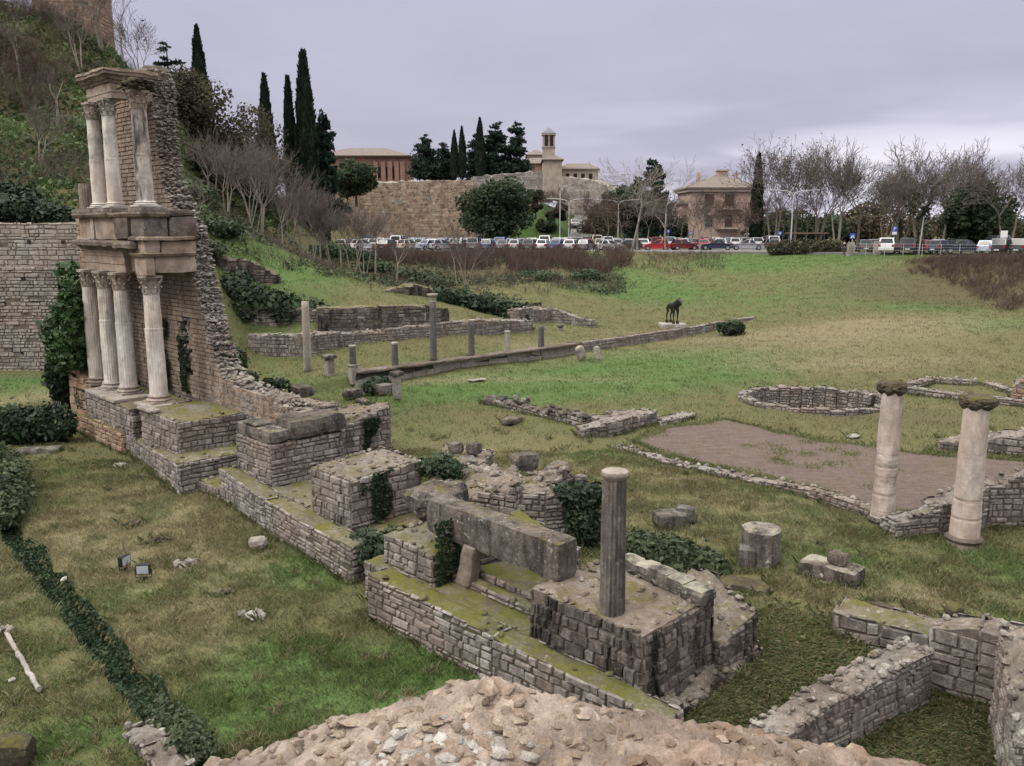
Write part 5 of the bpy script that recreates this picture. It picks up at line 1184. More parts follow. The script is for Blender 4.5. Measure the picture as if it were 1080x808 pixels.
far_hedge('ivy crest hanging over the top of the left city wall', [(-14, 222, 50), (6, 218, 50), (22, 222, 50), (38, 224, 50), (54, 228, 50), (66, 232, 50), (10, 206, 51.5), (-6, 208, 51.5), (28, 212, 51)], 6500, .16, r=(.95, .7, .75), base=.28)
# ================================================================== THE STEEP HILLSIDE
def hill_pts(n, x0, x1, y0, y1, f):
    X, Y = NR.uniform(x0, x1, n), NR.uniform(y0, y1, n); ok = f(X, Y); X, Y = X[ok], Y[ok]; return np.column_stack([X, Y, gz_np(X, Y)])
def on_hill(X, Y): return (X < np.interp(Y, [50, 56, 62, 75, 90, 120], [-19, -20, -22, -24, -25, -26])) & (X > -.68 * Y - 3) & (Y > 50.3)
C = hill_pts(170000, -75, -18, 50, 125, on_hill)
f = np.array([noise.noise(Vector((c[0] * .22, c[1] * .16, 3))) + .5 * noise.noise(Vector((c[0] * .7, c[1] * .6, 8))) for c in C]); C = C[f > -.5]
C[:, 2] += NR.random(len(C)) ** 1.6 * .55
lm = leaves_mesh('ground_ivy', C, .17, clump_tint(C, .4, .42, .95), up=.5)
o = part('ground_ivy', lm, 'hill_ivy'); tag(o, 'ivy and bramble covering the steep hillside', 'ground cover', kind='stuff')
C = hill_pts(16000, -70, -18, 52, 122, on_hill); f = np.array([noise.noise(Vector((c[0] * .13 + 5, c[1] * .13, 0))) for c in C]); C = C[(f > .05) | ((C[:, 2] > 20) & (C[:, 0] < -38))][:6000]
o = part('hill_brush', twig_mesh('hill_brush', C, 1.5, .55, .012, 6), 'twig'); tag(o, 'leafless brown brush covering patches of the hillside', 'brush', kind='stuff')
C = hill_pts(5000, -75, -36, 62, 82, lambda X, Y: (X < -.46 * Y - 2) & (X > -.68 * Y - 2)); C = C[C[:, 2] > 17]; C = C[np.array([noise.noise(Vector((q[0] * .2, q[1] * .2, 5))) for q in C]) > -.12][:620]
o = part('red_brush', twig_mesh('red_brush', C, 2.8, .6, .012, 12), 'red_twig'); tag(o, 'reddish leafless thicket at the upper left of the hill', 'brush', kind='stuff')
hill_trees = [(60, 130, 66, 5.5, 'pale slender bare tree standing alone amid ivy on the left hillside'), (40, 170, 60, 5, 'thin bare sapling on the lower left hillside'), (110, 70, 82, 8, 'spreading bare tree on the hill crest left of the tall facade'), (130, 62, 84, 9, 'tall bare tree on the hill crest above the facade cornice'), (150, 70, 86, 8, 'bare tree with a few leaves behind the facade cornice'), (85, 62, 78, 7, 'dense bare tree near the hilltop tower'), (20, 75, 72, 6, 'grey bare tree in the upper left thicket'),
              (222, 200, 78, 7, 'bare tree on the slope just right of the torn wall'), (238, 222, 70, 6, 'low bare bush tree right of the upper wall'), (206, 232, 57, 4.5, 'small fan shaped bare tree against the torn edge of the facade'), (262, 225, 82, 9, 'bare multi stemmed tree below the three cypresses, left'), (276, 262, 74, 9.5, 'tall pale bare tree in front of the left cypress'), (290, 245, 84, 8, 'bare tree below the tallest cypress'), (306, 268, 80, 8.5, 'thin bare tree on the green bank below the cypresses'), (322, 268, 86, 8, 'bare tree on the green bank, right of the thin one'), (338, 274, 84, 7.5, 'bare tree at the foot of the hillside beside the parked cars'), (352, 280, 80, 7, 'cluster of slim bare stems at the end of the bank'), (372, 282, 78, 6.5, 'bare tree standing before the left parked cars'), (396, 286, 86, 7, 'very thin bare sapling before the parked cars'), (248, 180, 95, 7, 'bare tree on the crest right of the lone cypress')]
for i, (px, py, Y, h, lab) in enumerate(hill_trees):
    x, z = D(px, py, Y); z = gz(x, Y)
    bare_tree(lab, (x, Y, z), h, 'bare trees on the hillside', spread=.34, trunk_h=.34, r0=.11, levels=4, kids=2, seed=i + 3, multi=3 if i % 3 else 1, mat='grey_bark', rmin=.014, up=.9, gnarl=.13, tmat='twigbark', leaves=60 if i == 4 else 0)
for i, (px, py, Y, h, r, lab) in enumerate([(205, 130, 92, 7.5, 5.0, 'round grey green tree on the crest beneath the lone cypress'), (240, 150, 96, 8.5, 5.5, 'taller rounded grey green tree at the right end of the crest'), (262, 185, 94, 7, 4.5, 'grey brown shrubby tree below the crest, right'), (186, 115, 92, 6, 4, 'scrubby tree hugging the back of the torn wall'), (222, 175, 84, 5, 4.2, 'dark scrub on the slope behind the torn wall')]):
    x, z = D(px, py, Y); broad_tree(lab, (x, Y, gz(x, Y) - .5), h, r, 'grey green trees on the crest', 5200, 'shrub', .2, 'scrub_tree', 20, .55, .4)
for i, (px, py, Y, s, lab) in enumerate([(228, 240, 62, 1.2, 'dark bush at the top of the slope right of the facade'), (212, 262, 57, 1.0, 'dark ivy bush against the torn wall edge'), (345, 160 + 105, 92, 1.6, 'low green bush at the end of the bank'), (195, 200, 66, 1.5, 'dark ivy mound behind the torn wall'), (376, 268, 98, 1.5, 'green bramble before the parked cars'), (430, 290, 84, 1.3, 'round bramble bush on the upper terrace'), (620, 288, 92, 1.3, 'bramble clump at the left end of the far bank'), (575, 292, 90, 1.2, 'bramble clump between two others on the far bank'), (560, 286, 92, 1.0, 'small bramble on the bank below the parked cars'), (455, 296, 80, 1.4, 'wide dark bramble above the ragged terrace wall'), (395, 285, 88, 1.3, 'bramble beside the slim bare sapling')]):
    x, z = D(px, py, Y); z = gz(x, Y)
    bush('bush', lab, 'bush', [(x, Y, z + s * .35, s, s, s * .6), (x + s * .8, Y + .3, z + s * .25, s * .8, s * .8, s * .45), (x - s * .8, Y, z + s * .25, s * .7, s * .7, s * .45)], 1300, .15, 'ivy_dull' if i % 2 else 'ivy', 'brambles and bushes on the slopes')
# hilltop tower
x, z = D(76, 20, 92); zt = gz(x, 92)
ruin('hilltop_tower', 'corner of a stone tower on top of the hill at the upper left', 'tower', [dict(qd=[(x - 2.9, 90), (x + 2.6, 90.5), (x + 2.4, 96), (x - 3, 96)], z0=zt - 4, top=46, sw=.9, sh=.4, rough=.05, rocks=0, res=1.2, sides=(0, 1))], 'brown', 'city')
# ================================================================== TREES ON THE SKYLINE
def cyp(px, pyt, Y, wpx, label, base=None, grp='cypresses on the skyline', n=4200):
    x, zt = D(px, pyt, Y); zb = gz(x, Y) if base is None else base
    cypress(label, (x, Y, zb), zt - zb, wpx * Y / F / 2, grp, n, px)
cyp(207, 28, 100, 17, 'lone slim cypress on the hill crest'); cyp(278, 80, 105, 16, 'leftmost of the three close cypresses, straight and narrow'); cyp(303, 83, 108, 13, 'slimmest cypress, in the middle of the three close ones'); cyp(319, 57, 107, 22, 'tallest and broadest of the three close cypresses', n=6000)
def con(px, pyt, Y, wpx, label, zb, **k):
    x, zt = D(px, pyt, Y); h = zt - zb; conifer(label, (x, Y, zb), h, wpx * Y / F / 2, 'dark conifers on the skyline', **k)
x, z = D(340, 112, 110); con(340, 112, 110, 40, 'open dark conifer right of the tallest cypress', gz(x, 110), power=.75, tiers=20, n=6000, droop=.3)
x, z = D(175, 45, 96); con(175, 43, 96, 44, 'tiered cedar behind the top of the torn wall', gz(x, 96), tiers=6, droop=.05, flat=.08, power=.6, n=3200)
ZW = 17.0
for px, pt, w, lab in ((448, 141, 36, 'leftmost broad conifer above the old city wall'), (468, 150, 32, 'low broad conifer beside the twin cypresses'), (523, 127, 34, 'tall conifer near the middle of the wall top grove'), (545, 126, 32, 'tall conifer at the right end of the wall top grove'), (503, 140, 34, 'conifer close behind the slim wall top cypress')):
    con(px, pt, 165, w, lab, ZW, n=6000, tiers=14, power=.6, base=.08)
cyp(479, 138, 160, 8, 'left one of twin cypresses in the wall top grove', ZW); cyp(487, 134, 160, 9, 'right one of twin cypresses in the wall top grove', ZW); cyp(506, 125, 160, 11, 'slim cypress rising from the wall top grove', ZW)
x, z = D(523, 246, 140); broad_tree('large round evergreen oak before the old city wall', (x, 140, 5.8), 11.3, 5.4, None, 12000, 'oak', .3, 'evergreen_oak', 40, .5, .46)
x, z = D(375, 190, 150); broad_tree('green rounded tree below the brick building', (x, 150, 12.5), 8, 4.5, None, 4500, 'oak', .3, nb=14)
for px, Y, zb, h, r, lab in ((590, 150, 9, 4.5, 2.2, 'dark bush beside the climbing road'), (565, 150, 10.5, 6, 2.0, 'dark evergreen at the corner of the old wall'), (575, 148, 7.5, 3.5, 2.0, 'small round evergreen beside the great oak')):
    x, z = D(px, 238, Y); broad_tree(lab, (x, Y, zb), h, r, None, 2600, 'oak', .24, 'evergreen_bush', 10, .5, .4, cat='bush')
con(690, 168, 135, 44, 'dark broad conifer left of the pink house', 6, tiers=14, power=.55, n=6500, base=.15)
con(672, 185, 138, 30, 'lower dark conifer beside the broad one', 6, tiers=13, power=.55, n=4500, base=.2)
x, z = D(655, 240, 138); broad_tree('dark umbrella shaped pine left of the broad conifer', (x, 138, 6), 8.6, 3.8, None, 4200, 'oak', .28, 'umbrella_pine', 14, .8, .16)
cyp(801, 163, 130, 12, 'cypress rising at the right side of the pink house', 5.6)
x, z = D(1030, 245, 112); broad_tree('big dark magnolia behind the right parked cars', (x, 112, 5.8), 9.2, 5.2, None, 8000, 'oak', .3, 'magnolia_tree', 24, .52, .44)
for i, (px, Y, h, leaves, lv, lab, sp, r0) in enumerate([(816, 128, 15.5, 650, 5, 'leaning plane tree with withered leaves beside the cypress', .5, .22), (838, 130, 13.5, 420, 5, 'plane tree keeping withered leaves above the street lamp', .5, .2), (862, 128, 14.5, 260, 5, 'thick bare tree with leaf remains left of the tallest', .45, .22), (884, 120, 14.5, 0, 5, 'tallest bare tree of the right row, fan shaped crown', .38, .2), (905, 126, 12, 120, 5, 'bare tree behind the crossing sign', .5, .18), (934, 118, 11.5, 0, 5, 'fine branched bare tree right of the tallest', .5, .18), (972, 101, 12.5, 0, 5, 'ivy trunked bare tree spreading over the right parked cars', .62, .26), (994, 112, 13, 0, 5, 'upright bare tree behind the ivy trunked one', .45, .2), (1010, 118, 12, 0, 5, 'bare tree left of the dark magnolia', .5, .18), (1062, 106, 12, 0, 5, 'bare tree at the right edge beyond the magnolia', .5, .2), (1085, 110, 12, 0, 5, 'bare tree on the frame edge beyond the magnolia', .5, .2), (950, 122, 11.5, 0, 5, 'slender bare tree between two larger ones on the right', .45, .16)]):
    x, z = D(px, 250, Y); bare_tree(lab, (x, Y, 5.5), h * 1.1, 'bare trees along the far car park', spread=sp * .85, trunk_h=.2, r0=r0 * 1.25, levels=5, kids=2, multi=(3, 1, 4)[i % 3], seed=40 + i, mat='bark', tmat='twigbark', rmin=.022, up=.9, leaves=leaves, leafsize=.16, ivy=420 if 'ivy' in lab else 0, gnarl=.11)
for i, (px, Y, h, lab) in enumerate([(666, 116, 13, 'pale birch like bare tree before the red car, left stem'), (672, 117, 11, 'second pale bare tree beside the first before the red car'), (739, 116, 8, 'gnarled bare tree standing in front of the pink house'), (702, 117, 8, 'thin bare tree behind the bright red car')]):
    x, z = D(px, 262, Y); bare_tree(lab, (x, Y, gz(x, Y)), h, 'bare trees at the car park kerb', spread=.4, trunk_h=.3, r0=.15, levels=5, kids=2, seed=70 + i, mat='grey_bark', tmat='grey_bark' if i < 2 else 'twigbark', rmin=.018, up=.5)
for i, (px, Y, h, lab) in enumerate([(628, 132, 9, 'purplish bare tree right of the climbing road'), (640, 128, 9.5, 'second purplish bare tree by the climbing road'), (655, 130, 9, 'purplish bare tree below the umbrella pine'), (684, 128, 9, 'purplish bare tree below the broad conifer'), (700, 130, 8.5, 'purplish bare tree left of the pink house wall'), (716, 130, 9, 'purplish bare tree touching the pink house'), (790, 128, 8, 'bare tree before the right end of the pink house'), (806, 130, 9, 'dense bare tree under the cypress'), (826, 132, 8.5, 'bare tree behind the right street lamp'), (850, 134, 9, 'bare tree behind the big hedge'), (600, 146, 8, 'bare tree below the church on the wall slope'), (585, 150, 8, 'bare tree in the corner of the old walls')]):
    x, z = D(px, 252, Y); bare_tree(lab, (x, Y, gz(x, Y) if Y < 140 else 8), h, 'purplish bare trees behind the parked cars', spread=.5, trunk_h=.18, r0=.13, levels=5, kids=2, seed=90 + i, mat='bark', tmat='red_twig', rmin=.02, up=.3)
for i, (px, Y, h, r, mt, lab) in enumerate([(640, 152, 7.5, 5, 'shrub', 'brownish thicket behind the purplish trees'), (715, 146, 5, 4, 'oak', 'dark hedge behind the cars left of the pink house'), (835, 146, 7, 6, 'oak', 'dark tree mass behind the right street lamp'), (868, 142, 5.5, 5, 'oak', 'low dark tree mass behind the big hedge'), (812, 142, 6, 4.5, 'oak', 'dark tree mass right of the pink house'), (920, 150, 8, 6, 'dead_leaf', 'rusty leaved tree far behind the parking sign'), (895, 150, 6.5, 5, 'shrub', 'brownish tree far behind the crossing sign'), (985, 150, 7, 6, 'shrub', 'grey thicket far behind the ivy trunked tree'), (1050, 150, 6.5, 6, 'oak', 'green trees far behind the magnolia'), (1095, 140, 5.5, 5, 'shrub', 'thicket at the right edge behind the cars')]):
    x, z = D(px, 240, Y); broad_tree(lab, (x, Y, 5.4), h, r, 'distant tree masses', 3600, mt, .3, 'distant_tree', 16, .5, .42)
cyp(948, 222, 140, 11, 'small dark cypress far behind the parking sign', 5.6)
# big hedge at the kerb, brushwood on the banks
hb = []
for k in range(9): px = 818 + k * 9; x, z = D(px, 257, 106); hb.append((x, 106 + .3 * math.sin(k), 6.3 - (.7 if k > 7 else 0), 1.0, .9, 1.0))
bush('kerb_hedge', 'grey brown clipped hedge at the kerb before the dark trees', 'hedge', hb, 5200, .14, 'shrub', base=.5)
def bank(n, px0, px1, Y0, Y1, h, label, mat='red_twig', name='brushwood', thr=-.25, forks=4):
    Pp = []
    for _ in range(n * 2):
        Y = rng.uniform(Y0, Y1); x = (rng.uniform(px0, px1) - CX) / F * Y * 1.0
        u_, v_ = abs(2 * ((x / Y * F + CX) - px0) / (px1 - px0) - 1), abs(2 * (Y - Y0) / (Y1 - Y0) - 1)
        if noise.noise(Vector((x * .25, Y * .2, 1))) * .9 + .45 * noise.noise(Vector((x * .7, Y * .5, 4))) - 1.1 * max(0, u_ - .65) - 1.0 * max(0, v_ - .6) > thr: Pp.append((x, Y))
    Pp = Pp[:n]; zs = gz_np([p[0] for p in Pp], [p[1] for p in Pp]); C = [(p[0], p[1], z) for p, z in zip(Pp, zs)]
    o = part(name, twig_mesh(name, C, h, .3, .015, forks), mat); return tag(o, label, 'brush', kind='stuff')
bank(5200, 375, 665, 94, 115, 1.6, 'reddish leafless brushwood on the bank before the left cars')
bank(1900, 420, 670, 78, 106, .7, 'dry brown stems on the slope below the brushwood', 'twig', 'dry_stems', -.1)
q_ = NR.uniform((0, 66), (1, 90), (26000, 2)); Yb = q_[:, 1]; Xb = ((935 + 190 * q_[:, 0]) - CX) / F * Yb; Zb = gz_np(Xb, Yb)
nb_ = np.array([noise.noise(Vector((x * .2, y * .25, 2))) + .5 * noise.noise(Vector((x * .7, y * .7, 2))) for x, y in zip(Xb, Yb)])
pb_ = 935 + 190 * q_[:, 0]; ok = (Zb > 4.3 - .017 * (pb_ - 960) + 1.3 * nb_) & (Zb < 5.6 + .3 * nb_) & (pb_ > 962 + 60 * nb_) & (NR.random(len(Xb)) < np.clip(.55 + .9 * nb_, .08, 1))
o = part('brushwood', twig_mesh('brushwood', np.column_stack([Xb, Yb, Zb])[ok][:4300], .75, .55, .012, 5), 'red_twig'); tag(o, 'reddish brown brushwood covering the steep right bank', 'brush', kind='stuff')
bank(700, 655, 770, 94, 112, .55, 'brown bramble stems on the middle bank', name='bramble_stems')

q_ = NR.uniform((215, 57), (660, 112), (42000, 2)); Yb = q_[:, 1]; Xb = (q_[:, 0] - CX) / F * Yb; ok = Yb > np.interp(q_[:, 0], [215, 330, 470, 560, 660], [58, 59, 66, 76, 84]); Xb, Yb = Xb[ok], Yb[ok]
nb_ = np.array([noise.noise(Vector((x * .16, y * .13, 6))) + .6 * noise.noise(Vector((x * .6, y * .5, 2))) for x, y in zip(Xb, Yb)]); ok = nb_ > .05; Cb = np.column_stack([Xb, Yb, gz_np(Xb, Yb)])[ok]; Cb[:, 2] += NR.random(len(Cb)) ** 1.5 * .5
o = part('bramble_cover', leaves_mesh('bramble_cover', Cb, .15, clump_tint(Cb, .5, .45, .9), up=.5), 'ivy_dull'); tag(o, 'low bramble and ivy patches over the terraced slope below the cars', 'ground cover', kind='stuff')
bank(1300, 225, 480, 58, 96, .8, 'dry stalks on the terraced slope right of the facade', 'twig', 'dry_stalks', .0)
for i, (px, py, Y, h, lab) in enumerate([(360, 290, 76, 6.5, 'pale sapling above the tall dark back wall, leftmost'), (384, 288, 78, 7, 'pale sapling above the middle of the dark back wall'), (418, 292, 74, 5.5, 'slim pale sapling near the ragged terrace wall'), (492, 300, 82, 6, 'forked pale sapling on the dry slope below the brushwood'), (482, 300, 84, 6.5, 'thin pale sapling left of the forked one on the dry slope'), (330, 285, 78, 8, 'tall pale stem on the bank left of the saplings'), (300, 285, 76, 8, 'tall pale stem near the foot of the green slope'), (270, 258, 76, 9, 'tall pale stem in front of the brown scrub right of the facade'), (318, 262, 86, 9, 'tall pale stem below the open dark conifer')]):
    x, z = D(px, py, Y); bare_tree(lab, (x, Y, gz(x, Y)), h, 'pale saplings on the slope', spread=.28, trunk_h=.42, r0=.085, levels=4, kids=2, seed=130 + i, multi=(1, 3)[i % 2], mat='grey_bark', tmat='twigbark', rmin=.012, up=1.0, gnarl=.1)
for i, (px, Y, h, lab) in enumerate([(752, 124, 8.5, 'bare tree screening the lower left windows of the pink house'), (776, 126, 9, 'bare tree screening the balconies of the pink house'), (730, 130, 9, 'bare tree at the left corner of the pink house')]):
    x, z = D(px, 252, Y); bare_tree(lab, (x, Y, 5.5), h, 'purplish bare trees behind the parked cars', spread=.5, trunk_h=.22, r0=.13, levels=5, kids=2, seed=160 + i, mat='bark', tmat='red_twig', rmin=.02, up=.5)
# ================================================================== FAR WALLS AND BUILDINGS
M['roof'] = plain_mat('old_roof_tiles', (.17, .145, .13), .9, .1, 0, .3, 2.5, False)
M['red_plaster'] = plain_mat('brick_red_wall', (.24, .145, .115), .9, .1, 0, .22, .8, False)
M['buff'] = plain_mat('buff_stone_wall', (.33, .28, .235), .9, .1, 0, .25, .9, False)
M['pink'] = plain_mat('pink_plaster', (.40, .295, .25), .9, .1, 0, .14, .6, False)
M['cornice'] = plain_mat('pale_cornice', (.4, .34, .29), .9, .1)
M['shutter'] = plain_mat('brown_shutter', (.075, .045, .038), .7, .2)
M['pane'] = plain_mat('window_pane', (.05, .055, .065), .15, .6)
M['slate'] = plain_mat('slate_spire', (.16, .17, .2), .8, .2)
def far_wall(label, pts, tops, z0, mat, w=2.5, name='old_city_wall', holes=0, rag=.5):
    t = ruin(name, label, 'wall', poly_wall(pts, w, z0, tops, sw=1.0, sh=.5, proud=.035, rag=rag, rocks=0, res=.9, rough=.12, sides=(0, 1, 3)), mat, 'far_grey')
    if not holes: return
    h = MB()
    for i in range(len(pts) - 1):
        a, b = Vector(pts[i]), Vector(pts[i + 1]); d = b - a; nn = Vector((-d.y, d.x)).normalized()
        for _ in range(holes // (len(pts) - 1)):
            q = rng.uniform(.05, .97); zz = z0 + (min(tops) - z0) * rng.uniform(.35, .95); p = a + d * q - nn * .04; h.rock((p.x, p.y, zz), (rng.uniform(.12, .26), .1, rng.uniform(.1, .2)), .1)
    part('putlog_holes', h, 'opening', t)
def XY(px, Y): return ((px - CX) / F * (Y * CP + 8 * 0), Y)
def X_(px, Y): return D(px, 238, Y)[0]
def Z_(py, Y): return D(540, py, Y)[1]
far_wall('long tan old city wall behind the left parked cars', [(X_(340, 158), 158), (X_(430, 158), 158), (X_(500, 158), 158)], [Z_(193, 158), Z_(191, 158), Z_(190, 158)], 5.0, 'far_wall', holes=34)
far_wall('grey stretch of old city wall right of the great oak', [(X_(498, 159), 159), (X_(530, 160), 160), (X_(567, 160), 160), (X_(572, 168), 168)], [Z_(187, 159), Z_(183, 159), Z_(181, 160), Z_(183, 168)], 5.0, 'far_grey', holes=5)
far_wall('grey wall stepping down below the church toward the road', [(X_(592, 176), 176), (X_(625, 172), 172), (X_(640, 168), 168), (X_(660, 160), 160)], [Z_(186, 176), Z_(190, 172), Z_(196, 168), Z_(212, 160)], 5.0, 'far_grey')
def house_box(m, x0, x1, y0, y1, z0, z1): m.box(((x0 + x1) / 2, (y0 + y1) / 2, (z0 + z1) / 2), ((x1 - x0) / 2, (y1 - y0) / 2, (z1 - z0) / 2))
def hip_roof(m, x0, x1, y0, y1, z, h, ov=.5, ridge=.5):
    x0 -= ov; x1 += ov; y0 -= ov; y1 += ov; yc = (y0 + y1) / 2; k = (y1 - y0) / 2 * ridge * 2
    k = min(k, (x1 - x0) / 2 - .05)
    vs = [(x0, y0, z), (x1, y0, z), (x1, y1, z), (x0, y1, z), (x0 + k, yc, z + h), (x1 - k, yc, z + h), (x0, y0, z - .2), (x1, y0, z - .2), (x1, y1, z - .2), (x0, y1, z - .2)]
    m.add(vs, [(0, 1, 5, 4), (1, 2, 5), (2, 3, 4, 5), (3, 0, 4), (6, 7, 1, 0), (7, 8, 2, 1), (8, 9, 3, 2), (9, 6, 0, 3), (9, 8, 7, 6)], .5)
def window(t, x, y, z, w, h, mat='pane', fr='cornice', shut=False, name='window'):
    m = MB(); m.box((x, y - .04, z), (w / 2 + .12, .05, h / 2 + .12)); f = part(name, m, fr, t)
    m = MB(); m.box((x, y - .1, z), (w / 2, .012, h / 2)); part('shutters' if shut else 'pane', m, 'shutter' if shut else mat, f)
# brick building upper left
Y = 178; x0, x1 = X_(338, Y), X_(431, Y); zt = Z_(164, Y); t = thing('brick_building', 'long brick building with tiled roof above the tan city wall', 'building', ((x0 + x1) / 2, Y, 10))
m = MB(); house_box(m, x0, x1, Y, Y + 12, 10, zt); part('wall', m, 'red_plaster', t); m = MB(); hip_roof(m, x0, x1, Y, Y + 12, zt, 2.0, .8, .45); part('roof', m, 'roof', t)
for px in (398, 406, 413, 420, 426): m = MB(); m.box((X_(px, Y), Y - .2, (10 + zt - 1.2) / 2), (.45, .25, (zt - 1.2 - 10) / 2)); part('buttress', m, 'red_plaster', t)
for px in (402, 409.5, 416.5): window(t, X_(px, Y), Y, Z_(182, Y), .7, 2.2, 'opening', 'red_plaster')
# church with bell tower
Y = 190; zb = Z_(196, Y); x0, x1 = X_(572, Y), X_(584.5, Y); zt = Z_(141, Y); t = thing('church', 'church with square bell tower and tiled roofs above the climbing road', 'church', ((x0 + x1) / 2, Y, zb))
m = MB(); house_box(m, x0, x1, Y, Y + (x1 - x0), zb, zt); m.box(((x0 + x1) / 2, Y + (x1 - x0) / 2, zt - .1), ((x1 - x0) / 2 + .2, (x1 - x0) / 2 + .2, .18)); m.box(((x0 + x1) / 2, Y + (x1 - x0) / 2, Z_(155, Y)), ((x1 - x0) / 2 + .15, (x1 - x0) / 2 + .15, .12)); tw = part('bell_tower', m, 'buff', t)
m = MB(); a = (x1 - x0) / 2 + .25; cx_, cy_ = (x0 + x1) / 2, Y + (x1 - x0) / 2; m.add([(cx_ - a, cy_ - a, zt + .1), (cx_ + a, cy_ - a, zt + .1), (cx_ + a, cy_ + a, zt + .1), (cx_ - a, cy_ + a, zt + .1), (cx_, cy_, Z_(133.5, Y))], [(0, 1, 4), (1, 2, 4), (2, 3, 4), (3, 0, 4), (3, 2, 1, 0)]); part('spire', m, 'slate', tw)
m = MB(); m.box((X_(575.6, Y), Y - .02, Z_(147.5, Y)), (.34, .1, 1.25)); part('bell_opening', m, 'opening', tw); m = MB(); m.box((X_(581, Y), Y - .02, Z_(147.5, Y)), (.34, .1, 1.25)); part('bell_opening', m, 'opening', tw)
for (pa, pb, ya, yb, dy, mat) in ((552, 582, 172, 196, 14, 'red_plaster'), (556, 574, 163, 180, 22, 'buff'), (573, 592, 168, 196, -3, 'buff'), (590, 630, 178, 196, 4, 'buff')):
    Yy = Y + dy; m = MB(); house_box(m, X_(pa, Yy), X_(pb, Yy), Yy, Yy + 10, zb - 3, Z_(ya, Yy)); w_ = part('wall', m, mat, t); m = MB(); hip_roof(m, X_(pa, Yy), X_(pb, Yy), Yy, Yy + 10, Z_(ya, Yy), 1.5, .4, .2); part('roof', m, 'roof', t)
for px in (598, 606, 614, 622): window(t, X_(px, 194), 194, Z_(186, 194), .8, 1.2, 'opening', 'buff')
# pink house
Y = 142; x0, x1 = X_(727, Y), X_(800, Y); zt = Z_(201, Y); t = thing('pink_house', 'pink plastered house with balconies and low hipped roof behind the cars', 'house', ((x0 + x1) / 2, Y, 5.3))
m = MB(); house_box(m, x0, x1, Y, Y + 11, 5, zt); part('wall', m, 'pink', t); m = MB(); hip_roof(m, x0, x1, Y, Y + 11, zt + .5, 2.4, .7, .5); rf = part('roof', m, 'roof', t)
m = MB(); m.box(((x0 + x1) / 2, Y + 5.5, zt + .15), ((x1 - x0) / 2 + .45, 5.95, .32)); part('cornice', m, 'cornice', t)
m = MB(); house_box(m, X_(762, Y), X_(773, Y), Y + 4.6, Y + 6.2, zt + 2.2, Z_(180, Y + 5)); part('chimney', m, 'pink', rf); m = MB(); m.box((X_(767.5, Y), Y + 5.4, Z_(179.6, Y + 5)), (1.05, 1.0, .12)); part('chimney_cap', m, 'cornice', rf)
for px in (739, 780): m = MB(); house_box(m, X_(px, Y), X_(px + 3, Y), Y + 4, Y + 5, zt + 1.2, zt + 3.1); part('chimney', m, 'pink', rf)
for px in (747, 768): window(t, X_(px, Y), Y, Z_(211, Y), 1.5, 1.9, 'pane', 'cornice', True)
for px in (747, 768, 789): window(t, X_(px, Y), Y, Z_(233, Y), 1.25, 1.9, 'pane', 'cornice', px == 768)
for py, w_ in ((220.5, 1.9), (241, 2.0)):
    z = Z_(py, Y); bx = X_(768, Y); m = MB(); m.box((bx, Y - .55, z), (w_, .55, .09)); m.box((bx - w_ * .7, Y - .3, z - .3), (.12, .3, .25)); m.box((bx + w_ * .7, Y - .3, z - .3), (.12, .3, .25)); bb = part('balcony', m, 'cornice', t)
    m = MB(); m.tube([(bx - w_, Y - 1.05, z + .95), (bx + w_, Y - 1.05, z + .95)], .035, 4)
    for k in range(15): m.tube([(bx - w_ + 2 * w_ * k / 14, Y - 1.05, z), (bx - w_ + 2 * w_ * k / 14, Y - 1.05, z + .95)], .018, 4)
    part('railing', m, 'black_metal', bb)
m = MB(); house_box(m, X_(718, Y + 2), x0, Y + 2, Y + 9, 5, Z_(214, Y)); part('side_wing', m, 'pink', t); m = MB(); hip_roof(m, X_(718, Y + 2), x0 - .3, Y + 2, Y + 9, Z_(214, Y), .9, .3, .3); part('roof', m, 'roof', t)
# rising road and its verge
M['asphalt'] = plain_mat('asphalt', (.065, .065, .068), .9, .2, 0, .2, 1.2, False); M['road'] = plain_mat('pale_road', (.17, .165, .16), .9, .2, 0, .12, .8, False); M['verge'] = plain_mat('green_verge', (.045, .075, .022), .95, .1, 0, .35, 1.5, False)
def sheet(name, pts, mat): m = MB(); m.add(pts, [tuple(range(len(pts)))]); return setting(name, m.mesh(name), mat)
rc = [(X_(598, 140), 140, 5.75), (X_(632, 140), 140, 5.75), (X_(627, 172), 172, 11.0), (X_(606, 172), 172, 11.0)]
sheet('climbing_road', rc, 'road')
m = MB(); m.add([(X_(535, 150), 150, 5.2), (X_(598, 141), 141, 5.6), (X_(606, 172), 172, 10.9), (X_(570, 165), 165, 13.4), (X_(538, 157), 157, 11)], [(0, 1, 2, 3, 4)]); setting('bank', m.mesh('bank'), 'verge')
m = MB(); m.add([(X_(632, 141), 141, 5.6), (X_(668, 141), 141, 5.6), (X_(660, 172), 172, 12), (X_(627, 172), 172, 10.9)], [(0, 1, 2, 3)]); setting('bank', m.mesh('bank'), 'verge')
XL = X_(352, 118)
cpk = [(-27, 119.5), (0, 118.0), (16, 114.6), (30, 110.), (42, 101.), (75, 95.5), (92, 95.5), (92, 145), (-27, 147)]
zcar = 5.62
m = MB(); zz = lambda x, y: zcar + .28 * min(1, max(0, (x - 15) / 30)); m.add([(x, y, zz(x, y)) for x, y in cpk] + [(x, y, zz(x, y) - 1.2) for x, y in cpk], [tuple(range(9))] + [(i, 9 + i, 9 + (i + 1) % 9, (i + 1) % 9) for i in range(9)]); setting('car_park', m.mesh('car_park'), 'road')
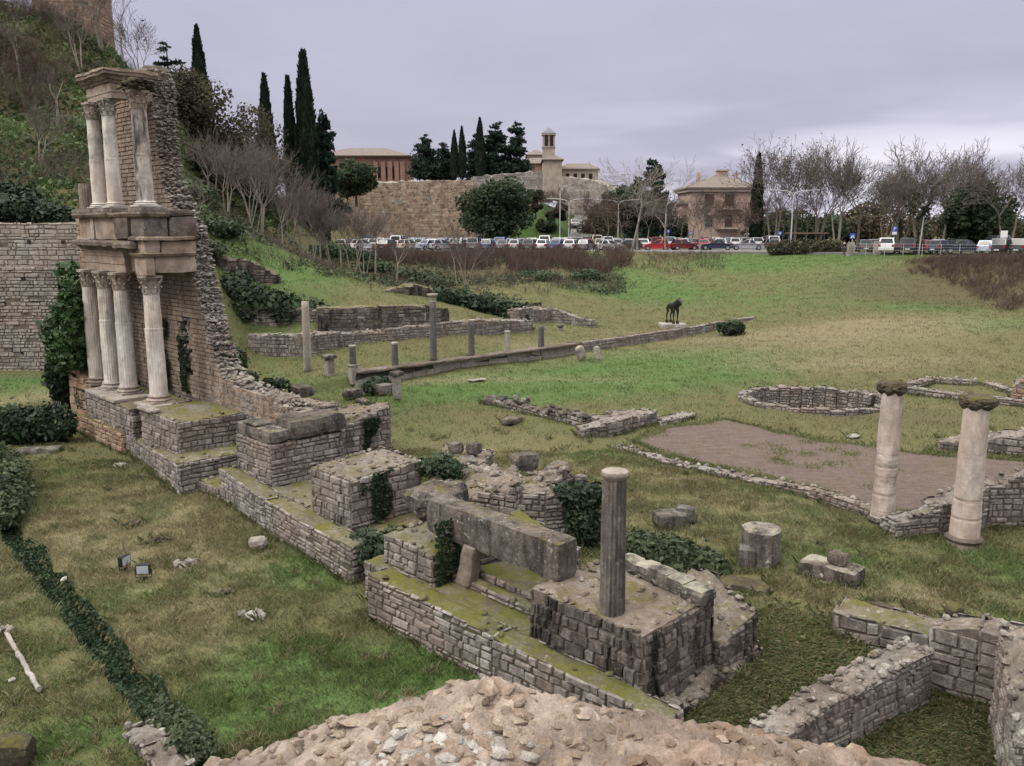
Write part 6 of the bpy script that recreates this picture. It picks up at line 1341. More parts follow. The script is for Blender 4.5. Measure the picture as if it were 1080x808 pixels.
# ================================================================== CARS
M['tyre'] = plain_mat('tyre_rubber', (.018, .018, .019), .85, .2); M['rim'] = plain_mat('wheel_rim', (.35, .36, .38), .35, .5, .6); M['car_glass'] = plain_mat('car_glass', (.022, .025, .03), .12, .35)
M['head_lamp'] = plain_mat('head_lamp', (.6, .6, .6), .2, .6); M['tail_lamp'] = plain_mat('tail_lamp', (.28, .012, .012), .3, .5); M['plate'] = plain_mat('plate_white', (.6, .6, .58), .5, .3)
PAINT = {}
for nm, c in (('white', (.68, .69, .71)), ('silver', (.36, .37, .39)), ('grey', (.15, .155, .165)), ('dark blue', (.025, .035, .075)), ('black', (.018, .018, .021)), ('blue', (.05, .11, .27)), ('light blue', (.3, .38, .48)), ('bright red', (.5, .022, .02)), ('dark red', (.2, .02, .024)), ('cream', (.55, .51, .40)), ('yellow', (.5, .4, .1)), ('dark grey', (.055, .057, .062))):
    t_ = NT('paint_' + nm.replace(' ', '_')); t_.done(c, .28, .5, .1); t_.b.inputs['Coat Weight'].default_value = .5; t_.b.inputs['Coat Roughness'].default_value = .1; PAINT[nm] = t_.m
def car_proto(kind):
    Lh, wd, hh, nose, tail, gl, gr = {'hatchback': (1.85, .82, 1.48, .82, .70, .30, -1.62), 'saloon': (2.2, .87, 1.44, .80, .86, .42, -1.15), 'estate': (2.2, .87, 1.47, .82, .74, .42, -2.0), 'off-roader': (2.2, .92, 1.72, .95, .80, .55, -2.0), 'van': (2.25, .93, 1.95, 1.0, .72, 1.0, -2.15)}[kind]
    t = thing('parked_car', 'x', 'car'); belt = hh * .61; gz_ = .2
    # body sides: lower hull, then the roof on its pillars
    prof = [(-Lh, .32), (-Lh - .02, .55), (-Lh + .04, belt * .96), (gr - .05 if kind == 'saloon' else -Lh + .07, belt), (gl + .62, belt), (Lh - .22, belt * .86), (Lh - .02, belt * .66), (Lh, .42), (Lh - .06, .26)]
    prof.insert(0, (-Lh + .12, .25))
    m = MB(); n = len(prof)
    secs = [(-wd + .07, .94), (-wd, 1.), (wd, 1.), (wd - .07, .94)]
    vs = []
    for (y, k) in ((-1, 0), (-1, 1), (1, 1), (1, 0)):
        for (x, z) in prof:
            inset = .10 if (abs(x) > Lh - .25) else 0
            yy = y * (wd - (inset if k else inset + .09)); vs.append((x * (.985 if not k else 1), yy, z + (.035 if (not k and z > belt * .8) else 0)))
    fs = [(k * n + i, (k + 1) * n + i, (k + 1) * n + (i + 1) % n, k * n + (i + 1) % n) for k in range(3) for i in range(n)] + [tuple(range(n)), tuple(range(4 * n - 1, 3 * n - 1, -1))]
    m.add(vs, fs)
    rb, rf_ = gr + (.55 if kind == 'saloon' else .28), gl - .38 if kind != 'van' else gl - .55
    lo, hi = wd - .06, wd - .2
    rv = [(gr, -lo, belt - .01), (gl + .55, -lo, belt - .01), (gl + .55, lo, belt - .01), (gr, lo, belt - .01), (rb, -hi, hh - .03), (rf_, -hi, hh - .03), (rf_, hi, hh - .03), (rb, hi, hh - .03), (rb + .12, -hi + .12, hh), (rf_ - .12, -hi + .12, hh), (rf_ - .12, hi - .12, hh), (rb + .12, hi - .12, hh)]
    m.add(rv, [(0, 1, 5, 4), (2, 3, 7, 6), (1, 2, 6, 5), (3, 0, 4, 7), (4, 5, 9, 8), (5, 6, 10, 9), (6, 7, 11, 10), (7, 4, 8, 11), (8, 9, 10, 11)])
    body = part('body', m, PAINT['white'], t, local=True); me = body.data
    def panel(name, q, e):                             # a glass panel laid 1 cm proud of the cabin, q in quad order
        a, b, c, d = [Vector(p) for p in q]; nn = (b - a).cross(d - a).normalized(); ce = (a + b + c + d) / 4
        if nn.dot(ce - Vector((ce.x * .6, 0, ce.z * .8))) < 0: nn = -nn
        P_ = [ce + (p - ce) * e + nn * .012 for p in (a, b, c, d)]; P2 = [p - nn * .03 for p in P_]
        g = MB(); g.add(P_ + P2, [(0, 1, 2, 3), (0, 4, 5, 1), (1, 5, 6, 2), (2, 6, 7, 3), (3, 7, 4, 0)]); part(name, g, 'car_glass', t, local=True)
    panel('windscreen', (rv[1], rv[2], rv[6], rv[5]), .86); panel('rear_window', (rv[3], rv[0], rv[4], rv[7]), .82)
    for s, (i0, i1, i2, i3) in ((-1, (0, 1, 5, 4)), (1, (3, 2, 6, 7))):
        A, B_, C_, D_ = [Vector(rv[i]) for i in (i0, i1, i2, i3)]
        q = .46
        panel('side_window', (A, A + (B_ - A) * (q - .03), D_ + (C_ - D_) * (q - .03), D_), .84); panel('side_window', (A + (B_ - A) * (q + .03), B_, C_, D_ + (C_ - D_) * (q + .03)), .84)
    for x in (-Lh * .66, Lh * .66):
        for s in (-1, 1):
            w = MB(); w.tube([(x, s * (wd - .2), .31), (x, s * (wd + .012), .31)], .31, 14); wh = part('wheel', w, 'tyre', t, local=True)
            w = MB(); w.tube([(x, s * (wd - .02), .31), (x, s * (wd + .02), .31)], .2, 10); part('rim', w, 'rim', wh, local=True)
    for s in (-1, 1):
        w = MB(); w.box((Lh - .07, s * (wd - .3), belt * .7), (.08, .18, .08)); part('headlight', w, 'head_lamp', t, local=True)
        w = MB(); w.box((-Lh + .02, s * (wd - .2), belt * .8), (.05, .12, .13)); part('taillight', w, 'tail_lamp', t, local=True)
    for s in (-1, 1):
        w = MB(); w.box((s * (Lh - .0), 0, .46), (.02, .26, .06)); part('number_plate', w, 'plate', t, local=True)
    return t
PROTO = {}
def put_car(kind, colr, px, Y, ang, label, z=None):
    if kind not in PROTO: PROTO[kind] = car_proto(kind); o = PROTO[kind]
    else: o = dup(PROTO[kind])
    x = X_(px, Y); o.location = (x, Y, (zz(x, Y) + .005) if z is None else z); o.rotation_euler = (0, 0, math.radians(ang)); o['label'] = label; o['group'] = 'cars in the far car park'
    for ch in o.children:
        if ch.name.startswith('body'):
            ch.material_slots[0].link = 'OBJECT'; ch.material_slots[0].material = PAINT[colr]
    return o
# front row at the left and centre, seen from the side or three quarters
front = [(362, 'silver', 'hatchback', 78), (383, 'white', 'hatchback', 35), (411, 'dark grey', 'estate', 60), (431, 'cream', 'hatchback', 55), (452, 'light blue', 'saloon', 48), (467, 'silver', 'estate', 42), (487, 'dark blue', 'hatchback', 70), (501, 'grey', 'off-roader', 75), (516, 'blue', 'hatchback', 70), (531, 'grey', 'saloon', 80), (545, 'silver', 'hatchback', 75), (560, 'dark grey', 'estate', 80), (574, 'white', 'hatchback', 78), (588, 'blue', 'saloon', 70), (604, 'white', 'estate', 75), (619, 'grey', 'hatchback', 70)]
near_names = ['at the far left end of the front row', 'turned outward in the front row left of the dark estate', 'right of the leftmost white car', 'beside the dark estate', 'low and pale in the front row before the tan wall', 'at the kerb right of the light blue saloon', 'below the right end of the tan wall', 'left of the front row blue hatchback', 'in front of the great oak', 'between two hatchbacks before the great oak', 'just right of the great oak trunk', 'below the green verge', 'at the foot of the green verge', 'before the climbing road, left lane', 'before the climbing road, right lane', 'right of the climbing road mouth']
for (px, c, k, a), nm in zip(front, near_names): put_car(k, c, px, 121.8, a + rng.uniform(-6, 6), f'{c} {k} parked {nm}')
for px, Y, c, k, a, lab in ((645, 119, 'white', 'hatchback', 12, 'white hatchback seen from the side left of the dark estate'), (662, 119.5, 'dark grey', 'estate', 168, 'dark grey estate parked behind the pale twin trunks'), (693, 118.3, 'bright red', 'hatchback', 175, 'bright red small hatchback seen from its side'), (722, 118, 'dark red', 'hatchback', 10, 'dark red hatchback with its nose behind the gnarled tree'), (757, 117.4, 'dark blue', 'saloon', 165, 'dark blue saloon right of the dark red hatchback'), (789, 116.6, 'silver', 'saloon', 170, 'silver saloon in front of the pink house corner'), (812, 116, 'grey', 'hatchback', 100, 'grey hatchback half behind the kerb hedge'), (741, 121, 'bright red', 'saloon', 95, 'red saloon tail showing behind the gnarled tree')):
    put_car(k, c, px, Y, a, lab)
ord_ = ['first', 'second', 'third', 'fourth', 'fifth', 'sixth', 'seventh', 'eighth', 'ninth', 'tenth', 'eleventh', 'twelfth', 'thirteenth', 'fourteenth', 'fifteenth', 'sixteenth', 'seventeenth', 'eighteenth', 'nineteenth', 'twentieth', 'twenty first', 'twenty second', 'twenty third', 'twenty fourth', 'twenty fifth', 'twenty sixth', 'twenty seventh']
pal = ['white', 'silver', 'grey', 'white', 'dark blue', 'silver', 'black', 'white', 'light blue', 'dark grey', 'white', 'blue', 'silver', 'cream', 'dark red']
kd = ['hatchback', 'saloon', 'estate', 'off-roader', 'hatchback', 'estate', 'van', 'saloon', 'hatchback']
for (Y, px0, px1, st_, rown, hd) in ((128.5, 372, 640, 11.6, 'second row behind the brushwood', 83), (136.5, 388, 660, 11.4, 'third row below the old wall', 96), (143, 425, 600, 12.5, 'rearmost row under the old wall', 88), (126, 652, 822, 13.2, 'second row behind the red cars', 84), (133, 660, 815, 13.5, 'row nearest the pink house', 95)):
    k = 0; px = px0
    while px < px1 and k < len(ord_):
        c = pal[rng.randrange(len(pal))]; q = kd[rng.randrange(len(kd))]
        if q == 'van' and rng.random() < .5: q = 'hatchback'
        put_car(q, c, px, Y + rng.uniform(-.35, .35), hd + rng.uniform(-4, 4) + (180 if rng.random() < .4 else 0), f'{c} {q}, {ord_[k]} from left in the {rown}')
        px += st_ * rng.uniform(.92, 1.08); k += 1
for px, Y, c, k, a, lab in ((913, 104.5, 'dark grey', 'hatchback', 75, 'dark grey hatchback left of the white off-roader behind the fence'), (923, 107, 'grey', 'estate', 70, 'grey estate tail beside the crossing sign'), (938, 101.8, 'white', 'off-roader', 62, 'white off-roader showing its tail behind the fence'), (958, 101, 'black', 'off-roader', 68, 'black off-roader left of the ivy trunked tree'), (972, 103, 'dark grey', 'estate', 75, 'dark estate directly behind the ivy trunk'), (980, 100, 'dark red', 'hatchback', 80, 'dark red hatchback beside the ivy trunked tree'), (1000, 98.5, 'dark blue', 'estate', 25, 'dark blue estate right of the ivy trunked tree'), (1019, 97.8, 'dark blue', 'saloon', 160, 'dark blue saloon in front of the magnolia'), (1044, 97.4, 'light blue', 'hatchback', 50, 'light blue hatchback left of the large black off-roader'), (1062, 96.6, 'black', 'off-roader', 40, 'large black off-roader near the right edge'), (1082, 96.4, 'dark grey', 'off-roader', 40, 'dark off-roader cut by the right edge'), (990, 108, 'silver', 'saloon', 85, 'silver saloon in the second row behind the ivy trunk'), (1010, 107, 'black', 'estate', 85, 'black estate in the second row before the magnolia'), (1052, 105, 'dark grey', 'van', 85, 'dark grey van in the second row near the right edge')):
    put_car(k, c, px, Y, a, lab)
xr = X_(605, 150); put_car('hatchback', 'silver', 606, 158, -90, 'silver hatchback driving down the climbing road', z=5.75 + (158 - 140) / 32 * 5.25 + .01)
# ================================================================== STREET FURNITURE
M['galv'] = plain_mat('galvanised_steel', (.42, .43, .44), .5, .4, .2); M['sign_blue'] = plain_mat('sign_blue', (.03, .09, .42), .5, .4, 0, .05); M['sign_white'] = plain_mat('sign_white', (.75, .75, .75), .5, .4, 0, .05)
def lamp(px, py_b, Y, pyt, label, rz=0, arms=2, span=2.7):
    x = X_(px, Y); zb = zz(x, Y) if Y < 140 else 7; zt = D(px, pyt, Y)[1]; t = thing('street_lamp', label, 'street lamp', (x, Y, zb), math.radians(rz), 'double arm street lamps' if arms == 2 else None); h = zt - zb
    m = MB(); m.tube([(0, 0, -.2), (0, 0, h * .5), (0, 0, h - .7)], [.11, .09, .075], 8); part('pole', m, 'galv', t, local=True)
    for s in ((-1, 1) if arms == 2 else (1,)):
        m = MB(); m.tube([(0, 0, h - .75), (s * .25, 0, h - .3), (s * .8, 0, h - .08), (s * span, 0, h + .08)], [.07, .06, .055, .05], 6); a = part('arm', m, 'galv', t, local=True)
        m = MB(); m.slab(Vector((s * (span + .3), 0, h + .06)), [Vector((1, 0, 0)), Vector((0, 1, 0)), Vector((0, 0, 1))], (.42, .16, .07), (4, 2, 2), .02, .5); part('lamp_head', m, 'galv', a, local=True)
lamp(835, 246, 116, 201, 'double arm street lamp standing beside the kerb hedge'); lamp(600, 246, 133, 210, 'double arm street lamp at the mouth of the climbing road'); lamp(652, 246, 133, 211, 'double arm street lamp before the purplish trees'); lamp(590.5, 240, 142, 197, 'tall single pole beside the old wall corner', arms=1, span=.5)
lamp(702, 262, 126, 212, 'slim lamp post behind the bright red car', arms=1, span=.6)
x = X_(967, 100.); m = MB(); m.tube([(x, 99, 5.5), (x + .25, 99, D(969, 228, 99)[1])], [.09, .06], 8); lone('pole', m, 'galv', 'plain pale pole standing right of the parking sign', 'pole')
def sign(px, Y, pyc, w, h, label, kind):
    x = X_(px, Y); zc = D(px, pyc, Y)[1]; zb = zz(x, Y); t = thing('road_sign', label, 'sign', (x, Y, zb)); zc -= zb
    m = MB(); m.tube([(0, .05, -.2), (0, .05, zc + h / 2)], .04, 6); part('post', m, 'galv', t, local=True)
    m = MB(); m.box((0, 0, zc), (w / 2, .02, h / 2)); p_ = part('panel', m, 'sign_blue' if kind else 'sign_white', t, local=True); m = MB()
    if kind == 'cross':
        m.add([(-w * .4, -.026, zc - h * .38), (w * .4, -.026, zc - h * .38), (0, -.026, zc + h * .4)], [(0, 1, 2)]); part('triangle', m, 'sign_white', p_, local=True)
        m = MB(); m.box((0, -.032, zc + .0), (.035, .003, .13)); m.box((-.06, -.032, zc - .2), (.03, .003, .1), 0); m.box((.07, -.032, zc - .2), (.03, .003, .1)); m.box((0, -.032, zc + .19), (.04, .003, .04)); part('walker', m, 'black_metal', p_, local=True)
    if kind == 'park':
        m.box((-.1, -.028, zc), (.035, .004, .22)); m.box((.0, -.028, zc + .2), (.1, .004, .035)); m.box((.0, -.028, zc + .02), (.1, .004, .035)); m.box((.1, -.028, zc + .11), (.035, .004, .11)); part('letter', m, 'sign_white', p_, local=True)
        m = MB(); m.box((0, 0, zc - h / 2 - .2), (w / 2, .02, .17)); part('lower_panel', m, 'sign_white', t, local=True)
    if kind == 'bar':
        m.box((0, -.028, zc), (w * .3, .004, .05)); m.box((0, -.028, zc), (.05, .004, h * .3)); part('symbol', m, 'sign_white', p_, local=True)
sign(900, 101, 249, .62, .62, 'blue pedestrian crossing sign with white triangle', 'cross'); sign(944, 106, 241.5, .55, .62, 'blue parking sign with a white letter and lower panel', 'park')
sign(705, 121, 244, .5, .5, 'small blue sign above the bright red car', 'bar'); sign(729, 124, 246, .4, .5, 'small blue sign before the pink house', 'bar'); sign(823, 112, 246, .5, .5, 'small blue sign beside the kerb hedge lamp', 'bar'); sign(1060, 100, 247, .8, .8, 'white notice board near the right edge', None)
x = X_(840, 128); t = thing('shelter', 'low brown roofed shelter behind the kerb hedge', 'shelter', (x, 128, zcar)); m = MB(); m.box((x + 1.6, 128, 7.9), (2.9, 1., .1)); part('roof', m, 'red_plaster', t); m = MB(); [m.tube([(x + q, 128, zcar), (x + q, 128, 7.9)], .05, 6) for q in (-1, 1.6, 4.2)]; part('posts', m, 'galv', t)
# mesh fence along the right kerb
t = thing('wire_fence', 'low grey railing fence along the right car park kerb', 'fence', (38, 103, 5.7)); fl = [(X_(896, 102), 102), (X_(935, 98.6), 98.6), (X_(975, 96.6), 96.6), (X_(1095, 94.8), 94.8)]
m, pm = MB(), MB()
for i in range(3):
    a, b = Vector(fl[i]), Vector(fl[i + 1]); n = max(2, int((b - a).length / 1.9))
    for k in range(n): p = a + (b - a) * k / n; g = gz(p.x, p.y); pm.tube([(p.x, p.y, g - .2), (p.x, p.y, 7.0)], .035, 5)
    for q in (6.25, 6.6, 6.95): m.tube([(a.x, a.y, q), (b.x, b.y, q)], .014, 4)
    for k in range(n * 8): p = a + (b - a) * k / (n * 8); m.tube([(p.x, p.y, 5.95), (p.x, p.y, 6.95)], .006, 3)
part('railing', m, 'galv', t); part('post', pm, 'galv', t)
for px, lab in ((899, 'grey cabinet pillar nearest the crossing sign'), (927, 'grey cabinet pillar left of the white off-roader')):
    x = X_(px, 100.5); g = gz(x, 100.5); m = MB(); m.slab(Vector((x, 100.5, g + .75)), [Vector((1, 0, 0)), Vector((0, 1, 0)), Vector((0, 0, 1))], (.36, .25, .85), (3, 2, 4), .02, .5); lone('cabinet', m, 'galv' if 0 else 'far_grey', lab, 'cabinet')
# walker beside the hedge
x = X_(892, 101.5); g = gz(x, 101.5); t = thing('person', 'person in dark jacket and trousers walking by the kerb hedge', 'person', (x, 101.5, g), math.radians(200))
M['navy'] = plain_mat('navy_cloth', (.02, .022, .035), .9, .1); M['skin'] = plain_mat('skin', (.42, .26, .19), .6, .3); M['hair'] = plain_mat('dark_hair', (.03, .022, .018), .7, .2); M['tan_cloth'] = plain_mat('dark_trousers', (.05, .05, .055), .9, .1)
V = [(0, 0, .95), (0, 0, 1.2), (0, 0, 1.42), (.02, 0, 1.53), (.03, 0, 1.66), (.03, 0, 1.74), (0, .2, 1.42), (-.06, .25, 1.15), (.06, .27, .92), (.1, .27, .84), (0, -.2, 1.42), (.04, -.25, 1.15), (.14, -.26, .93), (.18, -.26, .85), (0, .1, .9), (.1, .11, .5), (.06, .11, .08), (.2, .12, .04), (0, -.1, .9), (-.06, -.11, .5), (-.22, -.11, .12), (-.1, -.12, .05)]
E_ = [(0, 1), (1, 2), (2, 3), (3, 4), (4, 5), (2, 6), (6, 7), (7, 8), (8, 9), (2, 10), (10, 11), (11, 12), (12, 13), (0, 14), (14, 15), (15, 16), (16, 17), (0, 18), (18, 19), (19, 20), (20, 21)]
Rr = [.15, .15, .16, .06, .09, .07, .065, .05, .038, .03, .065, .05, .038, .03, .1, .07, .05, .04, .1, .07, .05, .04]
skin('body', V, E_, Rr, 'skin', t)
skin('jacket', V[:3] + [V[6], V[7], V[8], V[10], V[11], V[12]], [(0, 1), (1, 2), (2, 3), (3, 4), (4, 5), (2, 6), (6, 7), (7, 8)], [.175, .175, .18, .08, .065, .05, .08, .065, .05], 'navy', t)
skin('trousers', [V[0]] + V[14:17] + V[18:21], [(0, 1), (1, 2), (2, 3), (0, 4), (4, 5), (5, 6)], [.16, .115, .085, .065, .115, .085, .065], 'tan_cloth', t)
m = MB(); m.lathe((.01, 0, 1.62), [(.1, 0), (.115, .08), (.09, .16), (.02, .2)], 12, .5); part('hair', m, 'hair', t, smooth=True, local=True)
# ================================================================== GROUND
def axis(lo, hi, c0, c1, fine, grow):
    a = list(np.arange(c0, c1, fine)); s = fine; x = a[-1]
    while x < hi: s *= grow; x += s; a.append(x)
    s = fine; x = a[0]
    while x > lo: s *= grow; x -= s; a.insert(0, x)
    return np.array(a)
GX = axis(-1500, 1500, -24, 24, .2, 1.05); GY = axis(-60, 2600, 5, 55, .2, 1.04)
XX, YY = np.meshgrid(GX, GY); ZZ = gz_np(XX, YY)
ix = np.arange(XX.size).reshape(XX.shape); Fc = np.stack([ix[:-1, :-1], ix[:-1, 1:], ix[1:, 1:], ix[1:, :-1]], -1).reshape(-1, 4)
me = np_mesh('ground', np.column_stack([XX.ravel(), YY.ravel(), ZZ]), Fc, np.zeros(len(Fc))); me.polygons.foreach_set('use_smooth', [True] * len(me.polygons))
def gauss(x, y, blobs):
    o = np.zeros(len(x))
    for (bx, by, rx, ry, k) in blobs: o += k * np.exp(-((x - bx) / rx) ** 2 - ((y - by) / ry) ** 2)
    return o
def gb(px, py, z, rx, ry, k): x, y = G(px, py, z); return (x, y, rx, ry, k)
LUSH = [gb(560, 405, .4, 6, 5, .9), gb(480, 412, .4, 5, 3, .7), gb(680, 395, .45, 7, 5, .9), gb(740, 380, .5, 7, 5, .7), gb(700, 372, .5, 6, 3, .5), gb(645, 300, 2.8, 6, 10, 1.), gb(700, 320, 1.5, 6, 6, .6), gb(770, 290, 3.2, 5, 9, .9), gb(870, 272, 5.3, 12, 9, 1.), gb(930, 310, 2.5, 6, 6, .8), gb(1000, 325, 2.2, 6, 4, .8), gb(1060, 345, 1.9, 5, 4, .8), gb(820, 320, 2., 8, 8, .4), gb(310, 268, 7, 4, 9, .9), gb(250, 260, 7.5, 3, 4, .7), gb(20, 405, .7, 8, 2, 1.1), gb(420, 715, 0, 2.2, 1.5, 1.1), gb(330, 600, 0, 1.6, 1.5, .9), gb(300, 700, 0, 2, 1.2, .7), gb(160, 625, 0, 1.2, .8, .8), gb(240, 770, 0, 1.5, 1.2, .7), gb(60, 780, 0, 1.3, .8, .8), gb(60, 650, 0, 1.6, 2, .35), gb(840, 680, .1, .8, .9, .9), gb(930, 745, -.3, .8, .8, 1.), gb(880, 590, .4, 2.0, 1.5, .6), gb(1060, 610, .35, 1.5, 1.5, .7), gb(280, 400, .9, 5, 4, .45), gb(370, 440, .5, 3, 5, .35), gb(300, 270, 6.5, 3, 4, .3)]
DRY = [gb(130, 550, 0, 3, 3.2, .95), gb(200, 600, 0, 3, 3, .45), gb(180, 660, 0, 2, 2, .5), gb(480, 398, .45, 7, 1.5, .7), gb(850, 360, 1., 14, 5, .6), gb(900, 385, .6, 9, 3, .7), gb(950, 350, 1.2, 8, 5, .55), gb(620, 400, .4, 1.5, 1., .3), gb(560, 365, 1, 6, 1.5, .5), gb(770, 350, 1.1, 9, 2, .6), gb(30, 408, .8, 8, .8, .9), gb(880, 620, .35, 2, 1.5, .4), gb(760, 560, .4, 3, 3, .3), gb(830, 540, .4, 3, 1.6, .4), gb(1000, 630, .35, 2, 1.2, .45), gb(640, 500, .4, 3, 2, .35), gb(520, 465, .4, 4, 3, .3), gb(800, 730, 0, 1.2, 1.5, .4), gb(900, 770, -.3, 1, .8, .3), gb(230, 505, .3, 1, 1, .4)]
BROWN = [gb(560, 290, 3.4, 8, 12, .9), gb(500, 280, 4.5, 10, 9, .9), gb(400, 295, 4, 7, 9, .6), gb(330, 300, 4.5, 5, 6, .4), gb(720, 278, 4.2, 6, 8, .7), gb(1020, 295, 4, 14, 9, 1.1), gb(1080, 300, 4, 8, 9, .8), gb(540, 450, .42, 1.5, 1.2, .5), gb(860, 430, .4, 4, 2.6, .5), gb(960, 440, .45, 5, 3, .45), gb(1000, 395, .5, 7, 3, .4), gb(210, 590, 0, 1, .8, .3), gb(860, 690, .1, 2, 1.5, .3)]
def zones(x, y):
    hill = sst(y, 50.2, 52) * (1 - sst(x, -24, -19))
    return np.clip(gauss(x, y, LUSH), 0, 1), np.clip(gauss(x, y, DRY), 0, 1), np.clip(gauss(x, y, BROWN) + .55 * hill, 0, 1)
lu, dr, br = zones(XX.ravel(), YY.ravel())
for nm, ar in (('lush', lu), ('dry', dr), ('brown', br)):
    at = me.attributes.new(nm, 'FLOAT', 'POINT'); at.data.foreach_set('value', ar.astype(np.float32))
t_ = NT('grass_ground'); Pn = t_.coord()
n1 = t_.noise(Pn, .38, 5, .62, .5); n2 = t_.noise(Pn, 1.7, 5, .68); n3 = t_.noise(Pn, 9., 4, .7); n4 = t_.noise(Pn, .12, 3, .5)
A_ = lambda nme: t_.attr(nme).outputs['Fac']
lushf = t_.ramp(t_.math('ADD', t_.math('ADD', t_.math('MULTIPLY', A_('lush'), .62), t_.math('MULTIPLY', n1, .6)), t_.math('MULTIPLY', t_.math('SUBTRACT', n2, .5), .9)), [(.38, 0.), (.78, 1.)])
dryf = t_.ramp(t_.math('ADD', t_.math('ADD', t_.math('MULTIPLY', A_('dry'), .5), t_.math('MULTIPLY', n4, .35)), t_.math('MULTIPLY', n2, .45)), [(.42, 0.), (.85, 1.)])
brf = t_.ramp(t_.math('ADD', t_.math('MULTIPLY', A_('brown'), .72), t_.math('MULTIPLY', t_.math('SUBTRACT', n1, .5), .7)), [(.2, 0.), (.62, 1.)])
c = t_.mix(n3, (.10, .098, .042), (.19, .178, .088))
c = t_.mix(lushf, c, t_.mix(n3, (.068, .115, .036), (.128, .208, .068)))
c = t_.mix(t_.math('MULTIPLY', dryf, .85), c, t_.mix(n3, (.18, .155, .09), (.31, .27, .17)))
c = t_.mix(t_.math('MULTIPLY', brf, .85), c, t_.mix(n3, (.075, .062, .038), (.15, .12, .078)))
c = t_.mix(t_.ramp(t_.noise(Pn, 3.3, 5, .75), [(.56, 0.), (.68, .75)]), c, (.06, .05, .034))
c = t_.mix(t_.ramp(t_.math('ADD', t_.math('MULTIPLY', t_.noise(Pn, .9, 6, .75), .7), t_.math('MULTIPLY', n3, .3)), [(.60, 0.), (.68, .6)]), c, (.085, .068, .048))
c = t_.mix(t_.ramp(t_.noise(Pn, 22., 3, .7), [(.35, .45), (.6, 0.)]), c, (.025, .03, .012))
t_.bump(t_.math('ADD', t_.math('ADD', n3, t_.math('MULTIPLY', n2, 1.2)), t_.noise(Pn, 30, 3, .7)), .85, .08)
t_.done(c, .95, .1); M['grass_ground'] = t_.m
setting('ground', me, 'grass_ground')
t_ = NT('gravel'); Pn = t_.coord(); g1 = t_.noise(Pn, 22, 4, .75); g2 = t_.noise(Pn, 1.2, 5, .7); g3 = t_.noise((lambda: t_.coord((.8, 3., 1.)))(), 1.6, 5, .7)
c = t_.mix(t_.ramp(g1, [(.3, 0.), (.7, 1.)]), (.08, .06, .05), (.195, .155, .138)); c = t_.mix(t_.ramp(g3, [(.42, 0.), (.7, .55)]), c, (.07, .05, .042)); c = t_.mix(t_.ramp(g2, [(.56, 0.), (.70, .75)]), c, (.10, .095, .04)); c = t_.mix(t_.ramp(t_.noise(Pn, 5., 5, .75), [(.40, .35), (.56, 0.)]), c, (.07, .052, .044)); t_.bump(g1, .8, .05); t_.done(c, .95, .1); M['gravel'] = t_.m
gpx = np.array(gp); cgx, cgy = gpx.mean(0); rr_ = MB(); ring = []
N_ = 90
per = [Vector(p) for p in gp]; pts_ = []
for i in range(len(per)):
    a, b = per[i], per[(i + 1) % len(per)]; k = max(2, int((b - a).length / .5))
    for j in range(k): pts_.append(a + (b - a) * j / k)
vs = []
for q in (1., .97, .85, .6, .3):
    for p in pts_:
        v = Vector((cgx, cgy)) + (p - Vector((cgx, cgy))) * (q + (.05 * noise.noise(Vector((p.x * .9, p.y * .9, 5))) + .025 * noise.noise(Vector((p.x * 2.7, p.y * 2.7, 5))) if q > .9 else 0)); vs.append([v.x, v.y, 0])
vs.append([cgx, cgy, 0]); va = np.array(vs); gzv = gz_np(va[:, 0], va[:, 1]); nP = len(pts_)
lift = np.concatenate([np.full(nP, -.03), np.full(nP * 4 + 1, .045)]); va[:, 2] = gzv + lift
fs = [(k * nP + i, k * nP + (i + 1) % nP, (k + 1) * nP + (i + 1) % nP, (k + 1) * nP + i) for k in range(4) for i in range(nP)] + [(4 * nP + i, 4 * nP + (i + 1) % nP, 5 * nP) for i in range(nP)]
rr_.add([tuple(v) for v in va], fs); setting('gravel_floor', rr_.mesh('gravel_floor', True), 'gravel')
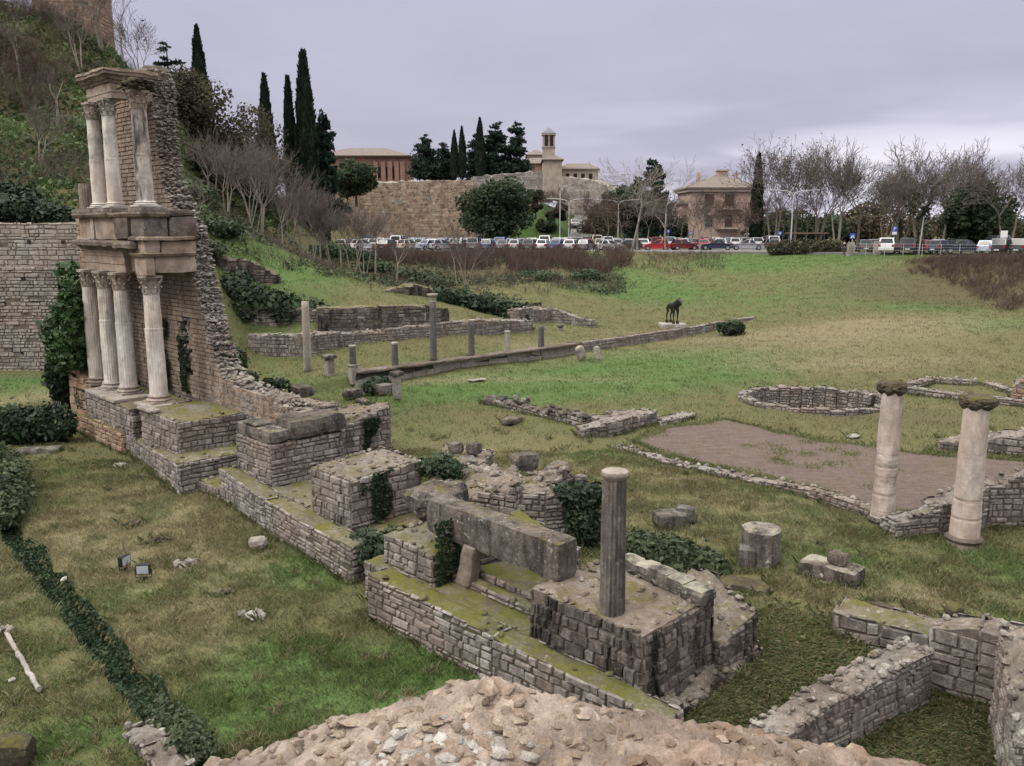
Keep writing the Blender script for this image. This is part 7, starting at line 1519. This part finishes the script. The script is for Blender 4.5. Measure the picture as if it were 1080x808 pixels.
# pebbles and grit on the gravel floor: far too many to count
# ------------------------------------------------------------------ grass
t_ = NT('grass_blades'); A = t_.attr('tint').outputs['Fac']; Lz = t_.attr('lush').outputs['Fac']
g_ = t_.ramp(A, [(.0, (.07, .118, .04)), (.5, (.13, .2, .07)), (1., (.235, .315, .13))]); d_ = t_.ramp(A, [(.0, (.13, .12, .058)), (.5, (.265, .238, .135)), (1., (.46, .41, .28))])
gc = t_.mix(Lz, d_, g_); t_.done(gc, .8, .1); tr = t_.n('ShaderNodeBsdfTranslucent'); t_.l(gc, tr.inputs[0]); mx = t_.n('ShaderNodeMixShader'); mx.inputs[0].default_value = .4; t_.l(t_.b.outputs[0], mx.inputs[1]); t_.l(tr.outputs[0], mx.inputs[2]); t_.l(mx.outputs[0], t_.out.inputs[0]); M['grass'] = t_.m
def grass(name, label, n, rmin, rmax, hgt, wid, power=1.0, tuft=.5):
    Y = rmin + (rmax - rmin) * NR.random(n * 2) ** power; X = (NR.uniform(-40, 1120, n * 2) - CX) / F * (Y * CP + 1.6)
    d = np.array([noise.noise(Vector((a * .9, b * .9, 0))) + .7 * noise.noise(Vector((a * 2.6, b * 2.6, 4))) for a, b in zip(X, Y)])
    ok = NR.random(len(X)) < np.clip(.5 + tuft * d, .04, 1)
    ok &= pool_d(X, Y) > 1.25; ok &= ~((X < -22.) & (Y > 47)) 
    for q in EXCL:
        qa = np.array(q)
        b = (X > qa[:, 0].min()) & (X < qa[:, 0].max()) & (Y > qa[:, 1].min()) & (Y < qa[:, 1].max())
        if b.any(): w = np.where(b)[0]; ok[w] &= ~in_poly(X[w], Y[w], q)
    X, Y, d = X[ok][:n], Y[ok][:n], d[ok][:n]; Z = gz_np(X, Y); k = len(X)
    lu, dr, br = zones(X, Y); n1 = np.array([noise.noise(Vector((a * .4 + 3, b * .4, 9))) + .5 * noise.noise(Vector((a * 1.6, b * 1.6, 2))) for a, b in zip(X, Y)])
    L_ = np.clip(.36 + .8 * lu - .6 * dr - .55 * br + .8 * n1 + NR.normal(0, .16, k), 0, 1)
    T_ = np.clip(.46 + .18 * dr - .2 * br + .2 * n1 + NR.normal(0, .2, k), 0, 1)
    H = hgt * NR.uniform(.45, 1.35, k) * (1 + .55 * np.clip(d, -.5, 1)); a = NR.uniform(0, 6.283, k); ln = NR.uniform(.25, 1.0, k) * H
    bx, by = np.cos(a), np.sin(a); w = wid * NR.uniform(.6, 1.4, k)
    base = np.column_stack([X, Y, Z - .02]); sd = np.column_stack([-by * w, bx * w, np.zeros(k)]); mid = base + np.column_stack([bx * ln * .35, by * ln * .35, H * .62]); tip = base + np.column_stack([bx * ln, by * ln, H])
    V = np.stack([base - sd, base + sd, mid + sd * .7, tip, mid - sd * .7], 1).reshape(-1, 3); Fq = np.arange(5 * k, dtype=np.int32).reshape(-1, 5)
    me = np_mesh(name, V, Fq, T_, 5, L_); o = part(name, me, 'grass'); return tag(o, label, 'grass', kind='stuff')
grass('near_grass', 'rough short grass with dry straw around the nearer ruins', 330000, 10, 32, .11, .009, .75)
grass('far_grass', 'rough grass of the wide lawn and slopes', 260000, 31, 112, .11, .018, .8)
# pit and slope weeds with longer leaves
def weeds(name, label, pts, n, hgt, wid, lushv):
    P2 = []; 
    for (x, y, rx, ry) in pts: P2.append(np.column_stack([NR.normal(x, rx, n), NR.normal(y, ry, n)]))
    P2 = np.concatenate(P2); ok = np.ones(len(P2), bool)
    for q in EXCL: ok &= ~in_poly(P2[:, 0], P2[:, 1], q)
    P2 = P2[ok]; Z = gz_np(P2[:, 0], P2[:, 1]); k = len(P2); H = hgt * NR.uniform(.4, 1.4, k); a = NR.uniform(0, 6.283, k); bx, by = np.cos(a), np.sin(a); w = wid * NR.uniform(.6, 1.4, k); ln = H * NR.uniform(.4, 1.3, k)
    base = np.column_stack([P2, Z - .02]); sd = np.column_stack([-by * w, bx * w, 0 * w]); mid = base + np.column_stack([bx * ln * .45, by * ln * .45, H * .75]); tip = base + np.column_stack([bx * ln, by * ln, H * .8])
    V = np.stack([base - sd, base + sd, mid + sd * .8, tip, mid - sd * .8], 1).reshape(-1, 3)
    me = np_mesh(name, V, np.arange(5 * k, dtype=np.int32).reshape(-1, 5), np.clip(NR.normal(.45, .22, k), 0, 1), 5, np.clip(NR.normal(lushv, .3, k), 0, 1)); o = part(name, me, 'grass'); tag(o, label, 'grass', kind='stuff')
weeds('pit_weeds', 'long tangled grass in the sunken corner and beside the corner block', [(7.2, 13.3, .7, .7), (7.9, 14.4, .6, .6), (5.2, 15.6, .9, .8), (4.4, 16.6, .8, .7), (6.3, 16.6, .6, .6), (3.9, 14.6, .5, .5)], 9000, .15, .008, .35)
# long grass along the feet of walls and stones, tussocks in the open
fp = []
for q in EXCL:
    cx_, cy_ = sum(p[0] for p in q) / len(q), sum(p[1] for p in q) / len(q)
    if cy_ > 47: continue
    for i in range(len(q)):
        ax, ay = q[i]; bx, by = q[(i + 1) % len(q)]; ln = math.hypot(bx - ax, by - ay)
        if ln < .05: continue
        nx, ny = (by - ay) / ln, -(bx - ax) / ln
        if (ax + bx) / 2 * nx + (ay + by) / 2 * ny < cx_ * nx + cy_ * ny: nx, ny = -nx, -ny
        for _ in range(int(ln * 34)):
            s_ = rng.random(); o_ = abs(rng.gauss(0, .07)) + .02
            if noise.noise(Vector(((ax + (bx - ax) * s_) * 1.6, (ay + (by - ay) * s_) * 1.6, 3))) > -.22: fp.append((ax + (bx - ax) * s_ + nx * o_, ay + (by - ay) * s_ + ny * o_, .0, .0))
fa = np.array(fp); tz = []
for _ in range(380):
    Y = rng.uniform(12, 36) ; x = (rng.uniform(-20, 1100) - CX) / F * (Y * CP + 1.6); tz += [(x + rng.gauss(0, .09), Y + rng.gauss(0, .09), 0, 0) for _ in range(46)]
def blades(name, label, P4, hgt, wid, lush, tint):
    P2 = np.array(P4)[:, :2]; ok = np.ones(len(P2), bool)
    for q in EXCL: ok &= ~in_poly(P2[:, 0], P2[:, 1], q)
    ok &= pool_d(P2[:, 0], P2[:, 1]) > 1.2
    P2 = P2[ok]; Z = gz_np(P2[:, 0], P2[:, 1]); k = len(P2); H = hgt * NR.uniform(.4, 1.4, k); a_ = NR.uniform(0, 6.283, k); bx, by = np.cos(a_), np.sin(a_); w = wid * NR.uniform(.6, 1.4, k); ln = H * NR.uniform(.2, 1.1, k)
    base = np.column_stack([P2, Z - .02]); sd = np.column_stack([-by * w, bx * w, 0 * w]); mid = base + np.column_stack([bx * ln * .4, by * ln * .4, H * .7]); tip = base + np.column_stack([bx * ln, by * ln, H])
    V = np.stack([base - sd, base + sd, mid + sd * .8, tip, mid - sd * .8], 1).reshape(-1, 3)
    o = part(name, np_mesh(name, V, np.arange(5 * k, dtype=np.int32).reshape(-1, 5), np.clip(NR.normal(tint, .2, k), 0, 1), 5, np.clip(NR.normal(lush, .3, k), 0, 1)), 'grass'); tag(o, label, 'grass', kind='stuff')
blades('wall_foot_grass', 'longer grass growing along the feet of walls and stones', fp, .2, .009, .45, .35); blades('tussocks', 'straw coloured grass tussocks scattered over the lawns', tz, .17, .007, .25, .6)

gw = []
for i in range(len(gp)):
    A_g, B_g = Vector(gp[i]), Vector(gp[(i + 1) % len(gp)]); C_g = Vector((cgx, cgy))
    for _ in range(int((B_g - A_g).length * 260)):
        p = A_g + (B_g - A_g) * rng.random(); n_ = noise.noise(Vector((p.x * .8, p.y * .8, 2))); p = p + (C_g - p).normalized() * abs(rng.gauss(0, .16 + .5 * max(0, n_))); gw.append((p.x, p.y))
for _ in range(16):
    u_, v_ = rng.random(), rng.random(); p = Vector(gp[2]) + (Vector(gp[7]) - Vector(gp[2])) * u_; q_ = Vector((cgx, cgy)) + (p - Vector((cgx, cgy))) * v_ + Vector((rng.gauss(0, 1.6), rng.gauss(0, 1.)))
    gw += [(q_.x + rng.gauss(0, .22), q_.y + rng.gauss(0, .22)) for _ in range(110)]
gw = np.array(gw); gw = gw[in_poly(gw[:, 0], gw[:, 1], gp)]; k = len(gw); Zg = gz_np(gw[:, 0], gw[:, 1]) + .03; a_ = NR.uniform(0, 6.283, k); H = .09 * NR.uniform(.4, 1.4, k); bx, by = np.cos(a_), np.sin(a_)
base = np.column_stack([gw, Zg]); sd = np.column_stack([-by * .012, bx * .012, 0 * a_]); tip = base + np.column_stack([bx * H * .8, by * H * .8, H]); mid = base + np.column_stack([bx * H * .3, by * H * .3, H * .65])
o = part('gravel_weeds', np_mesh('gravel_weeds', np.stack([base - sd, base + sd, mid + sd * .8, tip, mid - sd * .8], 1).reshape(-1, 3), np.arange(5 * k, dtype=np.int32).reshape(-1, 5), np.clip(NR.normal(.4, .2, k), 0, 1), 5, np.clip(NR.normal(.4, .25, k), 0, 1)), 'grass'); tag(o, 'low weeds creeping over the edges of the gravel floor', 'grass', kind='stuff')
# ivy and weeds in the trench along the left lawn
k = 28000; q = NR.random(k); Pq = TA[None] + (TB - TA)[None] * q[:, None]; nn = np.array([-(TB - TA)[1], (TB - TA)[0]]) / np.linalg.norm(TB - TA)
bul = np.array([.25 + .09 * noise.noise(Vector((a * 14, 0, 0))) for a in q]); Pq = Pq + nn[None] * (np.clip(NR.normal(0, .75, k), -1.25, 1.25) * bul)[:, None]; Zq = gz_np(Pq[:, 0], Pq[:, 1]) + NR.random(k) * .20 + .02
Cq = np.column_stack([Pq, Zq]); me = leaves_mesh('ivy', Cq, .055, clump_tint(Cq, 2.4, .42), up=.8); o = part('ivy_strip', me, 'ivy'); tag(o, 'dark ivy filling the narrow trench across the left lawn', 'ivy', kind='stuff')
ruin('trench_wall', 'old stone wall end at the near end of the ivy trench', 'ruin', poly_wall([P(205, 812, .15), P(182, 782, .15), P(158, 757, .15)], .5, -.6, [.3, .28, .12], sw=.24, sh=.12, rag=.1, rocks=14, res=.15), topmat='rubble')
bush('ivy', 'ivy spreading over the stone wall end of the trench', 'ivy', [B(196, 775, .1, .3, .35, .12, .1), B(180, 760, .1, .3, .3, .12, .05), B(212, 795, .1, .3, .3, .12, .1), B(170, 748, 0, .25, .25, .1, .05), B(190, 790, .2, .22, .25, .1, .12)], 3400, .042, 'ivy_dull', base=.5)
m = MB(); x, y = P(136, 601, 0)
for k in range(5): m.tube([(x + rng.uniform(-.08, .08), y + rng.uniform(-.1, .1), -.05), (x - .12 + rng.uniform(-.1, .05), y + .1, .5 + rng.random() * .5)], [.012, .006], 4, .5)
lone('dry_stalk', m, 'bark', 'dry brown stalks standing behind the black floodlight', 'plant')
# ================================================================== CAMERA, SKY, SUN
cam = bpy.data.cameras.new('camera'); co = bpy.data.objects.new('camera', cam); COL.objects.link(co)
co.location = (0, 0, EYE); co.rotation_euler = (math.pi / 2 - PITCH, 0, 0); cam.sensor_fit = 'HORIZONTAL'; cam.sensor_width = 36; cam.lens = F / 1080 * 36; cam.clip_start = .1; cam.clip_end = 6000; SC.camera = co
W_ = bpy.data.worlds.new('World'); SC.world = W_; W_.use_nodes = True; nt = W_.node_tree; nt.nodes.clear()
N = lambda ty, **k: (lambda nd: [setattr(nd, a, v) for a, v in k.items()] and nd or nd)(nt.nodes.new(ty))
SUN_EL, SUN_AZ = math.radians(48), math.radians(-115)          # azimuth from +Y towards +X
sky = N('ShaderNodeTexSky', sky_type='NISHITA', sun_disc=False); sky.sun_elevation = SUN_EL; sky.sun_rotation = SUN_AZ; sky.air_density = 1.; sky.dust_density = 2.5
b1 = N('ShaderNodeBackground'); b1.inputs[1].default_value = .08; nt.links.new(sky.outputs[0], b1.inputs[0])
tc = N('ShaderNodeTexCoord'); sx = N('ShaderNodeSeparateXYZ'); nt.links.new(tc.outputs['Generated'], sx.inputs[0])
def wm(op, a, b=0., cl=False):
    nd = N('ShaderNodeMath', operation=op, use_clamp=cl)
    for i, v in enumerate((a, b)):
        if isinstance(v, bpy.types.NodeSocket): nt.links.new(v, nd.inputs[i])
        else: nd.inputs[i].default_value = v
    return nd.outputs[0]
zc = wm('MAXIMUM', sx.outputs[2], 0.0)
# cloud layer: project the direction onto a flat layer overhead
den = wm('ADD', zc, .12); cb = N('ShaderNodeCombineXYZ'); nt.links.new(wm('DIVIDE', sx.outputs[0], den), cb.inputs[0]); nt.links.new(wm('DIVIDE', sx.outputs[1], den), cb.inputs[1])
def wn(sc, det, ro, di=0.):
    nd = N('ShaderNodeTexNoise'); nt.links.new(cb.outputs[0], nd.inputs['Vector']); nd.inputs['Scale'].default_value = sc; nd.inputs['Detail'].default_value = det; nd.inputs['Roughness'].default_value = ro; nd.inputs['Distortion'].default_value = di; return nd.outputs['Fac']
cl = wm('ADD', wm('MULTIPLY', wn(.55, 5, .55, .6), .7), wm('MULTIPLY', wn(1.7, 5, .6, .3), .3))
hz_ = wm('MAXIMUM', wm('SUBTRACT', zc, .24), 0.0); base = wm('ADD', wm('ADD', .73, wm('MULTIPLY', zc, .35)), wm('MULTIPLY', hz_, 4.7))                              # overcast: zenith brighter than horizon, boosted further above the frame to light the scene
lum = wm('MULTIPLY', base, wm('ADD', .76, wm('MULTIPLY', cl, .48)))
low = N('ShaderNodeMapRange', interpolation_type='SMOOTHSTEP'); nt.links.new(sx.outputs[2], low.inputs[0]); low.inputs[1].default_value = .16; low.inputs[2].default_value = .03; low.inputs[3].default_value = 0; low.inputs[4].default_value = 1
east = N('ShaderNodeMapRange', interpolation_type='SMOOTHSTEP'); nt.links.new(sx.outputs[0], east.inputs[0]); east.inputs[1].default_value = -.12; east.inputs[2].default_value = .16
brk = N('ShaderNodeMapRange', interpolation_type='SMOOTHSTEP'); nt.links.new(wn(.7, 3, .5, .5), brk.inputs[0]); brk.inputs[1].default_value = .42; brk.inputs[2].default_value = .66
lowb = wm('MULTIPLY', wm('MULTIPLY', low.outputs[0], brk.outputs[0]), wm('ADD', wm('MULTIPLY', east.outputs[0], .9), .1))
lum = wm('ADD', lum, wm('MULTIPLY', lowb, .55))
mc = N('ShaderNodeMix', data_type='RGBA'); nt.links.new(lowb, mc.inputs[0]); mc.inputs[6].default_value = (.455, .438, .55, 1); mc.inputs[7].default_value = (.56, .54, .60, 1)
hi_ = N('ShaderNodeMapRange', interpolation_type='SMOOTHSTEP'); nt.links.new(sx.outputs[2], hi_.inputs[0]); hi_.inputs[1].default_value = .26; hi_.inputs[2].default_value = .6
mh = N('ShaderNodeMix', data_type='RGBA'); nt.links.new(hi_.outputs[0], mh.inputs[0]); nt.links.new(mc.outputs[2], mh.inputs[6]); mh.inputs[7].default_value = (.52, .50, .47, 1)
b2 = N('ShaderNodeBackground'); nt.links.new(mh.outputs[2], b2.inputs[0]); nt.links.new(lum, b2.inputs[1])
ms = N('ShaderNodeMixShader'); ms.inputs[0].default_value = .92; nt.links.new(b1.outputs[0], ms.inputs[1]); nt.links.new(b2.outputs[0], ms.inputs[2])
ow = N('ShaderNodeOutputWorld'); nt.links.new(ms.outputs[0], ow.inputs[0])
sl_ = bpy.data.lights.new('sun', 'SUN'); sl_.energy = 1.5; sl_.angle = math.radians(22); sl_.color = (1., .95, .87); so = bpy.data.objects.new('sun', sl_); COL.objects.link(so)
dv = Vector((math.sin(SUN_AZ) * math.cos(SUN_EL), math.cos(SUN_AZ) * math.cos(SUN_EL), math.sin(SUN_EL))); so.rotation_euler = dv.to_track_quat('Z', 'Y').to_euler(); so.location = (0, 0, 60)
SC.view_settings.view_transform = 'Standard'; SC.view_settings.look = 'None'; SC.view_settings.gamma = 1.0; SC.view_settings.exposure = 0.6; SC.view_settings.use_curve_mapping = False
